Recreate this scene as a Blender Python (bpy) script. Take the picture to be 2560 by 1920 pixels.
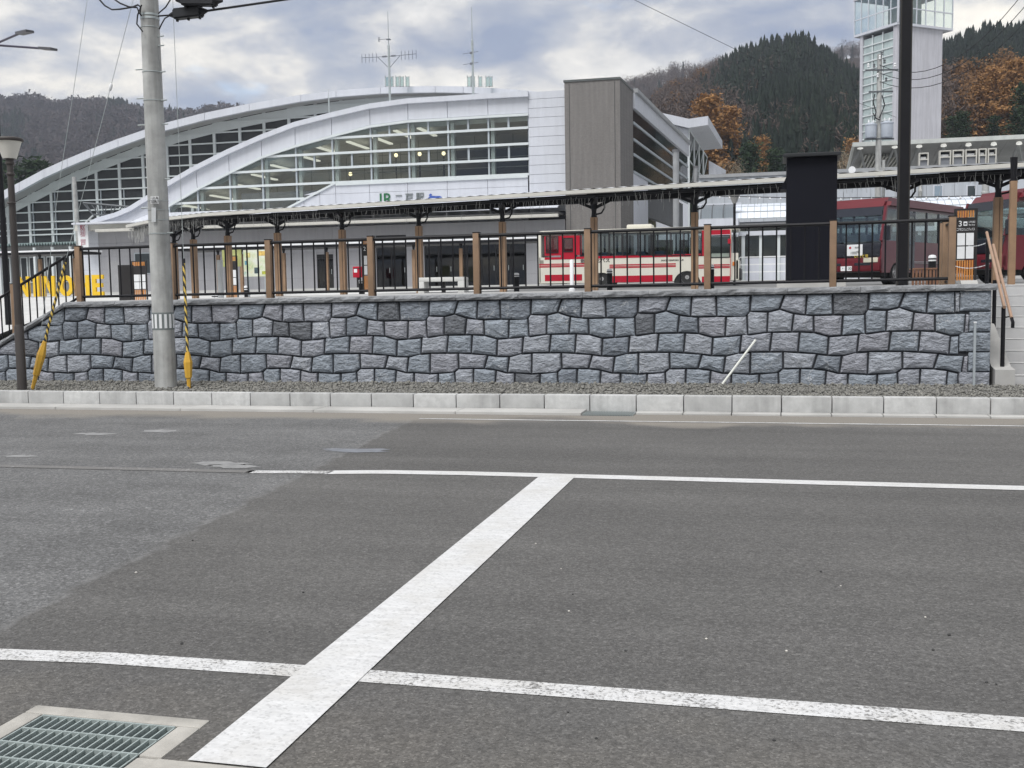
import bpy, bmesh, math, random
import numpy as np
from mathutils import Vector, Matrix
from math import radians as RAD, sin, cos, pi
random.seed(7); np.random.seed(7)
scn = bpy.context.scene
for o in list(bpy.data.objects): bpy.data.objects.remove(o)
COL = scn.collection

# ------------------------------------------------------------------ camera
# world axes: X along the kerb (right), Y away from the road, Z up; photo pixels are 2560 x 1920
F, YH, ROLL, YAW, EYE = 2650.0, 735.0, 0.016, RAD(13.76), 1.55
PIT = math.atan((960 - YH) / F)
FW = Vector((-sin(YAW)*cos(PIT), cos(YAW)*cos(PIT), -sin(PIT)))
R0 = Vector((cos(YAW), sin(YAW), 0)); U0 = R0.cross(FW)
RT = R0*cos(ROLL) - U0*sin(ROLL); UP = U0*cos(ROLL) + R0*sin(ROLL)
CAM = Vector((0, 0, EYE)); FH = Vector((-sin(YAW), cos(YAW), 0))
cd = bpy.data.cameras.new('camera'); cam = bpy.data.objects.new('camera', cd); COL.objects.link(cam)
cd.sensor_width = 36; cd.lens = F/2560*36; cd.clip_start = 0.1; cd.clip_end = 6000
m = Matrix((RT, UP, -FW)).transposed().to_4x4(); m.translation = CAM; cam.matrix_world = m
scn.camera = cam
scn.render.resolution_x = 1024; scn.render.resolution_y = 768

def ray(x, y): return FW + RT*((x-1280)/F) - UP*((y-960)/F)
def G(x, y, z=0.0):                       # pixel -> point on a level at height z
    d = ray(x, y); return CAM + d*((z-EYE)/d.z)
def W(x, y, Y):                           # pixel -> point on a wall parallel to the kerb
    d = ray(x, y); return CAM + d*(Y/d.y)
def PA(x, y, Z):                          # pixel -> point at horizontal distance Z ahead
    d = ray(x, y); return CAM + d*(Z/d.dot(FH))

# ------------------------------------------------------------------ world, sun, exposure
SUN_EL, SUN_AZ = RAD(58), RAD(200)        # azimuth measured from +Y clockwise
w = bpy.data.worlds.new('World'); scn.world = w; w.use_nodes = True
nt = w.node_tree; N = nt.nodes; L = nt.links; N.clear()
def nd(t, **k):
    n = N.new(t)
    for a, b in k.items(): setattr(n, a, b)
    return n
out = nd('ShaderNodeOutputWorld'); bg = nd('ShaderNodeBackground')
sky = nd('ShaderNodeTexSky', sky_type='NISHITA', sun_disc=False, sun_elevation=SUN_EL, sun_rotation=SUN_AZ)
tc = nd('ShaderNodeTexCoord'); sep = nd('ShaderNodeSeparateXYZ'); L.new(tc.outputs['Generated'], sep.inputs[0])
def mth(op, a, b=None, clamp=False):
    n = nd('ShaderNodeMath', operation=op, use_clamp=clamp)
    for i, v in enumerate((a, b)):
        if v is None: continue
        if isinstance(v, (int, float)): n.inputs[i].default_value = v
        else: L.new(v, n.inputs[i])
    return n.outputs[0]
den = mth('ADD', mth('MAXIMUM', sep.outputs[2], 0.0), 0.26)
cx = mth('DIVIDE', sep.outputs[0], den); cy = mth('DIVIDE', sep.outputs[1], den)
cmb = nd('ShaderNodeCombineXYZ'); L.new(cx, cmb.inputs[0]); L.new(cy, cmb.inputs[1])
def cloud(scale, detail, off, dist=0.0, rough=.55):
    mp = nd('ShaderNodeMapping'); mp.inputs['Location'].default_value = off
    mp.inputs['Rotation'].default_value = (0, 0, .25); mp.inputs['Scale'].default_value = (1, 1.0, 1)
    L.new(cmb.outputs[0], mp.inputs[0])
    n = nd('ShaderNodeTexNoise'); L.new(mp.outputs[0], n.inputs['Vector'])
    n.inputs['Scale'].default_value = scale; n.inputs['Detail'].default_value = detail
    n.inputs['Roughness'].default_value = rough; n.inputs['Distortion'].default_value = dist
    return n.outputs['Fac']
def ramp(fac, stops):
    r = nd('ShaderNodeValToRGB'); L.new(fac, r.inputs[0]); e = r.color_ramp.elements
    while len(e) < len(stops): e.new(.5)
    for i, (p, c) in enumerate(stops): e[i].position = p; e[i].color = (*c, 1)
    return r.outputs[0]
c1 = ramp(cloud(3.4, 9, (3.1, 1.7, 0), .2, .58), [(.36, (.38, .45, .59)), (.44, (.52, .565, .65)), (.50, (.68, .70, .73)), (.56, (.95, .93, .87)), (.64, (1.22, 1.17, 1.05))])
c2 = ramp(cloud(1.0, 4, (0.4, 6.3, 0), .2), [(.35, (.78, .80, .86)), (.6, (1.05, 1.03, 1.0))])
mx = nd('ShaderNodeMix', data_type='RGBA', blend_type='MULTIPLY'); mx.inputs[0].default_value = 1.0
L.new(c1, mx.inputs[6]); L.new(c2, mx.inputs[7])
sk = nd('ShaderNodeMix', data_type='RGBA', blend_type='MULTIPLY'); sk.inputs[0].default_value = 1
L.new(sky.outputs[0], sk.inputs[6]); sk.inputs[7].default_value = (.10, .10, .10, 1)
cl = nd('ShaderNodeMix', data_type='RGBA', blend_type='MULTIPLY'); cl.inputs[0].default_value = 1
L.new(mx.outputs[2], cl.inputs[6]); SKYB = .43; cl.inputs[7].default_value = (SKYB, SKYB, SKYB, 1)
gap = ramp(cloud(2.1, 5, (9.2, 2.2, 0), .3), [(.60, (1, 1, 1)), (.70, (0, 0, 0))])
mix = nd('ShaderNodeMix', data_type='RGBA'); L.new(gap, mix.inputs[0]); L.new(sk.outputs[2], mix.inputs[6]); L.new(cl.outputs[2], mix.inputs[7])
L.new(mix.outputs[2], bg.inputs[0]); bg.inputs[1].default_value = 1.0; L.new(bg.outputs[0], out.inputs[0])
sd = bpy.data.lights.new('sun', 'SUN'); sd.energy = 1.5; sd.angle = RAD(32); sd.color = (1, .985, .965)
so = bpy.data.objects.new('sun', sd); COL.objects.link(so)
sv = Vector((sin(SUN_AZ)*cos(SUN_EL), cos(SUN_AZ)*cos(SUN_EL), sin(SUN_EL)))
so.rotation_euler = sv.to_track_quat('Z', 'Y').to_euler(); so.location = (0, 0, 60)
vs = scn.view_settings; vs.view_transform = 'Standard'; vs.look = 'None'; vs.gamma = 1; vs.use_curve_mapping = False
vs.exposure = 1.3
scn.render.engine = 'CYCLES'; scn.cycles.max_bounces = 6; scn.cycles.transparent_max_bounces = 12
scn.cycles.diffuse_bounces = 3; scn.cycles.glossy_bounces = 3

# ------------------------------------------------------------------ materials
def srgb(r, g, b):
    f = lambda c: c/12.92 if c <= .04045 else ((c+.055)/1.055)**2.4
    return (f(r/255), f(g/255), f(b/255))
class Mat:
    def __init__(s, name):
        s.m = bpy.data.materials.new(name); s.m.use_nodes = True; s.t = s.m.node_tree
        s.p = s.t.nodes['Principled BSDF']; s.o = s.t.nodes['Material Output']
        s.g = None
    def n(s, t, **k):
        x = s.t.nodes.new(t)
        for a, b in k.items(): setattr(x, a, b)
        return x
    def l(s, a, b): s.t.links.new(a, b)
    def pos(s):
        if not s.g: s.g = s.n('ShaderNodeNewGeometry').outputs['Position']
        return s.g
    def noise(s, scale, detail=4, rough=.55, vec=None, mp=None):
        v = vec or s.pos()
        if mp:
            q = s.n('ShaderNodeMapping'); s.l(v, q.inputs[0]); q.inputs['Scale'].default_value = mp; v = q.outputs[0]
        x = s.n('ShaderNodeTexNoise'); s.l(v, x.inputs['Vector'])
        x.inputs['Scale'].default_value = scale; x.inputs['Detail'].default_value = detail; x.inputs['Roughness'].default_value = rough
        return x.outputs['Fac']
    def ramp(s, fac, stops):
        r = s.n('ShaderNodeValToRGB'); s.l(fac, r.inputs[0]); e = r.color_ramp.elements
        while len(e) < len(stops): e.new(.5)
        for i, (p, c) in enumerate(stops):
            if isinstance(c, (int, float)): c = (c, c, c)
            e[i].position = p; e[i].color = (*c, 1)
        return r.outputs[0]
    def mix(s, fac, a, b, mode='MIX'):
        x = s.n('ShaderNodeMix', data_type='RGBA', blend_type=mode)
        for i, v in ((0, fac), (6, a), (7, b)):
            if isinstance(v, (int, float)): x.inputs[i].default_value = v if i == 0 else (v, v, v, 1)
            elif isinstance(v, tuple): x.inputs[i].default_value = (*v, 1)
            else: s.l(v, x.inputs[i])
        return x.outputs[2]
    def math(s, op, a, b=0.0, clamp=False):
        x = s.n('ShaderNodeMath', operation=op, use_clamp=clamp)
        for i, v in enumerate((a, b)):
            if isinstance(v, (int, float)): x.inputs[i].default_value = v
            else: s.l(v, x.inputs[i])
        return x.outputs[0]
    def bump(s, h, strength=.3, dist=.01):
        b = s.n('ShaderNodeBump'); b.inputs['Strength'].default_value = strength; b.inputs['Distance'].default_value = dist
        s.l(h, b.inputs['Height']); s.l(b.outputs[0], s.p.inputs['Normal'])
    def base(s, c):
        if isinstance(c, tuple): s.p.inputs['Base Color'].default_value = (*c, 1)
        else: s.l(c, s.p.inputs['Base Color'])
    def set(s, rough=.6, metal=0, spec=.5):
        s.p.inputs['Roughness'].default_value = rough; s.p.inputs['Metallic'].default_value = metal
        s.p.inputs['Specular IOR Level'].default_value = spec
MATS = {}
def M(name, col, rough=.55, var=.12, scale=2.0, bump=0.0, bscale=60, metal=0, spec=.4, streak=0.0, bdist=.004):
    if name in MATS: return MATS[name]
    a = Mat(name); a.set(rough, metal, spec)
    f = a.noise(scale, 5, .6)
    hi = tuple(min(1, c*(1+var)) for c in col); lo = tuple(c*(1-var) for c in col)
    c = a.ramp(f, [(.3, lo), (.7, hi)])
    if streak:
        g = a.noise(3.0, 4, .6, mp=(1.6, 1.6, .12))
        c = a.mix(1.0, c, a.ramp(g, [(.35, 1-streak), (.6, 1.0)]), 'MULTIPLY')
    a.base(c)
    if bump: a.bump(a.noise(bscale, 4, .6), bump, bdist)
    MATS[name] = a.m; return a.m
def glass(name, tint, refl=.9, clear=.55, rough=.03):
    if name in MATS: return MATS[name]
    a = Mat(name); t = a.t; t.nodes.remove(a.p)
    tr = a.n('ShaderNodeBsdfTransparent'); tr.inputs[0].default_value = (*[x*clear for x in tint], 1)
    gl = a.n('ShaderNodeBsdfGlossy'); gl.inputs['Roughness'].default_value = rough; gl.inputs[0].default_value = (refl, refl, refl, 1)
    lw = a.n('ShaderNodeLayerWeight'); lw.inputs[0].default_value = .5; fr = a.math('ADD', a.math('MULTIPLY', a.math('POWER', lw.outputs['Facing'], 5.0), .90), .05)
    mx = a.n('ShaderNodeMixShader'); a.l(fr, mx.inputs[0]); a.l(tr.outputs[0], mx.inputs[1]); a.l(gl.outputs[0], mx.inputs[2])
    a.l(mx.outputs[0], a.o.inputs[0]); MATS[name] = a.m; return a.m
def emit(name, col, st):
    if name in MATS: return MATS[name]
    a = Mat(name); a.base(col); a.p.inputs['Emission Color'].default_value = (*col, 1); a.p.inputs['Emission Strength'].default_value = st
    MATS[name] = a.m; return a.m

# ------------------------------------------------------------------ mesh helpers
ORG = {}
class MB:
    def __init__(s): s.v = []; s.f = []
    def quad(s, *p):
        i = len(s.v); s.v += [Vector(q) for q in p]; s.f.append(tuple(range(i, i+len(p)))); return s
    def box(s, x0, x1, y0, y1, z0, z1):
        return s.hexa([(x0,y0,z0),(x1,y0,z0),(x1,y1,z0),(x0,y1,z0),(x0,y0,z1),(x1,y0,z1),(x1,y1,z1),(x0,y1,z1)])
    def hexa(s, p):
        i = len(s.v); s.v += [Vector(q) for q in p]
        s.f += [tuple(i+k for k in q) for q in ((3,2,1,0),(4,5,6,7),(0,1,5,4),(1,2,6,5),(2,3,7,6),(3,0,4,7))]; return s
    def bbox(s, x0, x1, y0, y1, z0, z1, b=.01):     # box with chamfered edges
        i = len(s.v)
        xs, ys, zs = (x0, x1), (y0, y1), (z0, z1); sg = (1, -1)
        bm = bmesh.new(); bmesh.ops.create_cube(bm, size=1)
        for v in bm.verts:
            v.co = Vector((xs[v.co.x > 0], ys[v.co.y > 0], zs[v.co.z > 0]))
        bmesh.ops.bevel(bm, geom=list(bm.edges), offset=b, segments=2, affect='EDGES', profile=.6)
        return s.add_bm(bm)
    def add_bm(s, bm):
        i = len(s.v); bm.verts.ensure_lookup_table(); bm.verts.index_update()
        s.v += [v.co.copy() for v in bm.verts]; s.f += [tuple(i+v.index for v in f.verts) for f in bm.faces]; bm.free(); return s
    def prism(s, poly, d):                          # closed polygon (list of 3-D points) pushed along vector d
        n = len(poly); i = len(s.v); d = Vector(d)
        s.v += [Vector(p) for p in poly] + [Vector(p)+d for p in poly]
        s.f.append(tuple(range(i+n-1, i-1, -1))); s.f.append(tuple(range(i+n, i+2*n)))
        for k in range(n):
            j = (k+1) % n; s.f.append((i+k, i+j, i+n+j, i+n+k))
        return s
    def tube(s, pts, r, n=8, cap=True):
        pts = [Vector(p) for p in pts]; rs = r if isinstance(r, (list, tuple)) else [r]*len(pts)
        i = len(s.v); m = len(pts)
        for k, p in enumerate(pts):
            d = (pts[min(k+1, m-1)] - pts[max(k-1, 0)]).normalized()
            a = d.orthogonal().normalized() if abs(d.z) < .9 else Vector((1, 0, 0)).cross(d).normalized()
            if k == 0: ref = a
            a = (ref - d*ref.dot(d)); a = a.normalized() if a.length > 1e-6 else d.orthogonal().normalized(); ref = a
            b = d.cross(a)
            for q in range(n):
                t = 2*pi*q/n; s.v.append(p + (a*cos(t) + b*sin(t))*rs[k])
        for k in range(m-1):
            for q in range(n):
                q2 = (q+1) % n; s.f.append((i+k*n+q, i+k*n+q2, i+(k+1)*n+q2, i+(k+1)*n+q))
        if cap: s.f.append(tuple(i+q for q in range(n-1, -1, -1))); s.f.append(tuple(i+(m-1)*n+q for q in range(n)))
        return s
    def lathe(s, prof, c=(0, 0, 0), n=16):          # profile [(r, z)...]
        c = Vector(c); i = len(s.v); m = len(prof)
        for r, z in prof:
            for q in range(n):
                t = 2*pi*q/n; s.v.append(c + Vector((r*cos(t), r*sin(t), z)))
        for k in range(m-1):
            for q in range(n):
                q2 = (q+1) % n; s.f.append((i+k*n+q, i+k*n+q2, i+(k+1)*n+q2, i+(k+1)*n+q))
        s.f.append(tuple(i+q for q in range(n-1, -1, -1))); s.f.append(tuple(i+(m-1)*n+q for q in range(n))); return s
    def beam(s, a, b, w, h, up=(0, 0, 1)):          # rectangular bar from a to b
        a, b = Vector(a), Vector(b); d = (b-a).normalized(); u = Vector(up)
        if abs(d.dot(u)) > .98: u = Vector((0, 1, 0))
        x = d.cross(u).normalized()*(w/2); y = x.cross(d).normalized()*(h/2)
        return s.hexa([a-x-y, a+x-y, b+x-y, b-x-y, a-x+y, a+x+y, b+x+y, b-x+y])
    def mesh(s, name, mat, off=None, smooth=False):
        me = bpy.data.meshes.new(name); o = off or Vector((0, 0, 0))
        me.from_pydata([tuple(v-o) for v in s.v], [], s.f)
        me.materials.append(mat)
        if smooth:
            me.polygons.foreach_set('use_smooth', [True]*len(me.polygons)); me.set_sharp_from_angle(angle=RAD(40))
        me.update(); return me
    def build(s, name, mat, parent=None, smooth=False, org=None):
        if parent is None:
            if org is None and s.v:
                xs = [v.x for v in s.v]; ys = [v.y for v in s.v]; org = Vector(((min(xs)+max(xs))/2, (min(ys)+max(ys))/2, min(v.z for v in s.v)))
        else: org = ORG[parent.name]
        ob = bpy.data.objects.new(name, s.mesh(name, mat, org, smooth)); COL.objects.link(ob)
        if parent: ob.parent = parent
        else: ob.location = org
        ORG[ob.name] = org.copy(); return ob
def tag(o, label=None, cat=None, group=None, kind=None):
    for k, v in (('label', label), ('category', cat), ('group', group), ('kind', kind)):
        if v: o[k] = v
    return o
def thing(name, loc, label=None, cat=None, group=None, kind=None):
    o = bpy.data.objects.new(name, None); COL.objects.link(o); o.location = loc; ORG[o.name] = Vector(loc); o.empty_display_size = .2
    return tag(o, label, cat, group, kind)
def local(name, loc, rz, *a, **k):                  # a thing whose parts are given in its own axes
    o = thing(name, loc, *a, **k); o.rotation_euler = (0, 0, rz); ORG[o.name] = Vector((0, 0, 0)); return o
def inst(name, me, parent, loc, rz=0, scale=None):  # piece sharing mesh data
    ob = bpy.data.objects.new(name, me); COL.objects.link(ob); ob.parent = parent
    ob.location = Vector(loc) - ORG[parent.name]; ob.rotation_euler = (0, 0, rz)
    if scale: ob.scale = scale
    return ob
def copy_tree(o, parent=None):
    c = o.copy(); COL.objects.link(c); c.parent = parent
    for ch in list(o.children): copy_tree(ch, c)
    return c
def text_mesh(body, size, depth=.004, bold=0.0):
    cu = bpy.data.curves.new('lettering', 'FONT'); cu.body = body; cu.size = size; cu.extrude = depth; cu.align_x = 'CENTER'; cu.align_y = 'CENTER'
    cu.resolution_u = 3; cu.offset = bold
    t = bpy.data.objects.new('lettering', cu); COL.objects.link(t)
    dg = bpy.context.evaluated_depsgraph_get(); me = bpy.data.meshes.new_from_object(t.evaluated_get(dg))
    bpy.data.objects.remove(t); bpy.data.curves.remove(cu); return me
def text(body, size, mat, parent, loc, rot=(pi/2, 0, 0), name='lettering', depth=.004, width=None, bold=0.0):
    me = text_mesh(body, size, depth, bold); me.materials.clear(); me.materials.append(mat)
    ob = bpy.data.objects.new(name, me); COL.objects.link(ob)
    ob.location = Vector(loc) - (ORG[parent.name] if parent else Vector((0, 0, 0))); ob.rotation_euler = rot
    if parent: ob.parent = parent
    if width:
        xs = [v.co.x for v in me.vertices]
        if xs: ob.scale = (width/(max(xs)-min(xs)), 1, 1)
    return ob
def clip(poly, a, b, c):                            # keep a*x+b*z <= c
    r = []
    for i in range(len(poly)):
        p, q = poly[i], poly[(i+1) % len(poly)]; dp, dq = a*p[0]+b*p[1]-c, a*q[0]+b*q[1]-c
        if dp <= 0: r.append(p)
        if dp*dq < 0:
            t = dp/(dp-dq); r.append((p[0]+(q[0]-p[0])*t, p[1]+(q[1]-p[1])*t))
    return r
def interp(x, pts):
    for (a, b), (c, d) in zip(pts, pts[1:]):
        if x <= c or (c, d) == pts[-1]: return b + (d-b)*(x-a)/(c-a)
def area(p): return abs(sum(p[i][0]*p[(i+1) % len(p)][1]-p[(i+1) % len(p)][0]*p[i][1] for i in range(len(p))))/2
# ================================================================== SETTING
YK, YW, YF = 13.64, 15.58, 15.86         # kerb face, stone wall face, railing line
ZG = .205                                 # gravel strip level
def plaza_z(Y): return interp(Y, [(15, 1.535), (46, 1.72), (57.5, 1.93), (200, 2.2)])
# -- asphalt
a = Mat('asphalt'); a.set(.88, 0, .3)
P0, P1 = G(760, 1185), G(-40, 1590)
d = (P1-P0).normalized(); nrm = Vector((-d.y, d.x, 0)); nrm = nrm if nrm.x < 0 else -nrm
dotn = a.n('ShaderNodeVectorMath', operation='DOT_PRODUCT'); a.l(a.pos(), dotn.inputs[0]); dotn.inputs[1].default_value = nrm
wob = a.noise(2.5, 6, .7)
side = a.math('ADD', a.math('SUBTRACT', dotn.outputs['Value'], nrm.dot(P0)), a.math('MULTIPLY', a.math('SUBTRACT', wob, .5), .30))
old = a.ramp(a.math('ADD', a.math('MULTIPLY', side, 1.4), .5), [(.45, 0.0), (.58, 1.0)])
big = a.noise(.45, 4, .6); fine = a.noise(170, 2, .7); mid = a.noise(28, 3, .6); band = a.noise(.9, 3, .6, mp=(.18, 2.2, 1))
cnew = a.ramp(big, [(.3, (.092, .0895, .087)), (.7, (.117, .114, .110))])
cold = a.ramp(a.noise(1.3, 5, .65), [(.32, (.112, .112, .112)), (.68, (.150, .150, .150))])
c = a.mix(old, cnew, cold)
def cells(scale):
    v_ = a.n('ShaderNodeTexVoronoi'); a.l(a.pos(), v_.inputs['Vector']); v_.inputs['Scale'].default_value = scale
    s_ = a.n('ShaderNodeSeparateColor'); a.l(v_.outputs['Color'], s_.inputs[0]); return s_.outputs[0]
ca_, cb_ = cells(115), cells(48)
c = a.mix(1.0, c, a.ramp(ca_, [(.0, .72), (.5, .98), (.85, 1.12), (1.0, 1.5)]), 'MULTIPLY')
c = a.mix(1.0, c, a.ramp(cb_, [(.0, .88), (.6, 1.0), (1.0, 1.14)]), 'MULTIPLY')
c = a.mix(a.math('MULTIPLY', old, .8), c, a.mix(1.0, c, a.ramp(cells(62), [(.0, .72), (.7, 1.03), (1.0, 1.5)]), 'MULTIPLY'))
seam = a.ramp(a.math('ABSOLUTE', side), [(.0, .28), (.045, 0.0)])
c = a.mix(a.math('MULTIPLY', seam, a.ramp(a.noise(6, 4), [(.4, 0.0), (.6, 1.0)])), c, (.30, .30, .30))
c = a.mix(1.0, c, a.ramp(mid, [(.3, .86), (.7, 1.12)]), 'MULTIPLY')
c = a.mix(1.0, c, a.ramp(band, [(.35, .90), (.65, 1.08)]), 'MULTIPLY')
vo = a.n('ShaderNodeTexVoronoi'); a.l(a.pos(), vo.inputs['Vector']); vo.inputs['Scale'].default_value = 38
chip = a.ramp(vo.outputs['Distance'], [(.05, 1.0), (.10, 0.0)])
sepn = a.n('ShaderNodeSeparateColor'); a.l(vo.outputs['Color'], sepn.inputs[0])
chipm = a.math('MULTIPLY', chip, a.ramp(sepn.outputs[0], [(.86, 0.0), (.88, 1.0)]))
c = a.mix(a.math('MULTIPLY', chipm, .75), c, (.42, .41, .38))
sx = a.n('ShaderNodeSeparateXYZ'); a.l(a.pos(), sx.inputs[0])
dirt = a.math('ADD', a.math('SUBTRACT', sx.outputs[1], 12.5), a.math('MULTIPLY', a.math('SUBTRACT', a.noise(.55, 4), .5), 2.2))
dm = a.ramp(a.math('MULTIPLY', a.math('ADD', dirt, .25), 1.6), [(.1, 0.0), (.75, .9)])
c = a.mix(dm, c, a.ramp(a.noise(60, 3), [(.3, (.17, .155, .135)), (.7, (.27, .25, .22))]))
nd_ = a.math('ADD', a.math('SUBTRACT', 3.75, sx.outputs[1]), a.math('MULTIPLY', a.math('SUBTRACT', a.noise(1.8, 5), .5), 1.6))
c = a.mix(a.ramp(nd_, [(.0, 0.0), (.7, .6)]), c, a.mix(1.0, c, (1.18, 1.12, 1.02), 'MULTIPLY'))
vc = a.n('ShaderNodeTexVoronoi', feature='DISTANCE_TO_EDGE'); vc.inputs['Scale'].default_value = .55
wv = a.n('ShaderNodeVectorMath', operation='ADD'); a.l(a.pos(), wv.inputs[0])
nv = a.n('ShaderNodeTexNoise'); nv.inputs['Scale'].default_value = 2.5; nv.inputs['Detail'].default_value = 5; a.l(a.pos(), nv.inputs['Vector'])
a.l(nv.outputs['Color'], wv.inputs[1]); a.l(wv.outputs[0], vc.inputs['Vector'])
a.base(c)
a.bump(a.math('ADD', a.math('MULTIPLY', fine, .7), a.math('MULTIPLY', mid, .5)), .55, .006)
ASPH = a.m
def paint(name, wear, tone=.60):
    a = Mat(name); a.set(.6, 0, .4)
    n = a.noise(55, 6, .72); b = a.noise(4, 4, .6)
    k = a.math('ADD', a.math('MULTIPLY', n, .75), a.math('MULTIPLY', b, .25))
    m = a.ramp(k, [(wear-.04, 0.0), (wear+.05, 1.0)])
    t = a.ramp(a.noise(7, 5, .6, mp=(1, 3.5, 1)), [(.3, tone*.83), (.65, tone)])
    v_ = a.n('ShaderNodeTexVoronoi'); a.l(a.pos(), v_.inputs['Vector']); v_.inputs['Scale'].default_value = 85
    s_ = a.n('ShaderNodeSeparateColor'); a.l(v_.outputs['Color'], s_.inputs[0])
    t = a.mix(1.0, t, a.ramp(s_.outputs[0], [(.0, .80), (.25, .98), (1.0, 1.06)]), 'MULTIPLY')
    t = a.mix(a.ramp(a.noise(2.2, 6, .7), [(.46, 0.0), (.75, .55)]), t, (.42, .40, .36))
    a.base(a.mix(m, (.14, .135, .13), t)); a.bump(m, .3, .003); return a.m
PAINT, WORN, FADE = paint('road_paint', .27, .60), paint('road_paint_worn', .44, .60), paint('road_paint_faded', .60)
CONC = M('concrete', (.40, .395, .38), .85, .16, 1.3, .35, 90)
CONCL = M('kerb_concrete', (.52, .525, .515), .8, .10, 1.6, .25, 120, streak=.10)
CONCD = M('drain_concrete', (.36, .345, .315), .9, .22, 6, .5, 80)
DARK = M('pit_dark', (.03, .03, .03), .9)
GALV = M('galvanised_steel', (.42, .46, .46), .45, .12, 8, metal=.5)
# base ground far around
gm = MB(); gm.quad((-1500, -400, -1.2), (1500, -400, -1.2), (1500, 2500, -1.2), (-1500, 2500, -1.2))
tag(gm.build('ground', M('earth', (.12, .115, .09), .95, .3, .05)), kind='structure')
HX0, HX1, HY0, HY1 = -2.735, -1.998, 2.72, 3.408
rb = MB()
X0, X1, Y0, Y1 = -70, 60, -5, YK-.46
for (x0, x1, y0, y1) in ((X0, HX0, Y0, Y1), (HX1, X1, Y0, Y1), (HX0, HX1, Y0, HY0), (HX0, HX1, HY1, Y1)):
    rb.quad((x0, y0, 0), (x1, y0, 0), (x1, y1, 0), (x0, y1, 0))
road = tag(rb.build('road', ASPH, org=Vector((0, 0, 0))), kind='structure')
def strip(pts, w, z, name, mat, y_off=0):
    b = MB()
    for (p, q) in zip(pts, pts[1:]):
        b.quad((p[0], p[1]-w/2, z), (q[0], q[1]-w/2, z), (q[0], q[1]+w/2, z), (p[0], p[1]+w/2, z))
    return b.build(name, mat, road)
strip([(-9, 2.9), (-6, 3.45), (-4.4, 3.74), (-3.36, 3.885), (-2.8, 3.94), (-2.0, 3.955), (0, 3.957), (5, 3.965)], .135, .003, 'edge_line', WORN)
strip([(-3.80, 8.63), (-3.35, 8.72), (-2.6, 8.76), (-1.9, 8.76), (4.5, 8.72), (20, 8.66)], .185, .004, 'lane_line', paint('lane_paint', .30))
strip([(-4.55, 8.55), (-3.78, 8.64)], .14, .004, 'lane_line', paint('lane_paint_chipped', .46))
strip([(-14, 8.45), (-7.2, 8.52), (-4.5, 8.56)], .13, .004, 'lane_line', FADE)
sb = MB(); sb.quad((-1.90, 3.085, .006), (-1.612, 3.085, .006), (-1.60, 8.73, .006), (-1.905, 8.73, .006)); sb.build('stop_line', PAINT, road)
strip([(-4.3, 12.62), (2, 12.66), (16, 12.66)], .075, .004, 'gutter_line', paint('gutter_paint', .44, .55))
# pale repair patches
for i, (px, py, rx, ry) in enumerate(((240, 1085, .30, .14), (398, 1078, .30, .14), (50, 1141, .22, .10), (540, 1159, .36, .14), (588, 1166, .32, .11), (893, 1126, .40, .16))):
    c_ = G(px, py); b = MB(); n = 18
    b.quad(*[(c_.x+rx*cos(2*pi*k/n)*random.uniform(.6, 1.1), c_.y+ry*sin(2*pi*k/n)*random.uniform(.45, 1.1), .003) for k in range(n)])
    b.build('repair_patch', M('patch_grey', (.23, .23, .23), .85, .2, 9, .3, 90) if i != 5 else M('patch_blue_grey', (.17, .18, .20), .8, .2, 9, .3, 90), road)
# pebbles on the road
for i in range(22):
    px, py = random.uniform(20, 2540), random.uniform(1350, 1900); c_ = G(px, py)
    if HX0-.05 < c_.x < HX1+.05 and c_.y < HY1+.05: continue
    r = random.uniform(.004, .009); b = MB()
    b.lathe([(r*.6, 0), (r, r*.5), (r*.5, r*1.1)], (c_.x, c_.y, .0), 6)
    b.build('pebble', M('pebble_dark', (.05, .05, .05), .9) if i % 3 else M('pebble_pale', (.5, .48, .44), .9), road)
# -- drain in the foreground
dr = thing('storm_drain', (-2.37, 3.05, 0), 'square steel grating drain in a concrete frame beside the white stop line', 'drain')
b = MB()
b.bbox(HX0, HX1, 3.335, HY1, -.3, .006, .008); b.bbox(HX1-.088, HX1, 3.085, 3.3345, -.3, .006, .008); b.bbox(HX0, HX0+.08, HY0, 3.3345, -.3, .006, .008)
b.build('frame', CONCD, dr, True)
MB().bbox(HX1-.088, HX1, HY0, 3.08, -.3, .001, .006).build('channel_block', CONCD, dr, True)
b = MB(); x0, x1, y0, y1, zb = HX0+.08, HX1-.088, HY0, 3.335, -.45
b.quad((x0,y0,zb),(x1,y0,zb),(x1,y1,zb),(x0,y1,zb)); b.quad((x0,y1,zb),(x1,y1,zb),(x1,y1,0),(x0,y1,0)); b.quad((x0,y0,zb),(x0,y1,zb),(x0,y1,0),(x0,y0,0)); b.quad((x1,y1,zb),(x1,y0,zb),(x1,y0,0),(x1,y1,0)); b.quad((x1,y0,zb),(x0,y0,zb),(x0,y0,0),(x1,y0,0))
b.build('pit', M('pit_grey', (.055, .06, .06), .9), dr)
gx0, gx1, gy0, gy1 = x0+.008, x1-.008, y0+.006, y1-.008
GR = M('grate_steel', (.36, .41, .40), .5, .15, 20, metal=.35)
n = 16; mb_ = MB().box(-.003, .003, gy0, gy1, -.036, -.001).mesh('grate_bar', GR)
for k in range(n+1): 
    x = gx0+(gx1-gx0)*k/n; o = bpy.data.objects.new('grate_bar', mb_); COL.objects.link(o); o.parent = dr; o.location = Vector((x, 0, .004))-ORG[dr.name]
mc_ = MB().box(gx0, gx1, -.004, .004, -.03, 0).mesh('cross_bar', GR)
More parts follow.
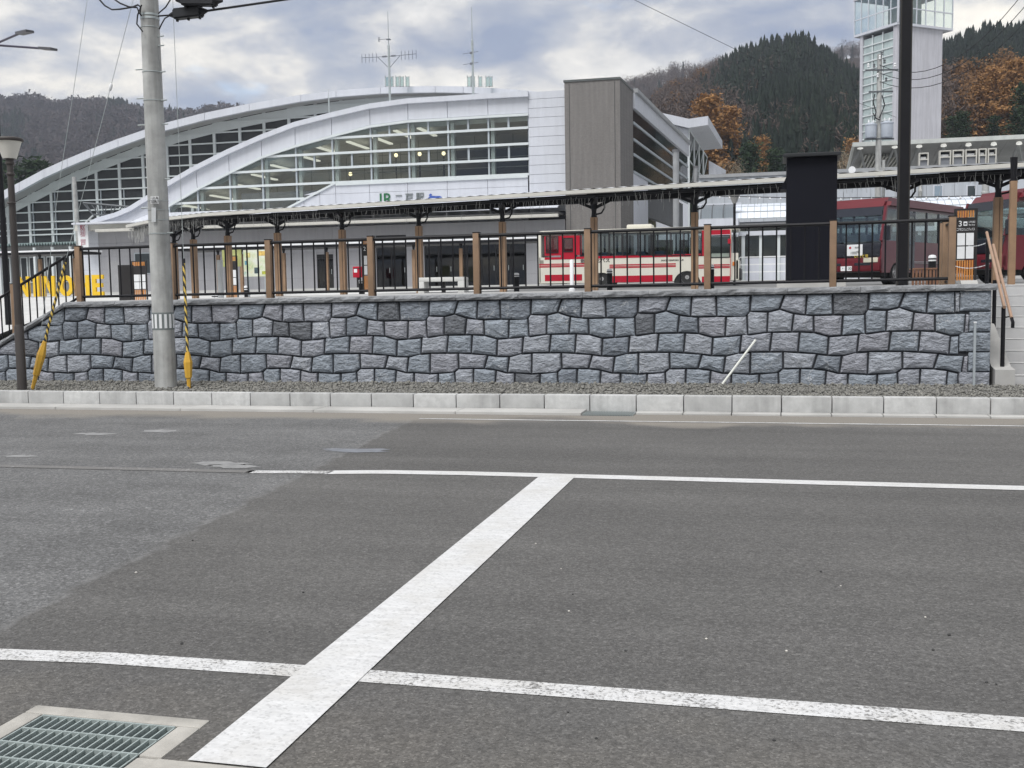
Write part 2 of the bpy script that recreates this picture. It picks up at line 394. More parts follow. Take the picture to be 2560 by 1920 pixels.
for k in range(6):
    y = gy1-.002-(gy1-gy0)*k/5.2; o = bpy.data.objects.new('cross_bar', mc_); COL.objects.link(o); o.parent = dr; o.location = Vector((0, y, .0055))-ORG[dr.name]
# near gutter along the bottom edge
b = MB(); b.box(HX1+.004, 30, 2.70, 3.06, -.2, .012); b.box(-30, HX0-.004, 2.70, 3.06, -.2, .012)
tag(b.build('near_gutter', CONCD), kind='structure')
# -- far gutter pan, kerb
gut = thing('gutter', (-3, YK-.2, 0), kind='structure')
gx = -16.0; xg0, xg1 = W(1462, 1030, YK-.2).x, W(1588, 1030, YK-.2).x
while gx < 16:
    ln = 2.0 if gx < xg0-.2 else .6
    e = min(gx+ln, xg0-.004) if gx < xg0-.2 else gx+ln
    if gx < xg0-.2:
        MB().bbox(gx+.004, e-.004, YK-.455, YK-.004, -.1, .034, .006).build('gutter_slab', CONC, gut, True)
        if e >= xg0-.2: e = xg1+.004
    else: MB().bbox(gx+.006, e-.006, YK-.20-.05*random.random(), YK-.004, -.1, .018, .006).build('gutter_slab', CONC, gut, True)
    gx = e
b = MB().box(xg1, 18, YK-.4605, YK-.26, -.1, -.001); b.build('gutter_edge', ASPH, gut)
gg = thing('gutter_grate', ((xg0+xg1)/2, YK-.22, 0), 'small slotted steel grate set in the gutter below the kerb', 'grate')
MB().box(xg0, xg1, YK-.45, YK-.006, -.1, -.02).build('pit', DARK, gg)
sl = MB().box(-.006, .006, YK-.44, YK-.01, -.02, .012).mesh('slot_bar', GALV)
for k in range(20):
    o = bpy.data.objects.new('slot_bar', sl); COL.objects.link(o); o.parent = gg; o.location = Vector((xg0+.012+(xg1-xg0-.024)*k/19, 0, 0))-ORG[gg.name]
kerb = thing('kerb', (-3, YK, 0), kind='structure')
KS = []
for v in range(4):
    bm = bmesh.new(); mbk = MB().bbox(.004, .604, 0, .17, -.1, .215, .018); KS.append(mbk.mesh('kerb_block', M('kerb_concrete_%d' % v, tuple(x*(.88+.08*v) for x in (.44, .442, .435)), .8, .13, 5+3*v, .3, 110, streak=.26 if v % 2 else .10), None, True))
k0 = -10.81
for k in range(-10, 42):
    o = inst('kerb_block', random.choice(KS), kerb, (k0+.608*k, YK, random.uniform(-.002, .002)))
# -- gravel strip
GRAV = M('gravel', (.20, .195, .185), .95, .35, 14, .5, 70)
b = MB(); nx = 60
b.quad((-30, YK+.165, ZG-.03), (30, YK+.165, ZG-.03), (30, YW+.06, ZG-.01), (-30, YW+.06, ZG-.01))
tag(b.build('gravel_strip', GRAV), kind='structure')
def scatter_mesh(name, mat, protos, P, S, RZ, ids, tilt=None):
    vs, fs, off = [], [], 0
    ca, sa = np.cos(RZ), np.sin(RZ)
    for k, (pv, pf) in enumerate(protos):
        m_ = np.where(ids == k)[0]
        if len(m_) == 0: continue
        v = pv[None]*S[m_][:, None, :]
        x = v[..., 0]*ca[m_][:, None]-v[..., 1]*sa[m_][:, None]; y = v[..., 0]*sa[m_][:, None]+v[..., 1]*ca[m_][:, None]
        v = np.stack([x, y, v[..., 2]], -1)+P[m_][:, None, :]
        f = pf[None]+(np.arange(len(m_))*len(pv))[:, None, None]+off
        vs.append(v.reshape(-1, 3)); fs.append(f.reshape(-1, 3)); off += len(m_)*len(pv)
    V = np.concatenate(vs).astype(np.float32); Fc = np.concatenate(fs).astype(np.int32)
    me = bpy.data.meshes.new(name); me.vertices.add(len(V)); me.vertices.foreach_set('co', V.ravel())
    me.loops.add(Fc.size); me.loops.foreach_set('vertex_index', Fc.ravel())
    me.polygons.add(len(Fc)); me.polygons.foreach_set('loop_start', np.arange(0, Fc.size, 3, dtype=np.int32)); me.polygons.foreach_set('loop_total', np.full(len(Fc), 3, dtype=np.int32))
    me.materials.append(mat); me.update(calc_edges=True); return me
oct_f = np.array([[0,2,4],[2,1,4],[1,3,4],[3,0,4],[2,0,5],[1,2,5],[3,1,5],[0,3,5]])
prot = []
for k in range(6):
    v = np.array([[1,0,0],[-1,0,0],[0,1,0],[0,-1,0],[0,0,.8],[0,0,-.8]], float)*(np.random.rand(6, 1)*.5+.7)+np.random.randn(6, 3)*.12
    prot.append((v, oct_f))
n = 22000
P = np.stack([np.random.uniform(-17, 8, n), YK+.17+np.random.rand(n)*(YW-YK-.13), np.zeros(n)], 1)
P[:, 2] = ZG-.03+(P[:, 1]-YK)*.011+np.random.rand(n)*.02
s = np.random.gamma(4, .0042, n)+.005; S = np.stack([s*1.2, s, s*.75], 1)
gr = Mat('gravel_stone'); gr.set(.9); r_ = gr.noise(9, 3, .7)
gr.base(gr.mix(gr.ramp(gr.noise(70, 1), [(.40, 0.), (.6, 1.)]), gr.ramp(r_, [(.3, (.08, .08, .076)), (.7, (.17, .168, .155))]), gr.ramp(gr.noise(33, 1), [(.3, (.13, .125, .11)), (.7, (.30, .29, .26))])))
me = scatter_mesh('gravel_stones', gr.m, prot, P, S, np.random.rand(n)*6.28, np.random.randint(0, 6, n))
o = bpy.data.objects.new('gravel_stones', me); COL.objects.link(o); tag(o, 'grey crushed gravel between the kerb and the stone wall', 'gravel', kind='stuff')

# -- stone retaining wall: one moulded panel pattern, repeated, every stone its own piece
XR = W(2478, 850, YW).x
WA, WB = W(156, 758, YW-.06), W(0, 853, YW-.06); wslope = (WA.z-WB.z)/(WA.x-WB.x)
XB = WA.x
def cop_z(x): return 1.56+(x+4)*.0036 if x >= XB else 1.56+(XB+4)*.0036+(x-XB)*wslope
wall = thing('stone_wall', (-4, YW+.1, 0), 'long dark grey rough stone retaining wall along the kerb', 'wall')
PX0, PX1 = W(828, 850, YW).x, W(1071, 850, YW).x; PW = PX1-PX0
B0 = [(650, 952), (1490, 944)]; 
def vz(x, y):                             # traced zoom pixels -> panel coordinates
    top = 955-10*(x-640)/840; return ((x-650)/840.0, (1640-y)/(1640-top))
rows = [
 dict(lo=[(650,1080),(790,1078),(870,1055),(965,1090),(1115,1106),(1250,1098),(1462,1108),(1490,1070)], hi=None, v=[(660,950,655,1080),(905,952,870,1055),(1065,950,1055,1100),(1245,948,1250,1098)]),
 dict(lo=[(640,1245),(770,1228),(960,1222),(1115,1225),(1220,1258),(1460,1238)], v=[(632,1110,640,1245),(785,1078,780,1228),(972,1092,957,1222),(1112,1106,1115,1225),(1320,1100,1312,1248)]),
 dict(lo=[(582,1372),(800,1366),(1000,1370),(1210,1390),(1325,1398),(1412,1366)], v=[(592,1248,582,1372),(815,1226,800,1366),(1015,1223,1003,1370),(1222,1258,1213,1390)]),
 dict(lo=[(650,1530),(852,1525),(890,1490),(1110,1488),(1180,1498),(1300,1522),(1485,1526)], v=[(660,1369,655,1530),(895,1368,898,1488),(1140,1384,1110,1488),(1315,1397,1300,1522)]),
 dict(lo=[(600,1650),(1500,1650)], v=[(725,1528,720,1650),(862,1515,870,1650),(1020,1488,1015,1650),(1207,1505,1195,1650),(1360,1524,1355,1650)])]
def ext(pl):                              # periodic copies of a boundary
    q = []
    for k in (-1, 0, 1): q += [(x+840*k, y) for x, y in pl]
    r = []
    for p in sorted(q): 
        if not r or p[0] > r[-1][0]+1: r.append(p)
    return r
STM = []
for k, (cc, vr) in enumerate((((.272, .304, .345), .2), ((.318, .334, .374), .2), ((.206, .230, .264), .2), ((.350, .372, .412), .2), ((.310, .318, .355), .2), ((.155, .165, .182), .25), ((.282, .316, .358), .2))):
    a = Mat('wall_stone_%d' % k); a.set(.82, 0, .35)
    big = a.noise(7, 6, .65, mp=(1, 1, 1.6)); c = a.ramp(big, [(.28, tuple(x*.70 for x in cc)), (.52, cc), (.75, tuple(x*1.5 for x in cc))])
    wv = a.noise(3.2, 5, .6); vein = a.ramp(a.math('ABSOLUTE', a.math('SUBTRACT', wv, .5)), [(.0, 1.0), (.010, .0)])
    vm = a.math('MULTIPLY', vein, a.ramp(a.noise(1.1, 2), [(.52, 0.), (.62, .8)]))
    sp = a.ramp(a.noise(42, 3, .7), [(.60, 0.0), (.72, .38)])
    c = a.mix(sp, c, (.50, .52, .55)); c = a.mix(vm, c, (.6, .61, .62)); a.base(c)
    h1 = a.noise(11, 5, .62, mp=(1, 1, 1.9)); h2 = a.noise(45, 3, .6)
    a.bump(a.math('ADD', h1, a.math('MULTIPLY', h2, .25)),  .9, .10); STM.append(a.m)
GROUT = M('grout', (.030, .032, .038), .9, .2, 5)
STONEC = M('coping_stone', (.215, .222, .232), .85, .35, 6, 1.0, 22, bdist=.03)
def stone(poly, name='stone', mat=None, joint=.0105, par=None, Yf=YW):
    cx_ = sum(p[0] for p in poly)/len(poly); cz_ = sum(p[1] for p in poly)/len(poly)
    def ins(d):
        r = []
        for p in poly:
            vx, vz_ = p[0]-cx_, p[1]-cz_; l = math.hypot(vx, vz_); k = max(.1, (l-d*1.25)/l); r.append((cx_+vx*k, cz_+vz_*k))
        return r
    b = MB(); n = len(poly); rings = [(joint, .055, 0), (joint+.004, .012, 0), (joint+.016, -.004, .003), (joint+.055, -.018, .010)]
    for d_, y, j in rings:
        for p in ins(d_): b.v.append(Vector((p[0]+random.uniform(-j, j)*.6, Yf+y+random.uniform(-j, j), p[1]+random.uniform(-j, j)*.6)))
    for k in range(len(rings)-1):
        for q in range(n):
            q2 = (q+1) % n; b.f.append((k*n+q, k*n+q2, (k+1)*n+q2, (k+1)*n+q))
    c0 = len(b.v); b.v.append(Vector((cx_+random.uniform(-.03, .03), Yf-.024+random.uniform(-.012, .012), cz_+random.uniform(-.03, .03))))
    for q in range(n): b.f.append((3*n+q, 3*n+(q+1) % n, c0))
    return b.build(name, mat or random.choices(STM, (5, 5, 3, 4, 3, 1.0, 5))[0], par or wall)
ZB, ZT = .13, 1.465
QX = XR-.36
for ri, rw in enumerate(rows):
    hi = [(550, 953), (1600, 943)] if ri == 0 else ext(rows[ri-1]['lo'])
    lo = ext(rw['lo']); vv = []
    for k in (0, 1): vv += [(x0+840*k, y0, x1+840*k, y1) for x0, y0, x1, y1 in rw['v']]
    nv_ = len(rw['v'])
    for i in range(nv_):
        A_, B_ = vv[i], vv[i+1]
        top = [(A_[0], interp(A_[0], hi))]+[p for p in hi if A_[0]+12 < p[0] < B_[0]-12]+[(B_[0], interp(B_[0], hi))]
        bot = [(A_[2], interp(A_[2], lo))]+[p for p in lo if A_[2]+12 < p[0] < B_[2]-12]+[(B_[2], interp(B_[2], lo))]
        base_poly = [vz(*p) for p in top]+[vz(*p) for p in reversed(bot)]
        for k in range(-8, 9):
            def mp(u, v):
                x = PX0+(u+k)*PW; return (x, ZB+(ZT+(x+4)*.0036-ZB)*v)
            poly = [mp(u, v) for u, v in base_poly]
            qx = QX+(.07 if ri % 2 else -.05)
            poly = clip(poly, 1, 0, qx)
            if len(poly) < 3: continue
            # the wall drops towards the left: cut under the sloping coping
            poly = clip(poly, -wslope, 1, cop_z(XB)-.093-wslope*XB)
            if len(poly) < 3 or area(poly) < .006: continue
            stone(poly)
for ri in range(5):                       # corner blocks at the steps
    z0, z1 = [(1.215, 1.495), (.93, 1.213), (.66, .928), (.385, .658), (.12, .383)][ri]
    stone([(QX+(.07 if ri % 2 else -.05), z1), (XR, z1), (XR, z0), (QX+(.07 if ri % 2 else -.05), z0)], 'corner_stone', STM[(0, 6, 0, 6, 1)[ri]], .005)
b = MB(); zt = lambda x: cop_z(x)-.09
XL = XB-(zt(XB)+.1)/wslope
b.hexa([(XL, YW+.03, -.2), (XB, YW+.03, -.2), (XB, YW+.4, -.2), (XL, YW+.4, -.2), (XL, YW+.03, -.1), (XB, YW+.03, zt(XB)), (XB, YW+.4, zt(XB)), (XL, YW+.4, -.1)])
b.hexa([(XB, YW+.03, -.2), (XR-.01, YW+.03, -.2), (XR-.01, YW+.4, -.2), (XB, YW+.4, -.2), (XB, YW+.03, zt(XB)), (XR-.01, YW+.03, zt(XR)), (XR-.01, YW+.4, zt(XR)), (XB, YW+.4, zt(XB))])
b.build('wall_core', GROUT, wall)
def coping(x0, x1):
    b = MB(); n = max(3, int((x1-x0)/.09)); pr = []
    for k in range(n+1):
        x = x0+(x1-x0)*k/n; z = cop_z(x); j = lambda s_: random.uniform(-s_, s_)
        pr.append([Vector((x, YW+.42, z-.086)), Vector((x, YW-.045+j(.006), z-.086)), Vector((x, YW-.058+j(.012), z-.05+j(.008))), Vector((x, YW-.045+j(.012), z-.016+j(.006))), Vector((x, YW-.015+j(.01), z+j(.004))), Vector((x, YW+.12, z+.002+j(.003))), Vector((x, YW+.42, z))])
    for k in range(n+1): b.v += pr[k]
    m_ = 7
    for k in range(n):
        for q in range(m_): q2 = (q+1) % m_; b.f.append((k*m_+q, (k+1)*m_+q, (k+1)*m_+q2, k*m_+q2))
    b.f.append(tuple(range(m_))); b.f.append(tuple(n*m_+q for q in range(m_-1, -1, -1)))
    b.build('coping_stone', STONEC, wall)
x = XB
while x < XR+.05: coping(x+.002, min(x+.98, XR+.06)-.002); x += .98
x = XB
while x > -21: coping(x-.9, x-.002); x -= .9

# -- plaza behind the wall (rises gently away from the road)
PAVE = M('plaza_paving', (.36, .36, .355), .85, .10, .35, .2, 60)
ROADP = M('plaza_asphalt', (.155, .155, .155), .85, .14, .8, .25, 80)
b = MB(); ys = [YW+.4, 18.61, 24, 30, 46, 57.5]
for y0, y1 in zip(ys, ys[1:]):
    xe = XR+.04 if y0 < 18 else 90
    b.quad((XB, y0, plaza_z(y0)), (xe, y0, plaza_z(y0)), (xe, y1, plaza_z(y1)), (XB, y1, plaza_z(y1)))
tag(b.build('plaza', PAVE, org=Vector((0, 0, 0))), kind='structure')
b = MB()
for y0, y1 in ((31, 46), (46, 56.0)): b.quad((XB, y0, plaza_z(y0)+.004), (60, y0, plaza_z(y0)+.004), (60, y1, plaza_z(y1)+.004), (XB, y1, plaza_z(y1)+.004))
tag(b.build('bus_road', ROADP, org=Vector((0, 0, 0))), kind='structure')
b = MB(); zl = lambda x: cop_z(x)-.02
for y0, y1, s0, s1 in ((YW+.4, 24, 0, .0), (24, 34, .0, .35), (34, 46, .35, 1), (46, 57.5, 1, 1)):
    for xa, xb in ((-60, -24), (-24, XB-4), (XB-4, XB)):
        f = lambda x, y, s_: max(.25, zl(x))*(1-s_)+plaza_z(y)*s_
        b.quad((xa, y0, f(xa, y0, s0)), (xb, y0, f(xb, y0, s0)), (xb, y1, f(xb, y1, s1)), (xa, y1, f(xa, y1, s1)))
tag(b.build('ramp_pavement', M('pale_paving', (.50, .50, .49), .85, .10, .6, .2, 60), org=Vector((0, 0, 0))), kind='structure')
def left_z(x, y):
    s_ = interp(y, [(15, 0), (24, 0), (34, .35), (46, 1), (100, 1)]); return max(.25, zl(x))*(1-s_)+plaza_z(y)*s_ if x < XB else plaza_z(y)
b = MB(); b.box(-90, 90, 57.5, 130, 1.5, 2.06)
tag(b.build('station_pavement', M('station_paving', (.44, .44, .43), .85, .08, .5), org=Vector((0, 60, 1.5))), kind='structure')

# -- railing on the wall
BLK = M('black_steel', (.008, .008, .010), .5, .2, 5, spec=.22)
WOOD = M('brown_post', (.245, .160, .100), .6, .16, 4, .3, 90, streak=.12)
WOODP = M('pale_wood_edge', (.38, .24, .13), .6, .12, 4)
fence = thing('railing', (-4, YF, cop_z(-4)), 'black metal railing with brown posts along the top of the stone wall', 'railing')
POSTX = [202, 434, 676, 931, 1194, 1471, 1769, 2082, 2378]
PXW = [W(p, 740, YF).x for p in POSTX]
def post(x, y, z, par, h=.935):
    b = MB().bbox(x-.05, x+.042, y-.05, y+.03, z-.03, z+h, .004); p = b.build('post', WOOD, par, True)
    MB().box(x-.045, x+.052, y+.0305, y+.055, z-.03, z+h-.005).build('post_back', BLK, p)
    MB().bbox(x-.054, x+.056, y-.054, y+.058, z+h+.001, z+h+.014, .004).build('post_cap', BLK, p)
    MB().tube([(x+.055, y+.02, z+h-.06), (x+.055, y-.03, z+h-.06)], .012, 6).build('bracket', BLK, p)
balm = MB().tube([(0, 0, 0), (0, 0, .765)], .0125, 6).mesh('baluster', BLK, None, True)
colr = MB().lathe([(.010, 0), (.016, .012), (.016, .03), (.010, .045)], n=6)
for i, x in enumerate(PXW): post(x, YF, cop_z(x), fence)
for x0, x1 in zip(PXW, PXW[1:]):
    z0, z1 = cop_z(x0), cop_z(x1)
    MB().tube([(x0+.045, YF, z0+.895), (x1-.04, YF, z1+.895)], .025, 8).build('top_rail', BLK, fence, True)
    MB().tube([(x0+.045, YF, z0+.085), (x1-.04, YF, z1+.085)], .022, 8).build('bottom_rail', BLK, fence, True)
    n = 8
    for k in range(1, n+1):
        x = x0+(x1-x0)*k/(n+1); inst('baluster', balm, fence, (x, YF, cop_z(x)+.105))
ret = thing('return_railing', (PXW[-1], YF+.8, cop_z(PXW[-1])), 'short black railing turning back from the wall corner by the steps', 'railing')
xr = PXW[-1]
for yy in (YF+.55, YF+.80): post(xr, yy, plaza_z(yy), ret)
for zz in (.895, .085): MB().tube([(xr, YF+.06, plaza_z(16)+zz), (xr, YF+.50, plaza_z(16)+zz)], .02, 8).build('rail', BLK, ret, True)
slope = thing('sloping_railing', (XB-2, YF, .8), 'black railing sloping down to the left along the falling wall', 'railing')
xs = W(37, 740, YF).x; sp = [PXW[0], xs, xs-(PXW[0]-xs), xs-2*(PXW[0]-xs)]
fz = lambda x: cop_z(x)+(.0 if x < XB else 0)
for x in sp[1:]: post(x, YF, cop_z(x), slope, .92)
zs = lambda x: cop_z(PXW[0])+(x-PXW[0])*wslope+.02
for x0, x1 in zip(sp, sp[1:]):
    for zz, r in ((.875, .025), (.075, .022)):
        MB().tube([(x0-.05, YF, zs(x0-.05)+zz), (x1+.05, YF, zs(x1+.05)+zz)], r, 8).build('top_rail' if zz > .5 else 'bottom_rail', BLK, slope, True)
    for k in range(1, 9):
        x = x0+(x1-x0)*k/9; inst('baluster', balm, slope, (x, YF, zs(x)+.09))

# -- steps at the right end
st = thing('stone_steps', (XR+2, 16.5, ZG), 'grey concrete steps climbing beside the right end of the stone wall', 'steps')
SX0 = XR+.30; NS = 9; rise = (plaza_z(18)-.15)/NS
STEP = M('step_concrete', (.40, .40, .40), .85, .12, 2, .25, 90); NOSE = M('step_nosing', (.56, .56, .55), .8, .08, 3)
for k in range(NS):
    y = 15.92+.30*k
    for q in range(6):
        MB().bbox(SX0+q*.9+.002, SX0+q*.9+.898, y, y+.33, .0+(rise*k if k else 0), .15+rise*(k+1)-.0, .006).build('step', STEP, st, True)
    MB().bbox(SX0, SX0+5.4, y-.006, y+.06, .15+rise*(k+1)+.001, .15+rise*(k+1)+.012, .003).build('nosing', NOSE, st)
b = MB(); xa, xb = XR+.045, SX0-.004
prof = [(15.50, .05), (15.50, .42), (15.78, .45), (18.4, plaza_z(18)+.10), (18.6, plaza_z(18)+.10), (18.6, .05)]
b.prism([(xa, y, z) for y, z in prof], (xb-xa, 0, 0)); b.build('side_wall', CONC, st)
hr = thing('stair_handrail', (SX0-.1, 16, .4), 'double wooden handrail on black posts beside the concrete steps', 'handrail')
HW = M('handrail_wood', (.34, .22, .15), .55, .1, 6)
hx = (xa+xb)/2
for (px, yt, yb, Y) in ((2509, 768, 906, 15.75), (2487, 700, 806, 17.0), (2469, 604, 706, 18.7)):
    t_, b_ = W(px, yt, Y), W(px, yb, Y); MB().tube([(t_.x, Y, b_.z-.1), (t_.x, Y, t_.z)], .028, 10).build('handrail_post', BLK, hr, True)
A0, A1 = W(2511, 768, 15.7), W(2467, 581, 18.8); MB().tube([A0, A1], .022, 10).build('handrail_bar', HW, hr, True)
A0, A1 = W(2529, 795, 15.7), W(2483, 612, 18.8); MB().tube([A0, A1], .022, 10).build('handrail_bar', HW, hr, True)
e = A0; MB().tube([e, e+Vector((.012, -.03, -.06)), e+Vector((.012, -.02, -.13))], .023, 8).build('handrail_end', BLK, hr, True)
for t in (.02, .45): q = A0.lerp(A1, t); MB().tube([q, q+Vector((-.12, 0, -.02))], .01, 6).build('bracket', BLK, hr)
# ================================================================== THINGS BY THE WALL
WHT = M('white_paint', (.70, .71, .72), .5, .06, 4)
UPC = M('pole_concrete', (.40, .405, .395), .85, .2, 3.5, .4, 70, streak=.38)
pb = G(415, 966, ZG); PY = pb.y
up = thing('utility_pole', (pb.x, pb.y, ZG-.02), 'tall round concrete utility pole with a grey and white striped band', 'utility pole')
def prad(z): return .168-.0105*z*.55
zt = 10.0; b = MB(); zz = [-.3, 0, 1, 2, 3, 4, 6, 8, zt]
b.tube([(pb.x, pb.y, ZG+z) for z in zz], [prad(z) for z in zz], 28); b.build('shaft', UPC, up, True)
def pz(py): return W(415, py, PY).z
def band(py0, py1, mat, name, ex=.003, par=up):
    z0, z1 = pz(py1), pz(py0); r = lambda z: prad(z-ZG)+ex
    return MB().tube([(pb.x, pb.y, z0), (pb.x, pb.y, z1)], [r(z0), r(z1)], 28).build(name, mat, par, True)
bt = band(781, 824, M('band_grey', (.16, .18, .18), .6), 'striped_band')
for k in range(14):
    t = 2*pi*k/14+.1; z0, z1 = pz(820), pz(785); r = prad(1)+.006; w_ = .020
    b = MB(); p = [Vector((pb.x+r*cos(t+s_*w_/r), pb.y+r*sin(t+s_*w_/r), z)) for s_, z in ((-1, z0), (1, z0), (1, z1), (-1, z1))]
    b.prism(p, Vector((cos(t), sin(t), 0))*.003); b.build('white_stripe', WHT, bt)
for py, h in ((33, 5), (42, 5), (66, 1.5), (178, 2), (250, 1.5), (501, 1.2), (524, 1.2), (549, 1.2), (583, 2)): band(py, py+h, GALV, 'clamp_band', .006)
# number plate and tag, turned to the road
def plate(px0, px1, py0, py1, mat, name):
    b = MB(); p = [W(px0, py1, PY-.19), W(px1, py1, PY-.17), W(px1, py0, PY-.17), W(px0, py0, PY-.19)]
    return b.prism(p, (0, -.006, 0)).build(name, mat, up)
plt = plate(377, 397, 491, 509, WHT, 'number_plate')
c_ = W(387, 504, PY-.2); text('33R1', .062, M('sign_black', (.02, .02, .02), .6), up, (c_.x, c_.y, c_.z), (pi/2, 0, .15))
c_ = W(386, 495, PY-.2); text('二戸 東', .035, M('sign_black', (.02, .02, .02), .6), up, (c_.x, c_.y, c_.z), (pi/2, 0, .15))
plate(379, 390, 519, 555, M('tag_grey', (.52, .54, .55), .6), 'number_plate')
for (px, py, s_) in ((392, 91, 1), (398, 114, 1), (362, 170, -1), (398, 180, 1), (366, 243, -1), (404, 251, 1), (367, 310, -1), (415, 311, 1), (420, 448, 1), (368, 518, -1), (430, 582, 1)):
    z = pz(py); r = prad(z-ZG)
    MB().tube([(pb.x+s_*(r-.02), pb.y-.02, z), (pb.x+s_*(r+.11), pb.y-.05, z-.005)], .010, 6).build('step_bolt', GALV, up)
# cable closures hung beside the pole
RUB = M('black_rubber', (.012, .013, .016), .55, .2, 6)
def closure(x0, y0, x1, y1, h, label, Y):
    A_, B_ = W(x0, y0, Y), W(x1, y1, Y); t = thing('cable_closure', A_, label, 'cable box', 'cable boxes by the pole')
    d_ = (B_-A_); n_ = d_.normalized()
    b = MB(); bm = bmesh.new(); bmesh.ops.create_cube(bm, size=1)
    for v in bm.verts: v.co = Vector((v.co.x*d_.length*.74, v.co.y*.15, v.co.z*h))
    bmesh.ops.bevel(bm, geom=list(bm.edges), offset=.02, segments=2, affect='EDGES')
    mid_ = (A_+B_)/2; rot = n_.to_track_quat('X', 'Z').to_matrix()
    for v in bm.verts: v.co = rot @ v.co + mid_
    b.add_bm(bm).build('case', RUB, t, True)
    MB().tube([A_, A_+d_*.14], [.022, .06], 8).build('end_cone', RUB, t, True); MB().tube([B_-d_*.14, B_], [.06, .022], 8).build('end_cone', RUB, t, True)
    for k in (.2, .5, .8): q = A_+d_*k; MB().box(q.x-.012, q.x+.012, q.y-.02, q.y+.02, q.z-h/2-.03, q.z-h/2+.02).build('clip', RUB, t)
    return A_, B_
cA, cB = closure(424, 38, 518, 27, .155, 'black cable splice box hung right beside the pole, on the thick cable', PY-.05)
closure(440, 0, 556, 2, .16, 'black cable splice box cut by the top edge above the other one', PY-.15)
def cable(pts, r, label, cat='cable', mat=None, name='overhead_cable', group='overhead cables'):
    return tag(MB().tube(pts, r, 6).build(name, mat or RUB, None, True), label, cat, group)
def sag(a_, b_, s_, n=14): return [a_.lerp(b_, k/n)-Vector((0, 0, 4*s_*(k/n)*(1-k/n))) for k in range(n+1)]
cable([W(395, 40, PY-.1), cA], .012, 'short thin cable from the pole to the black splice box')
cable(sag(cB, W(760, -8, PY), .0)[:], .017, 'thick black cable running up to the right from the splice box')
cable([W(398, 73, PY-.1), W(404, 60, PY-.12), W(412, 46, PY-.1), W(424, 39, PY-.05)], .010, 'short looped cable end right of the pole under its clamp band')
cable([W(246, -4, PY-.3), W(262, 14, PY-.28), W(280, 24, PY-.25), W(300, 23, PY-.22), W(330, 18, PY-.2), W(345, 12, PY-.2), W(352, 18, PY-.18), W(350, 33, PY-.2)], .013, 'drooping loop of cable left of the pole top')
cable([W(280, -6, PY-.3), W(300, 8, PY-.28), W(322, 17, PY-.25), W(343, 19, PY-.2), W(347, 30, PY-.2), W(354, 40, PY-.18)], .013, 'second drooping cable left of the pole top, nearest it')
cable([W(354, 12, PY-.19), W(344, 38, PY-.2), W(342, 60, PY-.2), W(357, 79, PY-.2)], .011, 'cable loop hugging the left side of the pole')
cable([W(428, -4, PY-.1), W(414, 18, PY-.1), W(400, 30, PY-.12), W(396, 34, PY-.12)], .010, 'thin cable dropping to the right side of the pole top')
# guy wires with yellow and black sleeves
YEL = M('guard_yellow', (.62, .36, .045), .5, .08, 5)
def sleeve_mat(axis_dir):
    a = Mat('striped_sleeve'); a.set(.5)
    dn = a.n('ShaderNodeVectorMath', operation='DOT_PRODUCT'); a.l(a.pos(), dn.inputs[0]); dn.inputs[1].default_value = (12.0, 12.0, 6.6)
    fr = a.math('FRACT', dn.outputs['Value']); a.base(a.ramp(fr, [(.49, (.02, .02, .02)), (.51, (.66, .47, .10))])); return a.m
SLV = sleeve_mat(None)
def guy(base_px, guard_px, sleeve_px, topP, Yb, label, insul=None):
    A_ = W(*base_px, Yb); A_.z = ZG-.02
    d_ = (topP-A_).normalized()
    def at(py):                           # point along the wire at that picture height
        lo_, hi_ = 0., (topP-A_).length
        for _ in range(40):
            md = (lo_+hi_)/2; q = A_+d_*md-CAM; y = 960-F*q.dot(UP)/q.dot(FW)
            if y > py: lo_ = md
            else: hi_ = md
        return A_+d_*lo_
    t = thing('guy_wire', A_, label, 'guy wire', 'guy wires of the utility pole')
    g0, g1 = A_, at(guard_px); sl1 = at(sleeve_px)
    MB().tube([g0, g0.lerp(g1, .28), g0.lerp(g1, .30), g0.lerp(g1, .72), g1], [.026, .034, .05, .066, .03], 6).build('guard', YEL, t)
    MB().tube([g1, sl1], .021, 10).build('sleeve', SLV, t, True)
    MB().tube([sl1, sl1+d_*.07], .023, 10).build('sleeve_cap', RUB, t, True)
    MB().tube([A_, topP], .0045, 5).build('wire', GALV, t)
    if insul: q = at(insul); MB().tube([q-d_*.06, q-d_*.03, q+d_*.03, q+d_*.06], [.012, .026, .026, .012], 8).build('insulator', WHT, t, True)
PT = Vector((pb.x-.1, pb.y, 8.7))
dT = W(330, 0, PY)
guy((79, 938), 853, 655, W(79, 938, PY-.4)+(dT-W(79, 938, PY-.4))*1.35, PY-.4, 'leaning yellow and black striped guy wire left of the utility pole', 218)
guy((472, 955), 880, 658, Vector((W(472, 955, PY-.1).x+.0, PY-.1, 8.5)), PY-.1, 'upright yellow and black striped guy wire right of the utility pole')
cable([W(98, 870, PY-.35), W(145, 477, PY-.25), W(181, 246, PY-.2), W(218, 0, PY-.15), W(250, -220, PY)], .004, 'thin grey wire leaning left of the striped guy wire', 'wire', GALV)

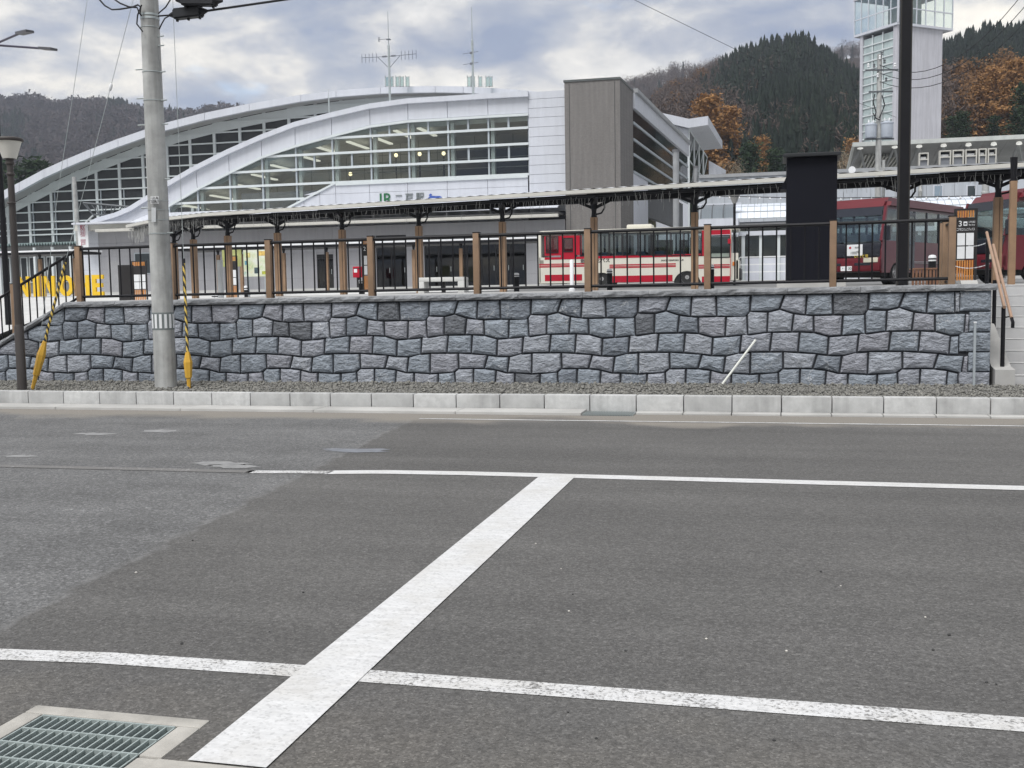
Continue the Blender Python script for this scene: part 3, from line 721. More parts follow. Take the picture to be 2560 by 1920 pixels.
# lantern post, left
LB = G(56, 974, ZG); LY = LB.y
lp = thing('lantern_post', (LB.x, LY, ZG-.02), 'dark brown park lamp post with a frosted cone lantern at the left edge', 'lamp post')
BRN = M('lamp_brown', (.050, .043, .040), .5, .12, 4)
lz = lambda py: W(40, py, LY).z; LX = LB.x
k = LY/F/ .955
MB().tube([(LX, LY, ZG-.1), (LX, LY, lz(818)), (LX, LY, lz(812))], [.070, .070, .058], 16).build('base_sleeve', BRN, lp, True)
MB().tube([(LX, LY, lz(812)), (LX, LY, lz(398))], [.056, .046], 16).build('shaft', BRN, lp, True)
MB().lathe([(.046, lz(440)), (.060, lz(437)), (.060, lz(433)), (.046, lz(430)), (.046, lz(412)), (.066, lz(409)), (.066, lz(406)), (.056, lz(402)), (.060, lz(398)), (.09, lz(396))], (LX, LY, 0), 18).build('collar', BRN, lp, True)
MB().lathe([(.095, lz(396)), (.110, lz(390)), (.176, lz(354)), (.182, lz(352))], (LX, LY, 0), 24).build('lantern', M('frosted_glass', (.70, .68, .62), .35, .04, 3), lp, True)
MB().lathe([(.198, lz(353)), (.205, lz(350)), (.205, lz(347)), (.198, lz(345)), (.17, lz(343))], (LX, LY, 0), 24).build('lantern_cap', BRN, lp, True)
q = lz(506); MB().tube([(LX-.055, LY-.03, q), (LX-.01, LY-.075, q-.02), (LX+.05, LY-.06, q), (LX+.09, LY-.03, q-.02)], .012, 6).build('outlet_clamp', BRN, lp)
# LED street light at the far left
SB = W(19, 764, 19.0); sl_ = thing('street_light', (SB.x, 19.0, SB.z-.1), 'tall dark street light with two arms, cut off at the left edge', 'street light')
tz = W(-14, 112, 19.0).z
MB().tube([(SB.x, 19, SB.z-.4), (SB.x, 19, tz+.1)], [.062, .045], 12).build('shaft', BLK, sl_, True)
T_ = Vector((SB.x, 19, tz))
for (x0, y0, x1, y1) in ((48, 84, 75, 78), (104, 121, 135, 123)):
    a_, e_ = W(x0, y0, 18.6 if y0 > 100 else 18.2), W(x1, y1, 18.5 if y0 > 100 else 18.0)
    MB().tube([T_, a_], .022, 8).build('arm', M('arm_violet', (.05, .045, .07), .4), sl_, True)
    h_ = MB().beam(a_, e_, .16, .045).build('lamp_head', M('lamp_head_grey', (.09, .09, .10), .5), sl_)
# leaning white rod and a thin steel post at the wall foot
A_, B_ = W(1806, 960, YW-.30), W(1889, 850, YW-.06)
tag(MB().tube([A_, B_], .0165, 8).build('leaning_rod', M('pvc_white', (.66, .67, .62), .5, .06, 4), None, True), 'white plastic rod leaning against the foot of the stone wall', 'rod')
A_ = W(2434.5, 955, YW-.12); t = thing('marker_post', (A_.x, A_.y, ZG-.02), 'thin grey steel post standing before the right end of the stone wall', 'post')
MB().bbox(A_.x-.016, A_.x+.016, A_.y-.016, A_.y+.016, ZG-.1, W(2434, 808, YW-.12).z, .003).build('shaft', M('post_grey', (.32, .35, .37), .5), t)
z_ = W(2434, 808, YW-.12).z; MB().bbox(A_.x-.019, A_.x+.019, A_.y-.019, A_.y+.019, z_+.001, z_+.02, .003).build('cap', WHT, t)

# ================================================================== ON THE PLAZA, NEAR
# black cabinet on a plinth
Y = 17.6; c0, c1 = W(1966, 560, Y), W(2092, 560, Y); zt_ = W(2030, 392, Y).z; zb_ = W(2030, 703, Y).z
cb = thing('black_cabinet', ((c0.x+c1.x)/2, Y+.3, plaza_z(Y)), 'tall black metal cabinet with a flat overhanging lid behind the railing', 'cabinet')
CAB = M('cabinet_black', (.006, .0065, .011), .6, .12, 2, spec=.15)
MB().bbox(c0.x, c1.x, Y, Y+.75, zb_, zt_, .008).build('body', CAB, cb)
r0_, r1_ = W(1958, 385, Y-.05), W(2103, 395, Y-.05)
MB().bbox(r0_.x, r1_.x, Y-.10, Y+.85, zt_+.001, zt_+.055, .008).build('lid', M('cabinet_lid', (.016, .018, .021), .5), cb)
for k in range(1, 7):
    x = c0.x+(c1.x-c0.x)*k/7; MB().box(x-.004, x+.004, Y-.006, Y-.0005, zb_+.02, W(2030, 560, Y).z).build('rib', CAB, cb)
h0 = W(1951, 475, Y+.2); MB().prism([(c0.x-.001, Y+.1, W(1960, 440, Y).z), (h0.x, Y+.1, h0.z), (c0.x-.001, Y+.1, h0.z)], (0, .45, 0)).build('side_hood', CAB, cb)
p0, p1 = W(1942, 720, Y-.15), W(2115, 720, Y-.15)
MB().bbox(p0.x, p1.x, Y-.15, Y+.9, plaza_z(Y)-.1, zb_-.001, .01).build('plinth', CONC, cb)
# black column
Y = 18.6; q = W(2255, 714, Y); lc = thing('lamp_column', (q.x, Y, plaza_z(Y)), 'thick black square column rising out of the top of the picture', 'column')
MB().bbox(q.x-.092, q.x+.092, Y-.092, Y+.092, plaza_z(Y)-.05, 9.6, .012).build('shaft', BLK, lc)
for s_ in (-1, 1): MB().box(q.x+s_*.080-.008, q.x+s_*.080+.008, Y-.0965, Y-.0925, plaza_z(Y), 9.5).build('edge_strip', M('column_edge', (.03, .027, .023), .45), lc)
MB().bbox(q.x-.16, q.x+.16, Y-.16, Y+.16, plaza_z(Y)-.02, plaza_z(Y)+.03, .006).build('base_plate', BLK, lc)
# bus-stop boards
ORA = M('orange_slat', (.46, .19, .045), .5, .12, 6); PAPER = M('paper', (.66, .67, .68), .7, .05, 8); SBK = M('board_black', (.016, .014, .014), .5)
def stop_board(x0, x1, yt, yb, Y, num, label, slats_top=True, txt=None):
    a_, b_ = W(x0, yb, Y), W(x1, yb, Y); ztp = W((x0+x1)/2, yt, Y).z; zbt = left_z(a_.x, Y); w_ = b_.x-a_.x; h = ztp-zbt
    t = thing('bus_stop_board', ((a_.x+b_.x)/2, Y, zbt), label, 'bus stop sign', 'bus stop boards')
    for xx in (a_.x, b_.x-.045): MB().bbox(xx, xx+.045, Y, Y+.06, zbt-.02, ztp, .004).build('frame_post', SBK, t)
    MB().box(a_.x+.0455, b_.x-.0455, Y+.012, Y+.03, zbt+h*.33, zbt+h*.88).build('panel', SBK, t)
    MB().box(a_.x+.0455, b_.x-.0455, Y, Y+.05, ztp-.04, ztp).build('top_bar', SBK, t)
    for (f0, f1) in ((.885, .975), (.06, .325)):
        for k in range(7):
            x = a_.x+.055+(w_-.11)*(k+.1)/7; MB().box(x, x+(w_-.11)/7*.62, Y+.005, Y+.03, zbt+h*f0, zbt+h*f1).build('slat', ORA, t)
    for k in range(2):
        for j in range(2):
            x = a_.x+.055+(w_-.11)*k/2; z = zbt+h*(.345+.175*j)
            MB().box(x+.01, x+(w_-.11)/2-.012, Y+.004, Y+.0115, z, z+h*.16).build('timetable', PAPER, t)
    if num:
        text(num, h*.105, WHT, t, (a_.x+w_*.26, Y+.009, zbt+h*.80), depth=.002)
        if txt:
            MB().box(a_.x+w_*.40, a_.x+w_*.56, Y+.005, Y+.0115, zbt+h*.775, zbt+h*.83).build('bus_icon', WHT, t)
            MB().box(a_.x+w_*.43, a_.x+w_*.53, Y+.002, Y+.0045, zbt+h*.79, zbt+h*.81).build('bus_icon_mark', SBK, t)
            text(txt, h*.042, WHT, t, (a_.x+w_*.5, Y+.009, zbt+h*.725), depth=.002, width=w_*.78)
            text('二戸市巡回', h*.030, WHT, t, (a_.x+w_*.76, Y+.009, zbt+h*.82), depth=.002, width=w_*.3); text('Bus Stop', h*.026, WHT, t, (a_.x+w_*.76, Y+.009, zbt+h*.785), depth=.002, width=w_*.26)
    return t
stop_board(2383, 2441, 521, 706, 23.5, '3', 'black bus stop board numbered 3 with orange slats and white timetables', txt='二戸市コミュニティバス')
stop_board(907, 935, 594, 742, 28.5, '2', 'black bus stop board numbered 2 half hidden behind a railing post')
stop_board(567, 595, 639, 722, 43, None, 'small dark bus stop board with white sheets before the map board')
t = stop_board(331, 368, 652, 727, 42, None, 'dark stop board with brown top, beside the black slab left of the pole')
a_, b_ = W(298, 750, 25), W(324, 662, 25)
tag(MB().bbox(a_.x, b_.x, 25, 25.18, left_z(a_.x, 25)-.1, b_.z, .01).build('black_slab_sign', SBK), 'plain upright black slab sign behind the railing left of the pole', 'sign')
# bollards
BOL = []
t = thing('bollard', (0, 0, 0)); ORG[t.name] = Vector((0, 0, 0))
MB().lathe([(.075, -.05), (.075, .5)], n=14).build('shaft', BLK, t, True)
MB().lathe([(.0755, .501), (.0755, .53)], n=14).build('reflector_band', WHT, t, True)
MB().lathe([(.074, .531), (.074, .56)], n=14).build('neck', BLK, t, True)
MB().lathe([(.077, .561), (.077, .59), (.06, .62), (.02, .63)], n=14).build('cap', WHT, t, True)
bpx = [(484, 712, 33, 'first'), (505, 713, 33, 'second'), (533, 708, 36, 'third'), (542, 712, 36, 'fourth'), (589, 707, 33, 'fifth'), (614, 702, 40, 'sixth'), (625, 707, 33, 'seventh'), (741, 705, 33, ''), (903, 699, 29, ''), (1291, 682, 28, ''), (1524, 672, 28, ''), (1778, 661, 27, ''), (2331, 637, 22.5, '')]
bl = ['leftmost black bollard right of the utility pole', 'black bollard second from the utility pole, beside the canopy post', 'black bollard third from the utility pole, left of the grey cylinder', 'black bollard fourth from the utility pole, against the grey cylinder', 'black bollard by the small stop board under the canopy', 'black bollard farther back below the map board', 'black bollard before the map board, right of the other one', 'black bollard with white cap left of the red post box', 'black bollard left of the stop board numbered 2', 'black bollard left of the bus tail', 'black bollard by the rear wheel of the red and white bus', 'black bollard behind the railing post at the bus front', 'black bollard in front of the red minibus door by the wooden bench']
for k, ((px, py, Y, _), lb) in enumerate(zip(bpx, bl)):
    o = t if k == 0 else copy_tree(t); q = W(px, py, Y); z = left_z(q.x, Y); o.location = (q.x, Y, z); s_ = max(.75, min(1.35, (q.z-z)/.63)); o.scale = (1, 1, s_)
    tag(o, lb, 'bollard', 'black bollards along the bus bays')
# white post
q0, q1 = W(1430, 735, 24), W(1430, 649, 24); t = thing('white_bollard', (q0.x, 24, plaza_z(24)), 'slim white bollard standing in front of the bus tail', 'bollard')
MB().lathe([(.045, plaza_z(24)-.03), (.045, q1.z-.02), (.03, q1.z)], (q0.x, 24, 0), 14).build('shaft', WHT, t, True)
MB().lathe([(.075, plaza_z(24)-.03), (.075, plaza_z(24)+.06), (.05, plaza_z(24)+.07)], (q0.x, 24, 0), 14).build('base', WHT, t, True)
# white stone arch bench
Y = 27.5; a_, b_ = W(1044, 740, Y), W(1161, 740, Y); zt_ = W(1100, 693, Y).z; z0 = plaza_z(Y); th = .125
t = thing('white_arch_bench', ((a_.x+b_.x)/2, Y, z0), 'low white rounded stone bench shaped like an arch behind the railing', 'bench')
STW = M('white_stone', (.60, .60, .58), .8, .08, 5, .3, 60)
MB().bbox(a_.x, b_.x, Y, Y+.45, zt_-.12, zt_, .035).build('seat', STW, t, True)
MB().bbox(a_.x+.002, a_.x+.19, Y+.004, Y+.446, z0-.05, zt_-.1, .03).build('leg', STW, t, True); MB().bbox(b_.x-.19, b_.x-.002, Y+.004, Y+.446, z0-.05, zt_-.1, .03).build('leg', STW, t, True)
MB().box((a_.x+b_.x)/2-.04, (a_.x+b_.x)/2+.05, Y+.2, Y+.3, z0, zt_-.122).build('middle_post', SBK, t)
# grey cylinder planter-post
q = W(553, 748, 31); z0 = left_z(q.x, 31); t = thing('grey_pillar', (q.x, 31, z0), 'thick pale grey round pillar on a square block among the bollards', 'pillar')
MB().bbox(q.x-.12, q.x+.12, 30.88, 31.12, z0-.05, z0+.28, .012).build('block', CONC, t)
MB().lathe([(.095, z0+.281), (.095, W(553, 650, 31).z)], (q.x, 31, 0), 18).build('shaft', M('pillar_grey', (.50, .52, .53), .6, .06, 3), t, True)
# dark plank lying behind the coping
a_, b_ = W(614, 745, 20), W(755, 745, 20)
tag(MB().bbox(a_.x, b_.x, 19.9, 20.3, left_z(a_.x, 20)-.02, W(680, 742, 20).z, .01).build('dark_plank', M('dark_wood', (.06, .035, .025), .6)), 'dark wooden plank lying low behind the coping', 'plank')
# wooden bench by the minibus
Y = 21.5; a_, b_ = W(2279, 715, Y), W(2347, 715, Y); z0 = plaza_z(Y); zt_ = W(2310, 670, Y).z
t = thing('wooden_bench', ((a_.x+b_.x)/2, Y, z0), 'small brown slatted wooden bench in front of the red minibus', 'bench')
BW = M('bench_wood', (.17, .085, .05), .6, .15, 6)
MB().bbox(a_.x, b_.x, Y, Y+.4, zt_-.03, zt_, .006).build('seat', BW, t)
for k in range(8):
    x = a_.x+.005+(b_.x-a_.x-.05)*k/7; MB().bbox(x, x+.04, Y+.01, Y+.05, z0-.02, zt_-.031, .004).build('slat', BW, t)
# chain posts and chain near the steps
def chain(a_, b_, s_, label):
    pts = sag(a_, b_, s_, 16); t = thing('chain', a_, label, 'chain'); 
    for k, (p, q) in enumerate(zip(pts, pts[1:])):
        MB().beam(p, q+(q-p)*.15, .016 if k % 2 else .006, .006 if k % 2 else .016).build('link', WHT, t)
chain(W(2421, 615, 22), W(2472, 604, 20), .03, 'upper white plastic chain between the stop board and the handrail')
chain(W(2384, 664, 22), W(2472, 660, 20), .06, 'lower white plastic chain between the stop board and the handrail')
Y = 20; q = W(2467, 706, Y); t_ = W(2467, 600, Y)
tag(MB().tube([(q.x, Y, plaza_z(Y)-.03), (q.x, Y, t_.z)], .032, 10).build('chain_post', BLK, None, True), 'short black post holding the white chains near the handrail', 'post')
# ================================================================== CANOPIES
def CW(X, Z, z): p = R0*X+FH*Z; return Vector((p.x, p.y, z))
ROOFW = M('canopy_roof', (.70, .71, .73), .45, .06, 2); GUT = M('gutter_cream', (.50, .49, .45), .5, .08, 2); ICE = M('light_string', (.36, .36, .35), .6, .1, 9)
LINE = 27.0
fe = [(X, LINE-.487*X) for X in (14, 11.5, 9, 6.5, 4, 1.5, -1, -3.5, -6, -7.5, -9)]+[(-10.6, 32.8), (-11.7, 34.2), (-12.8, 35.8)]
zr = 1.55+246/F*27.0
nc = thing('bus_canopy', CW(0, 27.5, plaza_z(27)), 'long bus shelter canopy on brown posts with icicle lights, nearest the railing', 'canopy')
def offs(i, d_):
    p = Vector(fe[i]); a_, b_ = Vector(fe[max(i-1, 0)]), Vector(fe[min(i+1, len(fe)-1)]); t = (b_-a_).normalized(); n_ = Vector((-t.y, t.x)); n_ = n_ if n_.y > 0 else -n_
    return p+n_*d_
for i in range(len(fe)-1):
    f0, f1, k0_, k1_ = Vector(fe[i]), Vector(fe[i+1]), offs(i, 2.3), offs(i+1, 2.3)
    b = MB(); n = max(4, int((f1-f0).length/.30))
    for k in range(n):
        t0, t1 = k/n, (k+1)/n; tm = (t0+t1)/2
        P_ = []
        for t_, dz in ((t0, 0.016), (tm, .0), (t1, .016)):
            a_ = f0.lerp(f1, t_); c_ = k0_.lerp(k1_, t_); P_.append((CW(a_.x, a_.y, zr+dz), CW(c_.x, c_.y, zr+.22+dz)))
        for (a_, c_), (d_, e_) in zip(P_, P_[1:]): b.quad(a_, d_, e_, c_)
    b.build('roof_sheet', ROOFW, nc)
    A_, B_ = CW(f0.x, f0.y, zr), CW(f1.x, f1.y, zr); C_, D_ = CW(k0_.x, k0_.y, zr+.18), CW(k1_.x, k1_.y, zr+.18)
    MB().beam(A_-Vector((0, 0, .05)), B_-Vector((0, 0, .05)), .07, .085).build('gutter', GUT, nc)
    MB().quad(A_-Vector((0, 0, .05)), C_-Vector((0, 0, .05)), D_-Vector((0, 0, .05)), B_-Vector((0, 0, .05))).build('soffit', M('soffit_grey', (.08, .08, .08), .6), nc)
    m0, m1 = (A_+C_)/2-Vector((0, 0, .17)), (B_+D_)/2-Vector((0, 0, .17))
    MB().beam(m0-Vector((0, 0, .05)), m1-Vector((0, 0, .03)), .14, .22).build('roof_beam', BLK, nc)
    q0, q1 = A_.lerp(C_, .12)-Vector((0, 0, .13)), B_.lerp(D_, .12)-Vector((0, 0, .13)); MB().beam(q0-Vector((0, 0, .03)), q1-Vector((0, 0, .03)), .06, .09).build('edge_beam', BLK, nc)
PW_ = M('canopy_wood', (.265, .168, .100), .55, .16, 3, .2, 60, streak=.15)
def zline(px, c_=27.95): u = (px-1280)/F; return c_/(1+.487*u)
pl = [(p, zline(p)) for p in (699, 860, 1051, 1259, 1487, 1737, 2012, 2250, 2490)]+[(575, 32.3), (489, 34.0), (441, 36.0)]
for px, Z in pl:
    q = PA(px, 740, Z); z0 = left_z(q.x, q.y); h = zr-.62
    p = MB().bbox(q.x-.085, q.x+.085, q.y-.085, q.y+.085, z0-.05, h, .006).build('post', PW_, nc)
    MB().box(q.x+.012, q.x+.026, q.y-.0905, q.y-.0855, z0, h-.02).build('post_groove', M('groove_dark', (.05, .03, .02), .8), p)
    MB().tube([(q.x, q.y, h), (q.x, q.y, h+.14), (q.x, q.y, h+.40)], [.075, .06, .10], 8).build('capital', BLK, p, True)
    for s_ in (-1, 1):
        d_ = R0*.9*s_-FH*.44*s_
        MB().beam(Vector((q.x, q.y, h+.22)), Vector((q.x, q.y, h+.40))+d_*.42, .05, .07).build('brace', BLK, p)
        if s_ > 0: MB().tube([Vector((q.x, q.y, h+.06)), Vector((q.x, q.y, h+.10))+d_*.20, Vector((q.x, q.y, h+.22))+d_*.28, Vector((q.x, q.y, h+.38))+d_*.28], .022, 6).build('drain_pipe', BLK, p, True)
        MB().beam(Vector((q.x, q.y, h+.36)), Vector((q.x, q.y, h+.40))+FH*.9*s_, .07, .08).build('arm', BLK, p)
for px, py in ((1337, 494), (1615, 480), (1480, 488), (760, 528), (600, 540), (1150, 505)):
    q = PA(px, py, zline(px, 27.6)); MB().bbox(q.x-.3, q.x+.3, q.y-.05, q.y+.05, zr-.14, zr-.105, .01).build('strip_lamp', WHT, nc)
# icicle light strings along the canopy edge
il = thing('icicle_lights', CW(0, 27.2, zr-.6), 'pale icicle light strings hanging along the near canopy edge', 'string lights')
bs = MB()
for i in range(len(fe)-1):
    b = bs; f0, f1 = Vector(fe[i]), Vector(fe[i+1]); n = int((f1-f0).length/.050); dens = 2 if i >= 10 else 1
    lens = [.12, .22, .18, .34, .15, .26, .20]
    for k in range(n*dens):
        t_ = (k+random.random()*.6)/(n*dens); a_ = f0.lerp(f1, t_); p = CW(a_.x, a_.y+.18+random.random()*.5, zr-.12)
        if random.random() < .25 and i < 10: continue
        l_ = random.choice(lens)*(1.45 if i >= 11 else random.choice((.8, 1, 1.3))); pts = [p]
        m_ = 3
        for j in range(m_): pts.append(pts[-1]+Vector((random.uniform(-.02, .02), 0, -l_/m_)))
        b.tube(pts, .0048 if i < 11 else .012, 3)
    MB().tube([CW(f0.x, f0.y+.25, zr-.13), CW(*((f0.lerp(f1, .5))+Vector((0, .25))), zr-.16), CW(f1.x, f1.y+.25, zr-.13)], .012, 5).build('carrier_cable', RUB, il)
# back row post seen at far right
tag(bs.build('light_strands', ICE, il), kind='stuff')
q = PA(2528, 704, 20.6); t = thing('brown_post', (q.x, q.y, plaza_z(q.y)), 'free brown wooden post at the right edge behind the steps', 'post')
MB().bbox(q.x-.06, q.x+.06, q.y-.06, q.y+.06, plaza_z(q.y)-.05, zr-.5, .005).build('shaft', PW_, t)
MB().tube([(q.x, q.y, zr-.5), (q.x, q.y, zr-.05)], [.05, .07], 8).build('capital', BLK, t)
# station-side canopy
Y = 51.5; zc = W(1000, 606, Y).z
def flat_canopy(x0, x1, Y, zc, posts, label, dep=2.2, th=.16):
    t = thing('platform_canopy', ((x0+x1)/2, Y+1, plaza_z(Y)), label, 'canopy', 'low canopies before the station')
    MB().bbox(x0, x1, Y, Y+dep, zc, zc+.09, .02).build('roof', ROOFW, t)
    MB().box(x0+.05, x1-.05, Y+.04, Y+dep-.05, zc-.13, zc-.002).build('roof_beam', BLK, t)
    for px in posts:
        q = W(px, 700, Y+.6); p = MB().bbox(q.x-.08, q.x+.08, Y+.5, Y+.66, plaza_z(Y)-.05, zc-.36, .005).build('post', PW_, t)
        MB().tube([(q.x, Y+.58, zc-.36), (q.x, Y+.58, zc-.13)], [.05, .09], 8).build('capital', BLK, p)
    return t
flat_canopy(W(440, 620, Y).x, W(1345, 600, Y).x, Y, zc, (548, 606, 712, 819, 1036, 1154, 1262), 'low flat canopy on brown posts in front of the station wall')
t = flat_canopy(W(-90, 627, 50).x, W(193, 622, 50).x, 50, W(100, 630, 50).z, (103, 190, -20), 'low flat white canopy at the far left behind the yellow letters')

# ================================================================== VEHICLES
GLS = glass('vehicle_glass', (.80, .88, .88), .9, .80); TYRE = M('tyre', (.018, .018, .019), .85, .2, 20); RIM = M('rim_grey', (.36, .36, .36), .45, .1, 10, metal=.4)
SEAT = M('seat_blue', (.07, .09, .14), .8); INT = M('vehicle_interior', (.30, .31, .32), .8)
def wheel(par, x, y, r, w_=.24, side=-1):
    def rz(r_, a_): return Vector((x, a_, r))+Vector((0, 0, 0))
    b = MB(); n = 22; prof = [(r*.62, 0), (r*.93, 0), (r, .05), (r, w_-.05), (r*.93, w_), (r*.62, w_)]
    for rr, yy in prof:
        for q in range(n): t_ = 2*pi*q/n; b.v.append(Vector((x+rr*cos(t_), y-side*yy, r+rr*sin(t_))))
    for k in range(len(prof)-1):
        for q in range(n): q2 = (q+1) % n; b.f.append((k*n+q, k*n+q2, (k+1)*n+q2, (k+1)*n+q))
    wh = b.build('wheel', TYRE, par, True)
    b = MB(); prof = [(.02, .02), (r*.2, .02), (r*.24, .06), (r*.5, .07), (r*.62, .02)]
    for rr, yy in prof:
        for q in range(n): t_ = 2*pi*q/n; b.v.append(Vector((x+rr*cos(t_), y-side*yy, r+rr*sin(t_))))
    for k in range(len(prof)-1):
        for q in range(n): q2 = (q+1) % n; b.f.append((k*n+q, k*n+q2, (k+1)*n+q2, (k+1)*n+q))
    b.build('rim', RIM, wh, True)
    for k in range(6):
        t_ = 2*pi*k/6; MB().box(x+r*.36*cos(t_)-.02, x+r*.36*cos(t_)+.02, y-.065*side*1-.03, y-.065*side+.0, r+r*.36*sin(t_)-.02, r+r*.36*sin(t_)+.02).build('rim_bolt', RIM, wh)
    return wh
# -- route bus: x = 0 tail .. L nose, near side y = 0
YB = 47.6; r0_, r1_ = W(1347, 650, YB), W(1847, 640, YB); LB_ = r1_.x-r0_.x; BZ = W(1600, 720, YB).z
CRM = M('bus_cream', (.63, .61, .53), .35, .05, 2); RED = M('bus_red', (.40, .012, .030), .4, .06, 2, spec=.2); WIN = M('bus_window_frame', (.010, .010, .012), .4)
bus = local('route_bus', (r0_.x, YB, BZ), 0, 'cream and red city bus parked side-on in front of the station', 'bus')
HB = W(1600, 570, YB).z-BZ; WB_ = 2.3
sx_ = LB_/(1960-232.0); X_ = lambda px: (px-232)*sx_
def zb(px, py): gy = 858-(px-780)*.034; return (gy-py)/(858-.034*0-(px-780)*.034-(330-(px-250)*.0236))*HB
zl_ = zb(1000, 795); zw = zb(1000, 556); zt2 = zb(1000, 350)
arch = [(X_(790), .60), (X_(1527), .60)]
# lower body side with round wheel openings
def side_panel(y, name):
    pts = [(0.02, zl_)]
    for cx_, r in arch:
        for k in range(13):
            t_ = pi-pi*k/12; pts.append((cx_+r*cos(t_), max(zl_, .12+r*sin(t_)*1.0+.0) if k not in (0, 12) else zl_))
    pts += [(LB_-.03, zl_), (LB_-.02, zw), (.02, zw)]
    MB().prism([(x, y, z) for x, z in pts], (0, .05, 0)).build(name, CRM, bus)
side_panel(0, 'side_panel'); side_panel(WB_-.05, 'side_panel')
MB().bbox(.0, LB_, -.008, WB_+.008, zt2-.02, HB, .10).build('roof', CRM, bus, True)
MB().bbox(-.02, .12, .0, WB_, zl_, zt2, .05).build('rear_panel', CRM, bus, True)
MB().bbox(LB_-.16, LB_+.02, .0, WB_, zl_, zb(1900, 585), .05).build('front_panel', CRM, bus, True)
MB().box(.15, LB_-.18, .06, WB_-.06, zl_+.02, zl_+.1).build('floor', INT, bus)
for x in np.arange(1.0, LB_-1.6, .85):
    for y in (.25, 1.35): MB().bbox(x, x+.42, y, y+.75, zl_+.3, zw+.18, .05).build('seat', SEAT, bus, True)
# red areas of the side, proud of the cream panel
def red(px0, px1, py0, py1, name='red_panel', y=-.006, mat=RED):
    x0, x1 = X_(px0), X_(px1); zc0, zc1 = zb((px0+px1)/2, py1), zb((px0+px1)/2, py0); return MB().box(x0, x1, y, -.0005, zc0, zc1).build(name, mat, bus)
segs = [(285, 618), (880, 1404), (1652, 1886)]
for s0, s1 in segs: red(s0, s1, 733, 792, 'red_skirt')
for (y0, y1) in ((630, 640), (645, 652), (655, 664)):
    for s0, s1 in ((235, 690), (860, 1432), (1625, 1886)): red(s0, s1, y0, y1, 'red_stripe')
red(285, 1700, 556, 577, 'red_stripe', -.010)
red(285, 618, 376, 555.5, 'rear_red_panel'); red(1652, 1886, 332, 372, 'front_red_panel')
red(1652, 1712, 372.5, 555, 'front_red_panel')
d_ = red(430, 560, 374, 590, 'emergency_door', -.014)
def window(px0, px1, py0, py1, y=-.012, name='window'):
    x0, x1 = X_(px0), X_(px1); mdx = (px0+px1)/2; z0, z1 = zb(mdx, py1), zb(mdx, py0)
    f_ = MB(); e = .035
    f_.box(x0, x1, y-.012, y+.04, z0, z0+e); f_.box(x0, x1, y-.012, y+.04, z1-e, z1); f_.box(x0, x0+e, y-.012, y+.04, z0+e, z1-e); f_.box(x1-e, x1, y-.012, y+.04, z0+e, z1-e)
    w_ = f_.build(name, WIN, bus); MB().box(x0+e, x1-e, y+.005, y+.012, z0+e, z1-e).build('pane', GLS, w_); return w_
window(297, 410, 380, 535, -.02); window(457, 540, 395, 525, -.028)
we = [600, 745, 860, 975, 1110, 1225, 1390, 1500, 1655]
for p, q in zip(we, we[1:]): window(p+1, q-1, 352, 555)
# dark band between roof and panes stays open: far side windows too
for p, q in zip(we, we[1:]):
    x0, x1 = X_(p), X_(q); f_ = MB().box(x0, x0+.08, WB_-.045, WB_-.002, zw, zt2).build('far_pillar', WIN, bus)
window(1716, 1888, 376, 572, -.006, 'driver_window')
MB().box(X_(1886), X_(1900), -.012, .05, zl_+.2, zt2).build('corner_pillar', CRM, bus)
MB().hexa([(LB_-.02, .12, zb(1900, 580)), (LB_, .12, zb(1900, 580)), (LB_, WB_-.12, zb(1900, 580)), (LB_-.02, WB_-.12, zb(1900, 580)), (LB_-.14, .12, zt2-.02), (LB_-.12, .12, zt2-.02), (LB_-.12, WB_-.12, zt2-.02), (LB_-.14, WB_-.12, zt2-.02)]).build('windscreen', GLS, bus)
MB().bbox(LB_-.32, LB_+.10, .02, WB_-.02, .30, zb(1900, 662), .05).build('front_bumper', M('bumper_black', (.03, .03, .032), .5), bus, True)
MB().bbox(-.06, .22, .02, WB_-.02, zl_-.02, zb(250, 738), .04).build('rear_bumper', M('bumper_black', (.03, .03, .032), .5), bus, True)
MB().bbox(X_(995), X_(1215), .6, 1.7, HB-.01, HB+zb(1100, 268)-HB+.0 if zb(1100, 268) > HB+.05 else HB+.2, .07).build('air_conditioner', CRM, bus, True)
MB().bbox(X_(1908), X_(1932), -.03, .0, zb(1915, 640), zb(1915, 606), .008).build('side_marker', M('marker_amber', (.75, .22, .03), .35), bus)
MB().tube([(X_(1888), -.06, zb(1888, 330)), (X_(1893), -.16, zb(1888, 420)), (X_(1893), -.16, zb(1888, 640)), (X_(1888), -.03, zb(1888, 760))], .018, 6).build('mirror_stay', M('mirror_red', (.5, .08, .08), .4), bus, True)
MB().bbox(X_(1870), X_(1897), -.24, -.14, zb(1885, 452), zb(1885, 410), .02).build('mirror', RED, bus)
MB().tube([(LB_+.02, .1, zb(1940, 345)), (LB_+.3, .0, zb(1960, 350)), (LB_+.36, -.02, zb(1960, 372))], .016, 6).build('mirror_arm', GALV, bus, True)
MB().bbox(LB_+.30, LB_+.42, -.06, .04, zb(1960, 420), zb(1960, 372), .02).build('mirror', WIN, bus)
MB().box(X_(247), X_(275), -.006, -.0005, zb(260, 634), zb(260, 602)).build('vent', M('vent_grey', (.25, .23, .19), .6), bus)
SBK2 = M('lettering_black', (.02, .02, .02), .5)
text('岩手県北バス', .20, SBK2, bus, (X_(735), -.002, zb(735, 606)), depth=.003, width=X_(860)-X_(600), bold=.006)
text('IWATE KENPOKU BUS', .10, SBK2, bus, (X_(1402), -.002, zb(1402, 597)), depth=.003, width=X_(1500)-X_(1310), bold=.004)
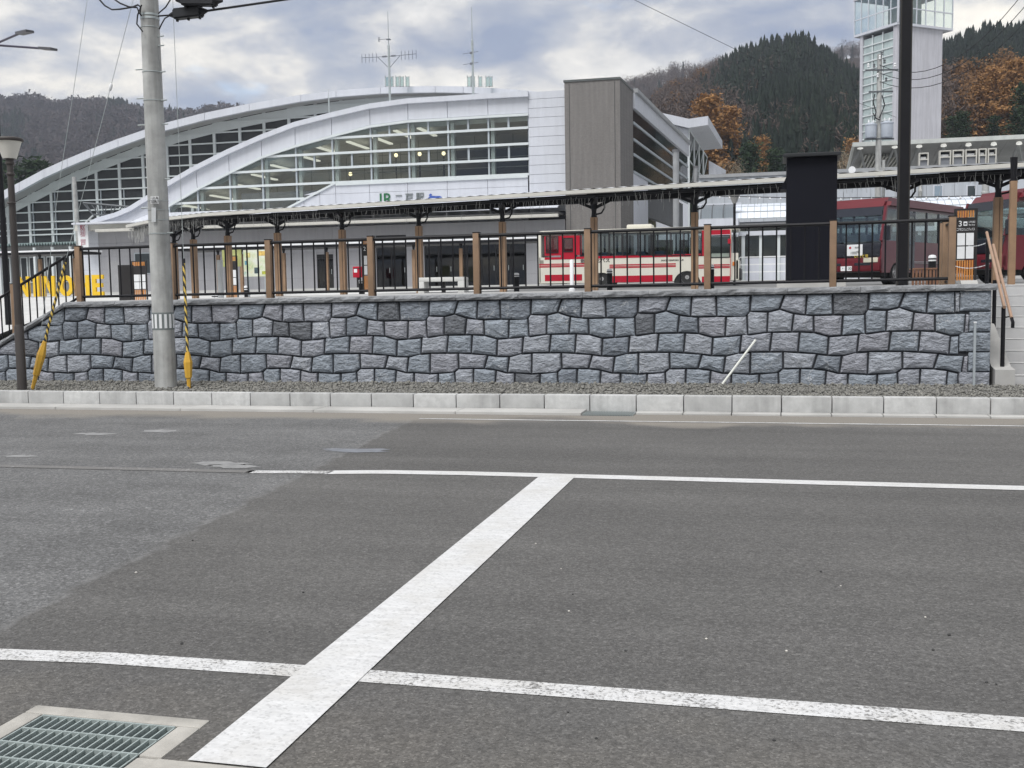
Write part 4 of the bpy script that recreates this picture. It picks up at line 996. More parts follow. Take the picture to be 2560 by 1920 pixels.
for px in (790, 1527):
    wheel(bus, X_(px), .03, .44); wheel(bus, X_(px), WB_-.03, .44, side=1)
    MB().prism([(X_(px)+.585*cos(pi*k/10), .055, .14+.585*sin(pi*k/10)) for k in range(11)], (0, .4, 0)).build('wheel_arch', DARK, bus)
MB().bbox(X_(300), X_(420), .3, 1.6, .33, zl_, .02).build('underbody', DARK, bus); MB().box(X_(880), X_(1400), .15, WB_-.15, .32, zl_+.01).build('underbody', DARK, bus)

# -- red minibuses: local x = 0 nose, side y = 0 is the one we see
def minibus(loc, rz, label, sign=True, L_=7.0, face=True):
    t = local('minibus', loc, rz, label, 'minibus', 'dark red minibuses'); Wd, H_ = 2.0, 2.58
    MAR = M('minibus_red', (.115, .010, .017), .36, .10, 2, spec=.3); bpy.data.materials['minibus_red'].node_tree.nodes['Principled BSDF'].inputs['Coat Weight'].default_value = .25; NAV = M('minibus_dark', (.012, .014, .022), .25, spec=.6)
    zf, zs = .36, 1.30
    # lower body: side profile extruded, with wheel openings
    pr = [(.05, zf), (.0, .52), (.0, 1.0), (.06, zs)]
    top = [(L_-.05, zs), (L_, .8), (L_-.05, zf)]
    pts = [(.05, zf)]
    for cx_ in (1.05, 4.75):
        for k in range(11): a_ = pi-pi*k/10; pts.append((cx_+.46*cos(a_), max(zf, .20+.46*sin(a_))))
    pts += [(L_-.05, zf), (L_, .8), (L_-.04, zs), (.10, zs), (.0, 1.0), (.0, .52)]
    for y in (0, Wd-.06): MB().prism([(x, y, z) for x, z in pts], (0, .06, 0)).build('side_panel', MAR, t)
    MB().bbox(-.03, .14, .02, Wd-.02, .82, zs-.06, .06).build('front_panel', NAV, t, True)
    MB().bbox(-.09, .16, .0, Wd, .40, .81, .07).build('front_bumper', MAR, t, True)
    for y in (.28, 1.2): MB().bbox(-.097, -.02, y, y+.5, .58, .66, .01).build('grille_slot', NAV, t)
    MB().bbox(L_-.1, L_, .02, Wd-.02, zf, zs, .04).build('rear_panel', MAR, t, True)
    bm = bmesh.new(); bmesh.ops.create_cube(bm, size=1)
    for v in bm.verts: v.co = Vector(((.30 if v.co.z < 0 else .62) if v.co.x < 0 else L_-(.02 if v.co.z < 0 else .15), (v.co.y+.5)*Wd, 2.20 if v.co.z < 0 else H_))
    bmesh.ops.bevel(bm, geom=list(bm.edges), offset=.13, segments=4, affect='EDGES'); MB().add_bm(bm).build('roof', MAR, t, True)
    MB().box(.2, L_-.12, .08, Wd-.08, zf+.02, zf+.08).build('floor', INT, t)
    for x in np.arange(1.3, L_-.7, .8):
        for y in (.15, 1.05): MB().bbox(x, x+.4, y, y+.75, .6, 1.55, .05).build('seat', M('seat_grey', (.50, .51, .52), .8), t, True)
    A0, A1 = (.07, zs-.02), (.34, 2.26)       # windscreen rake
    MB().hexa([(A0[0], .1, A0[1]), (A0[0]+.02, .1, A0[1]), (A0[0]+.02, Wd-.1, A0[1]), (A0[0], Wd-.1, A0[1]), (A1[0], .14, A1[1]), (A1[0]+.02, .14, A1[1]), (A1[0]+.02, Wd-.14, A1[1]), (A1[0], Wd-.14, A1[1])]).build('windscreen', GLS, t)
    MB().hexa([(.245, .10, 2.04), (.30, .10, 2.04), (.30, Wd-.1, 2.04), (.245, Wd-.1, 2.04), (.325, .12, 2.29), (.40, .12, 2.29), (.40, Wd-.12, 2.29), (.325, Wd-.12, 2.29)]).build('visor_band', NAV, t)
    for y in (.035, Wd-.035): MB().beam((.09, y, zs-.02), (.38, y, 2.3), .08, .10).build('front_pillar', MAR, t)
    for y in (.0, Wd-.05):
        for x in (1.45, 2.35, 3.3, 4.25, 5.2, 6.12, 6.86): MB().box(x, x+.09, y, y+.05, zs, 2.23).build('pillar', NAV, t)
        for x0, x1 in ((.24, 1.45), (1.54, 2.35), (2.44, 3.3), (3.39, 4.25), (4.34, 5.2), (5.29, 6.12), (6.21, 6.86)):
            xt = x0+.22 if x0 < .5 else x0
            w_ = MB().hexa([(x0, y+.02, zs), (x1, y+.02, zs), (x1, y+.03, zs), (x0, y+.03, zs), (xt, y+.02, 2.23), (x1, y+.02, 2.23), (x1, y+.03, 2.23), (xt, y+.03, 2.23)]).build('window', GLS, t)
    MB().bbox(1.56, 2.36, -.02, .03, .42, 2.18, .02).build('entrance_door', NAV, t); MB().bbox(1.66, 2.26, -.03, -.021, 1.2, 2.08, .02).build('door_glass', GLS, t)
    MB().bbox(-.02, .12, -.24, -.06, 1.30, 1.72, .03).build('mirror', NAV, t); MB().tube([(.3, .02, 1.85), (.06, -.12, 1.7)], .015, 6).build('mirror_arm', NAV, t)
    for y in (.06, 1.50): MB().bbox(-.11, .02, y, y+.44, .66, .80, .02).build('headlight', M('headlight', (.55, .52, .42), .15), t)
    for y in (-.012,):
        for z in (.70, .66): MB().box(1.4, 4.2, y, -.001, z, z+.012).build('side_trim', M('trim_silver', (.5, .5, .5), .4), t)
    wheel(t, 1.05, .02, .36, .2); wheel(t, 4.75, .02, .36, .2); wheel(t, 1.05, Wd-.02, .36, .2, 1); wheel(t, 4.75, Wd-.02, .36, .2, 1)
    MB().box(.2, 6, .1, Wd-.1, .25, zf+.03).build('underbody', DARK, t)
    MB().bbox(2.0, 2.9, .5, 1.5, H_-.01, H_+.09, .03).build('roof_vent', WHT, t, True)
    if sign:
        p = MB().bbox(-.05, -.035, .55, 1.05, .87, 1.20, .006).build('fare_sign', WHT, t)
        rot = (pi/2, 0, -pi/2)
        text('100円', .12, SBK2, t, (-.054, .78, .95), rot, depth=.002); text('市内', .07, SBK2, t, (-.054, .72, 1.10), rot, depth=.002)
        MB().tube([(-.056, .93, 1.11), (-.054, .93, 1.11)], .035, 12).build('fare_mark', RED, t)
        text('いわて号', .11, M('lettering_yellow', (.75, .55, .08), .5), t, (-.125, .55, .84), rot, depth=.004)
        MB().bbox(-.105, -.094, .85, 1.2, .43, .57, .004).build('number_plate', WHT, t); text('・・30', .11, M('plate_green', (.03, .12, .06), .5), t, (-.108, 1.02, .50), rot, depth=.002)
    return t
q = PA(2202, 722, 31.0); minibus((q.x, q.y, plaza_z(q.y)), YAW+RAD(47), 'dark red minibus with a white 100 yen fare sign, nose towards the cabinet')
q = PA(2506, 722, 29.0); minibus((q.x, q.y, plaza_z(q.y)), YAW+RAD(14), 'dark red minibus cut off by the right edge behind brown posts', sign=False)
# white bus with blue band glimpsed between board and posts
q = PA(2452, 716, 52); t = local('white_bus', (q.x, q.y, plaza_z(q.y)), YAW+RAD(30), 'white bus with a blue band glimpsed right of stop board 3', 'bus')
BLU = M('band_blue', (.02, .09, .30), .4)
MB().bbox(-.5, 8, 0, 2.4, .35, 1.25, .08).build('body', WHT, t, True); MB().bbox(-.45, 7.9, .03, 2.37, 1.251, 2.5, .05).build('window_band', M('bus_glass_dark', (.03, .04, .045), .1), t, True); MB().bbox(-.5, 8, 0, 2.4, 2.501, 3.05, .1).build('roof', WHT, t, True)
MB().box(-.45, 7.9, -.01, -.001, .75, 1.05).build('blue_band', BLU, t); MB().box(-.51, -.501, .1, 2.3, .75, 1.05).build('blue_band', BLU, t)
wheel(t, 1.6, .02, .45); wheel(t, 6.2, .02, .45)

# ================================================================== FAR SIDE OF THE PLAZA
YLW = M('letter_yellow', (.72, .46, .02), .45, .05, 3)
Y = 48; z0 = W(150, 741, Y).z; h = W(150, 689, Y).z-z0
ls = thing('letter_sign', (W(150, 741, Y).x, Y, z0), 'large yellow standing letters spelling NINOHE on a pale low base', 'sign')
zb0 = left_z(W(150, 741, Y).x, Y)
MB().bbox(W(20, 741, Y).x, W(300, 741, Y).x, Y-.6, Y+.5, min(zb0, z0-.35)-.2, z0-.002, .03).build('base', M('base_pale', (.48, .49, .50), .7), ls)
def letter(ch, x0, x1):
    a_, b_ = W(x0, 741, Y).x, W(x1, 741, Y).x; w_ = b_-a_; s_ = min(.22, w_*.34); D = .12
    def bx(u0, u1, v0, v1, m_): m_.box(a_+u0, a_+u1, Y, Y+D, z0+v0, z0+v1)
    m_ = MB()
    if ch == 'I': bx(0, w_, 0, h, m_)
    if ch == 'N':
        s_ *= .80
        bx(0, s_, 0, h, m_); bx(w_-s_, w_, 0, h, m_); m_.prism([(a_+s_*.2, Y+.01, z0+h), (a_+s_*1.3, Y+.01, z0+h-.01), (a_+w_-s_*.2, Y+.01, z0), (a_+w_-s_*1.3, Y+.01, z0+.01)][::-1], (0, D-.02, 0))
    if ch == 'H': bx(0, s_, 0, h, m_); bx(w_-s_, w_, 0, h, m_); bx(s_, w_-s_, h*.42, h*.62, m_)
    if ch == 'E': bx(0, s_, 0, h, m_); [bx(s_, w_*k, h*v, h*(v+.2), m_) for v, k in ((0, 1), (.4, .92), (.8, 1))]
    if ch == 'O':
        n = 24
        for k in range(n):
            t0, t1 = 2*pi*k/n, 2*pi*(k+1)/n; cx_, cz_ = a_+w_/2, z0+h/2
            f = lambda r, t_: (cx_+w_/2*r*cos(t_), cz_+h/2*(r if r == 1 else r+.1)*sin(t_))
            o0, o1, i0, i1 = f(1, t0), f(1, t1), f(.48, t0), f(.48, t1)
            m_.prism([(p[0], Y, p[1]) for p in (o0, o1, i1, i0)], (0, D, 0))
    m_.build('letter', YLW, ls)
for ch, x0, x1 in (('N', 42, 74), ('I', 84, 98), ('N', 106, 137), ('O', 148, 184), ('H', 191, 224), ('E', 231, 259)): letter(ch, x0, x1)
# red post box
Y = 58.5; q = W(892, 680, Y); z0 = 2.06; t = thing('post_box', (q.x, Y, z0), 'red post box on a black stand before the station wall', 'post box')
a_, b_ = W(882, 694, Y), W(903, 666, Y)
MB().bbox(a_.x, b_.x, Y, Y+.4, a_.z, b_.z, .04).build('box', RED, t, True); MB().box(q.x-.07, q.x+.07, Y+.12, Y+.28, z0-.05, a_.z+.03).build('stand', SBK, t)
MB().box(a_.x+.08, a_.x+.28, Y-.006, Y-.0005, (a_.z+b_.z)/2-.03, (a_.z+b_.z)/2+.2).build('notice', WHT, t); MB().box(a_.x+.06, b_.x-.06, Y-.008, Y-.0005, b_.z-.14, b_.z-.10).build('slot', SBK, t)
# map board
Y = 44; a_, b_ = W(610, 692, Y), W(671, 624, Y); zg = left_z(a_.x, Y); t = thing('map_board', ((a_.x+b_.x)/2, Y, zg), 'large colourful area map board on two grey legs', 'map board')
mm = Mat('area_map'); mm.set(.5); f1 = mm.noise(1.6, 3); f2 = mm.noise(4.5, 3)
mm.base(mm.mix(mm.ramp(f2, [(.58, 0.), (.62, .8)]), mm.ramp(f1, [(.35, (.45, .55, .30)), (.48, (.60, .64, .48)), (.56, (.66, .68, .60)), (.68, (.34, .50, .42))]), (.62, .60, .42)))
MB().bbox(a_.x, b_.x, Y, Y+.08, a_.z, b_.z, .01).build('panel', mm.m, t)
for u0, u1, v0, v1, cc in ((.1, .28, .72, .9, (.55, .5, .2)), (.62, .95, .78, .95, (.62, .42, .12)), (.42, .62, .12, .34, (.06, .09, .10)), (.05, .14, .45, .6, (.12, .28, .34)), (.72, .9, .08, .2, (.40, .42, .06))):
    w_, hh = b_.x-a_.x, b_.z-a_.z; MB().box(a_.x+w_*u0, a_.x+w_*u1, Y-.006, Y-.0005, a_.z+hh*v0, a_.z+hh*v1).build('map_picture', M('map_col_%d' % int(u0*100), cc, .5, .5, 5), t)
for x in (a_.x+.12, b_.x-.25): MB().box(x, x+.12, Y+.01, Y+.07, zg-.05, a_.z).build('leg', M('post_grey', (.32, .35, .37), .5), t)
q0, q1 = W(555, 640, 45), W(602, 624, 45); t = thing('leaflet_board', (q0.x, 45, plaza_z(45)), 'yellow green notice board left of the area map board', 'board')
MB().bbox(q0.x, q1.x, 45, 45.06, q0.z-.5, q1.z, .01).build('panel', M('poster_green', (.34, .36, .14), .5, .3, 3), t); MB().box(q0.x+.3, q0.x+.38, 45.01, 45.05, plaza_z(45), q0.z-.5).build('leg', M('post_grey', (.3, .3, .3)), t)
# ================================================================== STATION
YS = 62.0
PAN = M('white_panel', (.56, .58, .63), .45, .04, .6, streak=.06); PAN2 = M('white_panel_low', (.58, .60, .66), .5, .05, .5, streak=.08)
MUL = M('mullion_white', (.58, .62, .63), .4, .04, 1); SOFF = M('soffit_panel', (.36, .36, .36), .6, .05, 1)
SGL = glass('station_glass', (.92, .95, .93), .85, .87, .02)
JNT = M('panel_joint', (.16, .17, .20), .7)
stn = thing('station_building', (W(900, 716, YS).x, YS, 2.06), 'white station wing with a curved roof edge, glazed upper hall and panelled wall', 'building')
S = lambda px, py, Y=YS: W(px, py, Y)
top = [(229, 555), (247, 546), (290, 534), (326, 519), (374, 489), (418, 458), (489, 417), (571, 376), (653, 340), (737, 308), (829, 284), (924, 262), (1019, 249), (1117, 243), (1219, 236.5), (1321, 231)]
bot = [(229, 557), (247, 556), (290, 554), (326, 552), (374, 541), (422, 512), (493, 470), (573, 429), (654, 390), (738, 362), (829, 337), (925, 312.5), (1020, 299.5), (1119, 294), (1220, 287.5), (1321, 282)]
def quadwall(p, name, mat, par, d=.25): return MB().prism([(q.x, q.y, q.z) for q in p], (0, d, 0)).build(name, mat, par)
# fascia panels
for i in range(len(top)-1):
    (xa, ya), (xb, yb), (xc, yc), (xd, yd) = top[i], top[i+1], bot[i+1], bot[i]
    g = .6 if i > 4 else .0
    p = quadwall([S(xd+g, yd), S(xc-g, yc), S(xb-g, yb), S(xa+g, ya)], 'fascia_panel', PAN, stn, .35)
    p0, p1 = S(xa, ya, YS-.12), S(xb, yb, YS-.12)
    MB().beam(p0-Vector((0, 0, .10)), p1-Vector((0, 0, .10)), .30, .30).build('fascia_lip', PAN, p)
    if i > 4:
        q0, q1 = S(xd, yd, YS-.05), S(xc, yc, YS-.05); MB().beam(q0-Vector((0, 0, .10)), q1-Vector((0, 0, .10)), .18, .14).build('window_head', MUL, p)
    if 3 < i: MB().prism([S(xd, yd+1, YS+.6), S(xc, yc+1, YS+.6), S(xc, yc+20, YS+.6), S(xd, yd+20, YS+.6)], (0, .12, 0)).build('truss_band', MUL, stn)
    if i > 3: MB().quad(S(xa, ya), S(xb, yb), S(xb, yb)+Vector((0, 22, 1.2)), S(xa, ya)+Vector((0, 22, 1.2))).build('roof_sheet', PAN, stn)
# glazing grid
lv = [S(1320, y).z for y in (319, 359, 397, 435.5)]; stp = lv[2]-lv[3]
lv += [lv[3]-stp, lv[3]-2*stp, lv[3]-3*stp]
cols = [S(b_[0], b_[1]) for b_ in bot[5:]]
D0, D1 = S(840, 455), S(722, 517); ds = (D0.z-D1.z)/(D0.x-D1.x)
zsill = lv[3]
for i in range(len(cols)-1):
    c0, c1 = cols[i], cols[i+1]; m_ = (c1.z-c0.z)/(c1.x-c0.x)
    zz = [40.0]+lv
    for j in range(len(zz)-1):
        zt_, zb_ = zz[j]-.06, zz[j+1]+.06
        subs = [(c0.x+.12, c1.x-.12)]
        if (i >= 6 and j in (0, 2)) or (i in (4, 5) and j == 2): subs = [(c0.x+.12, (c0.x+c1.x)/2-.06), ((c0.x+c1.x)/2+.06, c1.x-.12)]
        for (xa, xb) in subs:
            poly = [(xa, zb_), (xb, zb_), (xb, zt_), (xa, zt_)]
            poly = clip(poly, -m_, 1, c0.z-m_*c0.x-.18)
            if zz[j+1] < zsill-.05:
                poly = clip(poly, ds, -1, ds*D0.x-D0.z) if len(poly) > 2 else poly
            if len(poly) < 3 or area(poly) < .05: continue
            MB().prism([(x, YS+.10, z) for x, z in poly], (0, .02, 0)).build('glass_pane', SGL, stn)
        if len(subs) == 2:
            xm = (c0.x+c1.x)/2; zt3 = min(zt_, c0.z+m_*(xm-c0.x)-.15)
            MB().box(xm-.06, xm+.06, YS+.04, YS+.16, zb_, zt3).build('mullion', M('mullion_grey', (.36, .40, .43), .5), stn)
for i, c0 in enumerate(cols):
    zl0 = zsill if c0.x > D0.x else max(lv[-1], D0.z+(c0.x-D0.x)*ds)
    x = c0.x+.22; zcap = c0.z-.3
    if zcap > zl0: MB().box(x-.11, x+.11, YS+.17, YS+.45, zl0, zcap).build('column', MUL, stn); MB().box(c0.x-.05, c0.x+.05, YS+.02, YS+.16, zl0, c0.z-.15).build('mullion', M('mullion_grey', (.36, .40, .43), .5), stn)
for k, z in enumerate(lv):
    xs0 = None
    for c0, c1 in zip(cols, cols[1:]):
        xa, xb = c0.x, c1.x; m_ = (c1.z-c0.z)/(c1.x-c0.x)
        if c1.z-.1 < z: continue
        if c0.z-.1 < z: xa = c0.x+(z+.1-c0.z)/m_
        if z < zsill-.05:
            xl = D0.x+(z-D0.z)/ds
            if xa >= xl: continue
            xb = min(xb, xl)
        MB().box(xa, xb, YS-.06, YS+.095, z-.07, z+.07).build('transom', MUL, stn)
# lower white panel under the glazing
zlow = S(1000, 540).z; base_l = lv[-1]-.4
xs_ = [D1.x-6]+[D1.x]+[S(b_[0], b_[1]).x for b_ in bot if b_[0] > 740]
zt_of = lambda x: zsill-.08 if x >= D0.x else max(zlow, D0.z+(x-D0.x)*ds)
xs_ = sorted(set([S(p, 500).x for p in (600, 722, 760, 800, 840, 925, 1020, 1119, 1220, 1321)]))
for xa, xb in zip(xs_, xs_[1:]):
    za, zb_ = zt_of(xa+.01), zt_of(xb-.01)
    zm = S(1200, 470).z
    for (l0, l1) in ((zlow-.6, zm), (zm, 99)):
        p = [(xa+.012, l0), (xb-.012, l0), (xb-.012, min(l1-.015, zb_)), (xa+.012, min(l1-.015, za))]
        if p[2][1] <= l0 and p[3][1] <= l0: continue
        p[2] = (p[2][0], max(l0+.001, p[2][1])); p[3] = (p[3][0], max(l0+.001, p[3][1]))
        MB().prism([(x, YS-.02, z) for x, z in p], (0, .2, 0)).build('wall_panel', PAN, stn)
MB().box(D0.x, xs_[-1], YS-.10, YS+.1, zsill-.20, zsill-.075).build('sill', MUL, stn)
MB().beam(Vector((D0.x, YS-.05, D0.z-.06)), Vector((D1.x-1.2, YS-.05, D1.z-.06-1.2*ds)), .12, .12).build('sill', MUL, stn)
MB().box(S(600, 500).x, S(1415, 500).x, YS+.2, YS+.28, 2.0, zsill-.4).build('wall_core', JNT, stn)
# white block between glazing and concrete slab
xw0, xw1 = S(1322, 400).x, S(1414, 400).x; ytp = [228, 246.6, 269.5, 293, 317, 341, 365, 388, 412, 435.5, 458, 482, 506, 530]
for a_, b_ in zip(ytp, ytp[1:]): MB().box(xw0+.03, xw1, YS-.04, YS+.2, S(1368, b_).z+.02, S(1368, a_).z-.0).build('wall_panel', PAN, stn)
MB().box(xw0, xw1, YS+.0, YS+22, S(1368, 530).z, S(1368, 230).z).build('wall_core', JNT, stn)
# concrete slab
SLAB = Mat('slab_concrete'); SLAB.set(.85, 0, .3); f1 = SLAB.noise(1.1, 4, .6, mp=(6, 6, .35)); f2 = SLAB.noise(14, 3, .6); br = SLAB.n('ShaderNodeTexBrick'); 
mpn = SLAB.n('ShaderNodeMapping'); mpn.inputs['Rotation'].default_value = (pi/2, 0, 0); SLAB.l(SLAB.pos(), mpn.inputs[0]); SLAB.l(mpn.outputs[0], br.inputs['Vector'])
br.inputs['Scale'].default_value = 5.2; br.inputs['Mortar Size'].default_value = .03; br.inputs['Color1'].default_value = (.205, .195, .187, 1); br.inputs['Color2'].default_value = (.175, .167, .161, 1); br.inputs['Mortar'].default_value = (.145, .138, .133, 1)
SLAB.base(SLAB.mix(1.0, br.outputs[0], SLAB.ramp(f1, [(.3, .90), (.7, 1.07)]), 'MULTIPLY')); SLAB.bump(f2, .3, .02)
sx0, sx1 = S(1413, 400, YS-.9).x, S(1551, 400, YS-.9).x; zt0, zt1 = S(1413, 206, YS-.9).z, S(1551, 197.5, YS-.9).z
SD = (R0*.294+FH*.956).normalized()           # direction of the receding side wall
PB0 = Vector((sx1, YS-.9, 0))
slb = MB().prism([(sx0, YS-.9, 2.0), (sx1, YS-.9, 2.0), (sx1, YS-.9, zt1), (sx0, YS-.9, zt0)], SD*4.0).build('concrete_slab', SLAB.m, stn)
MB().prism([(sx0-.05, YS-.95, zt0), (sx1+.03, YS-.95, zt1), (sx1+.03, YS-.95, zt1+.12), (sx0-.05, YS-.95, zt0+.12)], SD*4.05).build('slab_cap', M('cap_dark', (.09, .10, .10), .5), slb)
for px in (1425, 1538): x = S(px, 400, YS-.9).x; MB().box(x-.02, x+.02, YS-.906, YS-.9005, 2.1, zt0-.1).build('slab_joint', M('joint_dark', (.07, .07, .07), .8), slb)
# receding side facade
P0 = PB0+SD*4.0; ZS = lambda y: S(1575, y, P0.y).z
def sidew(t0, t1, z0, z1, name, mat, out_=0.0, d=.2):
    n_ = Vector((SD.y, -SD.x, 0)); a_ = P0+SD*t0+n_*out_; b_ = P0+SD*t1+n_*out_
    return MB().prism([(a_.x, a_.y, z0), (b_.x, b_.y, z0), (b_.x, b_.y, z1), (a_.x, a_.y, z1)], -n_*d).build(name, mat, stn)
TE = 24.5
for k in range(8): sidew(TE*k/8+.01, TE*(k+1)/8-.01, ZS(271), ZS(231), 'side_fascia', PAN, .12)
sidew(0, TE, ZS(232), ZS(222), 'side_roof_edge', M('edge_grey', (.30, .31, .32), .5), .3, .5)
SGD = glass('side_glass', (.50, .55, .55), .8, .55, .05)
zz = [ZS(y) for y in (271, 307, 348.5, 386, 430)]
for j in range(4):
    for k in range(8): sidew(TE*k/8+.03, TE*(k+1)/8-.03, zz[j+1]+.07, zz[j]-.07, 'glass_pane', SGD, 0, .03)
    sidew(0, TE, zz[j+1]-.075, zz[j+1]+.075, 'transom', M('mullion_grey', (.36, .40, .43), .5), .06, .12)
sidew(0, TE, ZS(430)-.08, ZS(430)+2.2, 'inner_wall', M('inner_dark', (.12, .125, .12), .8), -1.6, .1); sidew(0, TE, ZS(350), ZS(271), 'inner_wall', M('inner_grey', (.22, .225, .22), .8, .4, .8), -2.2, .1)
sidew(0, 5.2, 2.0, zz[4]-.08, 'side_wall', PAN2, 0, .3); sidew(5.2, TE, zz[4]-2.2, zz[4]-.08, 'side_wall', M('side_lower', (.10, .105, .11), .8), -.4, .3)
sidew(5.2, TE, 2.0, zz[4]-2.2, 'passage_shade', DARK, -3, .3)  # near-black sheet, the passage's shade given as colour
# eave roof and low wall in front
e0, e1 = S(378, 540), S(1414, 540)
za, zb_ = S(1000, 512, YS).z, S(1000, 533, 59.6).z
n = 26
for k in range(n):
    xa, xb = e0.x+(e1.x-e0.x)*k/n, e0.x+(e1.x-e0.x)*(k+1)/n
    MB().prism([(xa+.01, 59.6, zb_), (xb-.01, 59.6, zb_), (xb-.01, YS+.0, za), (xa+.01, YS+.0, za)], (0, 0, .06)).build('eave_sheet', PAN, stn)
zg_ = S(1000, 551.5, 59.8).z
MB().bbox(S(238, 556, 59.8).x, e1.x, 59.7, 59.95, zg_-.09, zg_+.09, .03).build('eave_gutter', GUT, stn)
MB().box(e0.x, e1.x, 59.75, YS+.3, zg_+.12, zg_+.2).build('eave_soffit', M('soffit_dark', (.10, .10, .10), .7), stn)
WL = M('low_wall_panel', (.34, .34, .36), .6, .05, .5, streak=.08)
YL = 61.4; zb2 = 2.06
op = [(792, 833, 636), (941, 1016, 588), (1061, 1313, 585)]
edges = [378, 470, 560, 650, 792, 833, 941, 1016, 1061, 1313, 1414]
for a_, b_ in zip(edges, edges[1:]):
    xa, xb = S(a_, 650, YL).x, S(b_, 650, YL).x; o_ = [q for q in op if q[0] == a_]
    lo_ = S((a_+b_)/2, o_[0][2], YL).z if o_ else zb2
    k = 0; z = zg_-.12
    hgt = .78
    while z > lo_+.05:
        z1 = max(z-hgt, lo_); MB().box(xa+.006, xb-.006, YL, YL+.15, z1+.008, z).build('wall_panel', WL, stn); z = z1
    if o_:
        DG = glass('door_glass', (.30, .33, .34), .8, .5, .03); nn = max(1, int((b_-a_)/36)); dd = thing
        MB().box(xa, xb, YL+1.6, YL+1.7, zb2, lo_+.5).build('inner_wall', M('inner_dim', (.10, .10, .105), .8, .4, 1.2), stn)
        MB().box(xa, xb, YL+.02, YL+.12, lo_-.25, lo_).build('door_head', WIN, stn)
        for k in range(nn):
            x0_, x1_ = xa+(xb-xa)*k/nn, xa+(xb-xa)*(k+1)/nn
            d_ = MB(); e = .05; zt_ = lo_-.26
            d_.box(x0_, x0_+e, YL+.04, YL+.1, zb2, zt_); d_.box(x1_-e, x1_, YL+.04, YL+.1, zb2, zt_); d_.box(x0_+e, x1_-e, YL+.04, YL+.1, zt_-e, zt_); d_.box(x0_+e, x1_-e, YL+.04, YL+.1, zb2, zb2+e)
            d_ = d_.build('door', WIN, stn); MB().box(x0_+e, x1_-e, YL+.06, YL+.07, zb2+e, zt_-e).build('pane', DG, d_)
            MB().box(x1_-.14, x1_-.11, YL+.0, YL+.04, zb2+.9, zb2+1.2).build('handle', GALV, d_)
MB().box(S(378, 650, YL).x, S(1414, 650, YL).x, YL+1.8, YL+2.0, 2.0, zg_+.2).build('wall_core', JNT, stn)
# left end under the flared roof
xl0, xl1 = S(205, 600, YL).x, S(378, 600, YL).x
for a_, b_ in zip([205, 246, 290, 334], [246, 290, 334, 378]):
    xa, xb = S(a_, 600, YL).x, S(b_, 600, YL).x; z = S(290, 575, YL).z
    while z > 2.1: MB().box(xa+.006, xb-.006, YL, YL+.15, max(2.06, z-.85)+.01, z).build('wall_panel', WL if a_ != 205 else PAN, stn); z -= .85
x = S(270, 650, YL).x; MB().box(x, x+.9, YL-.03, YL-.001, 2.06, 4.1).build('service_door', M('door_grey', (.33, .33, .34), .6), stn)
x = S(336, 650, YL).x; f_ = MB().box(x, x+1.2, YL-.03, YL-.001, 3.2, 4.6).build('window', M('mullion_grey', (.36, .40, .43), .5), stn); MB().box(x+.08, x+1.12, YL-.04, YL-.031, 3.28, 4.52).build('pane', M('window_dark', (.04, .05, .055), .15), f_)
MB().bbox(S(178, 556, 60).x, S(382, 552, 60).x, 60, 62, S(280, 556, 60).z-.06, S(280, 556, 60).z+.06, .02).build('eave_edge', PAN, stn)
MB().box(S(205, 580, YL).x, xl1, YL-.8, YL, S(290, 576, YL).z, S(290, 560, YL).z).build('eave_box', GUT, stn)
BR = M('banner_red', (.36, .05, .10), .6)
q = S(205, 590, 60.5); bnr = MB().box(q.x-.3, q.x+.45, 60.5, 60.56, S(205, 622, 60.5).z, S(205, 560, 60.5).z).build('sign_banner', WHT, stn)
for k, ch in enumerate('歓迎二戸'): text(ch, .42, BR, stn, (q.x+.07, 60.49, S(205, 568+k*14, 60.5).z), depth=.003)
# station name on the white panel
GRN = M('sign_green', (.012, .13, .045), .4); GRY = M('sign_grey', (.16, .18, .18), .5); SBL = M('sign_blue', (.05, .10, .36), .4)
def stext(ch, px, py, size, mat, width=None): q = S(px, py, YS-.05); return text(ch, size, mat, stn, (q.x, YS-.05, q.z), depth=.03, width=width)
stext('JR', 964, 499, .95, GRN, .95).scale.y = 1.05; stext('二', 997, 497, .55, GRY); stext('戸', 1023, 495, .55, GRY); stext('駅', 1050, 493.5, .55, GRY)
p = [S(x, y, YS-.06) for x, y in ((1070, 495), (1076, 489), (1088, 490), (1100, 490), (1105, 493), (1103, 495.5))]; MB().prism(p, (0, .04, 0)).build('blue_emblem', SBL, stn)
p = [S(x, y, YS-.06) for x, y in ((1072, 489), (1075, 484), (1079, 485), (1078, 489))]; MB().prism(p, (0, .04, 0)).build('blue_emblem', SBL, stn)
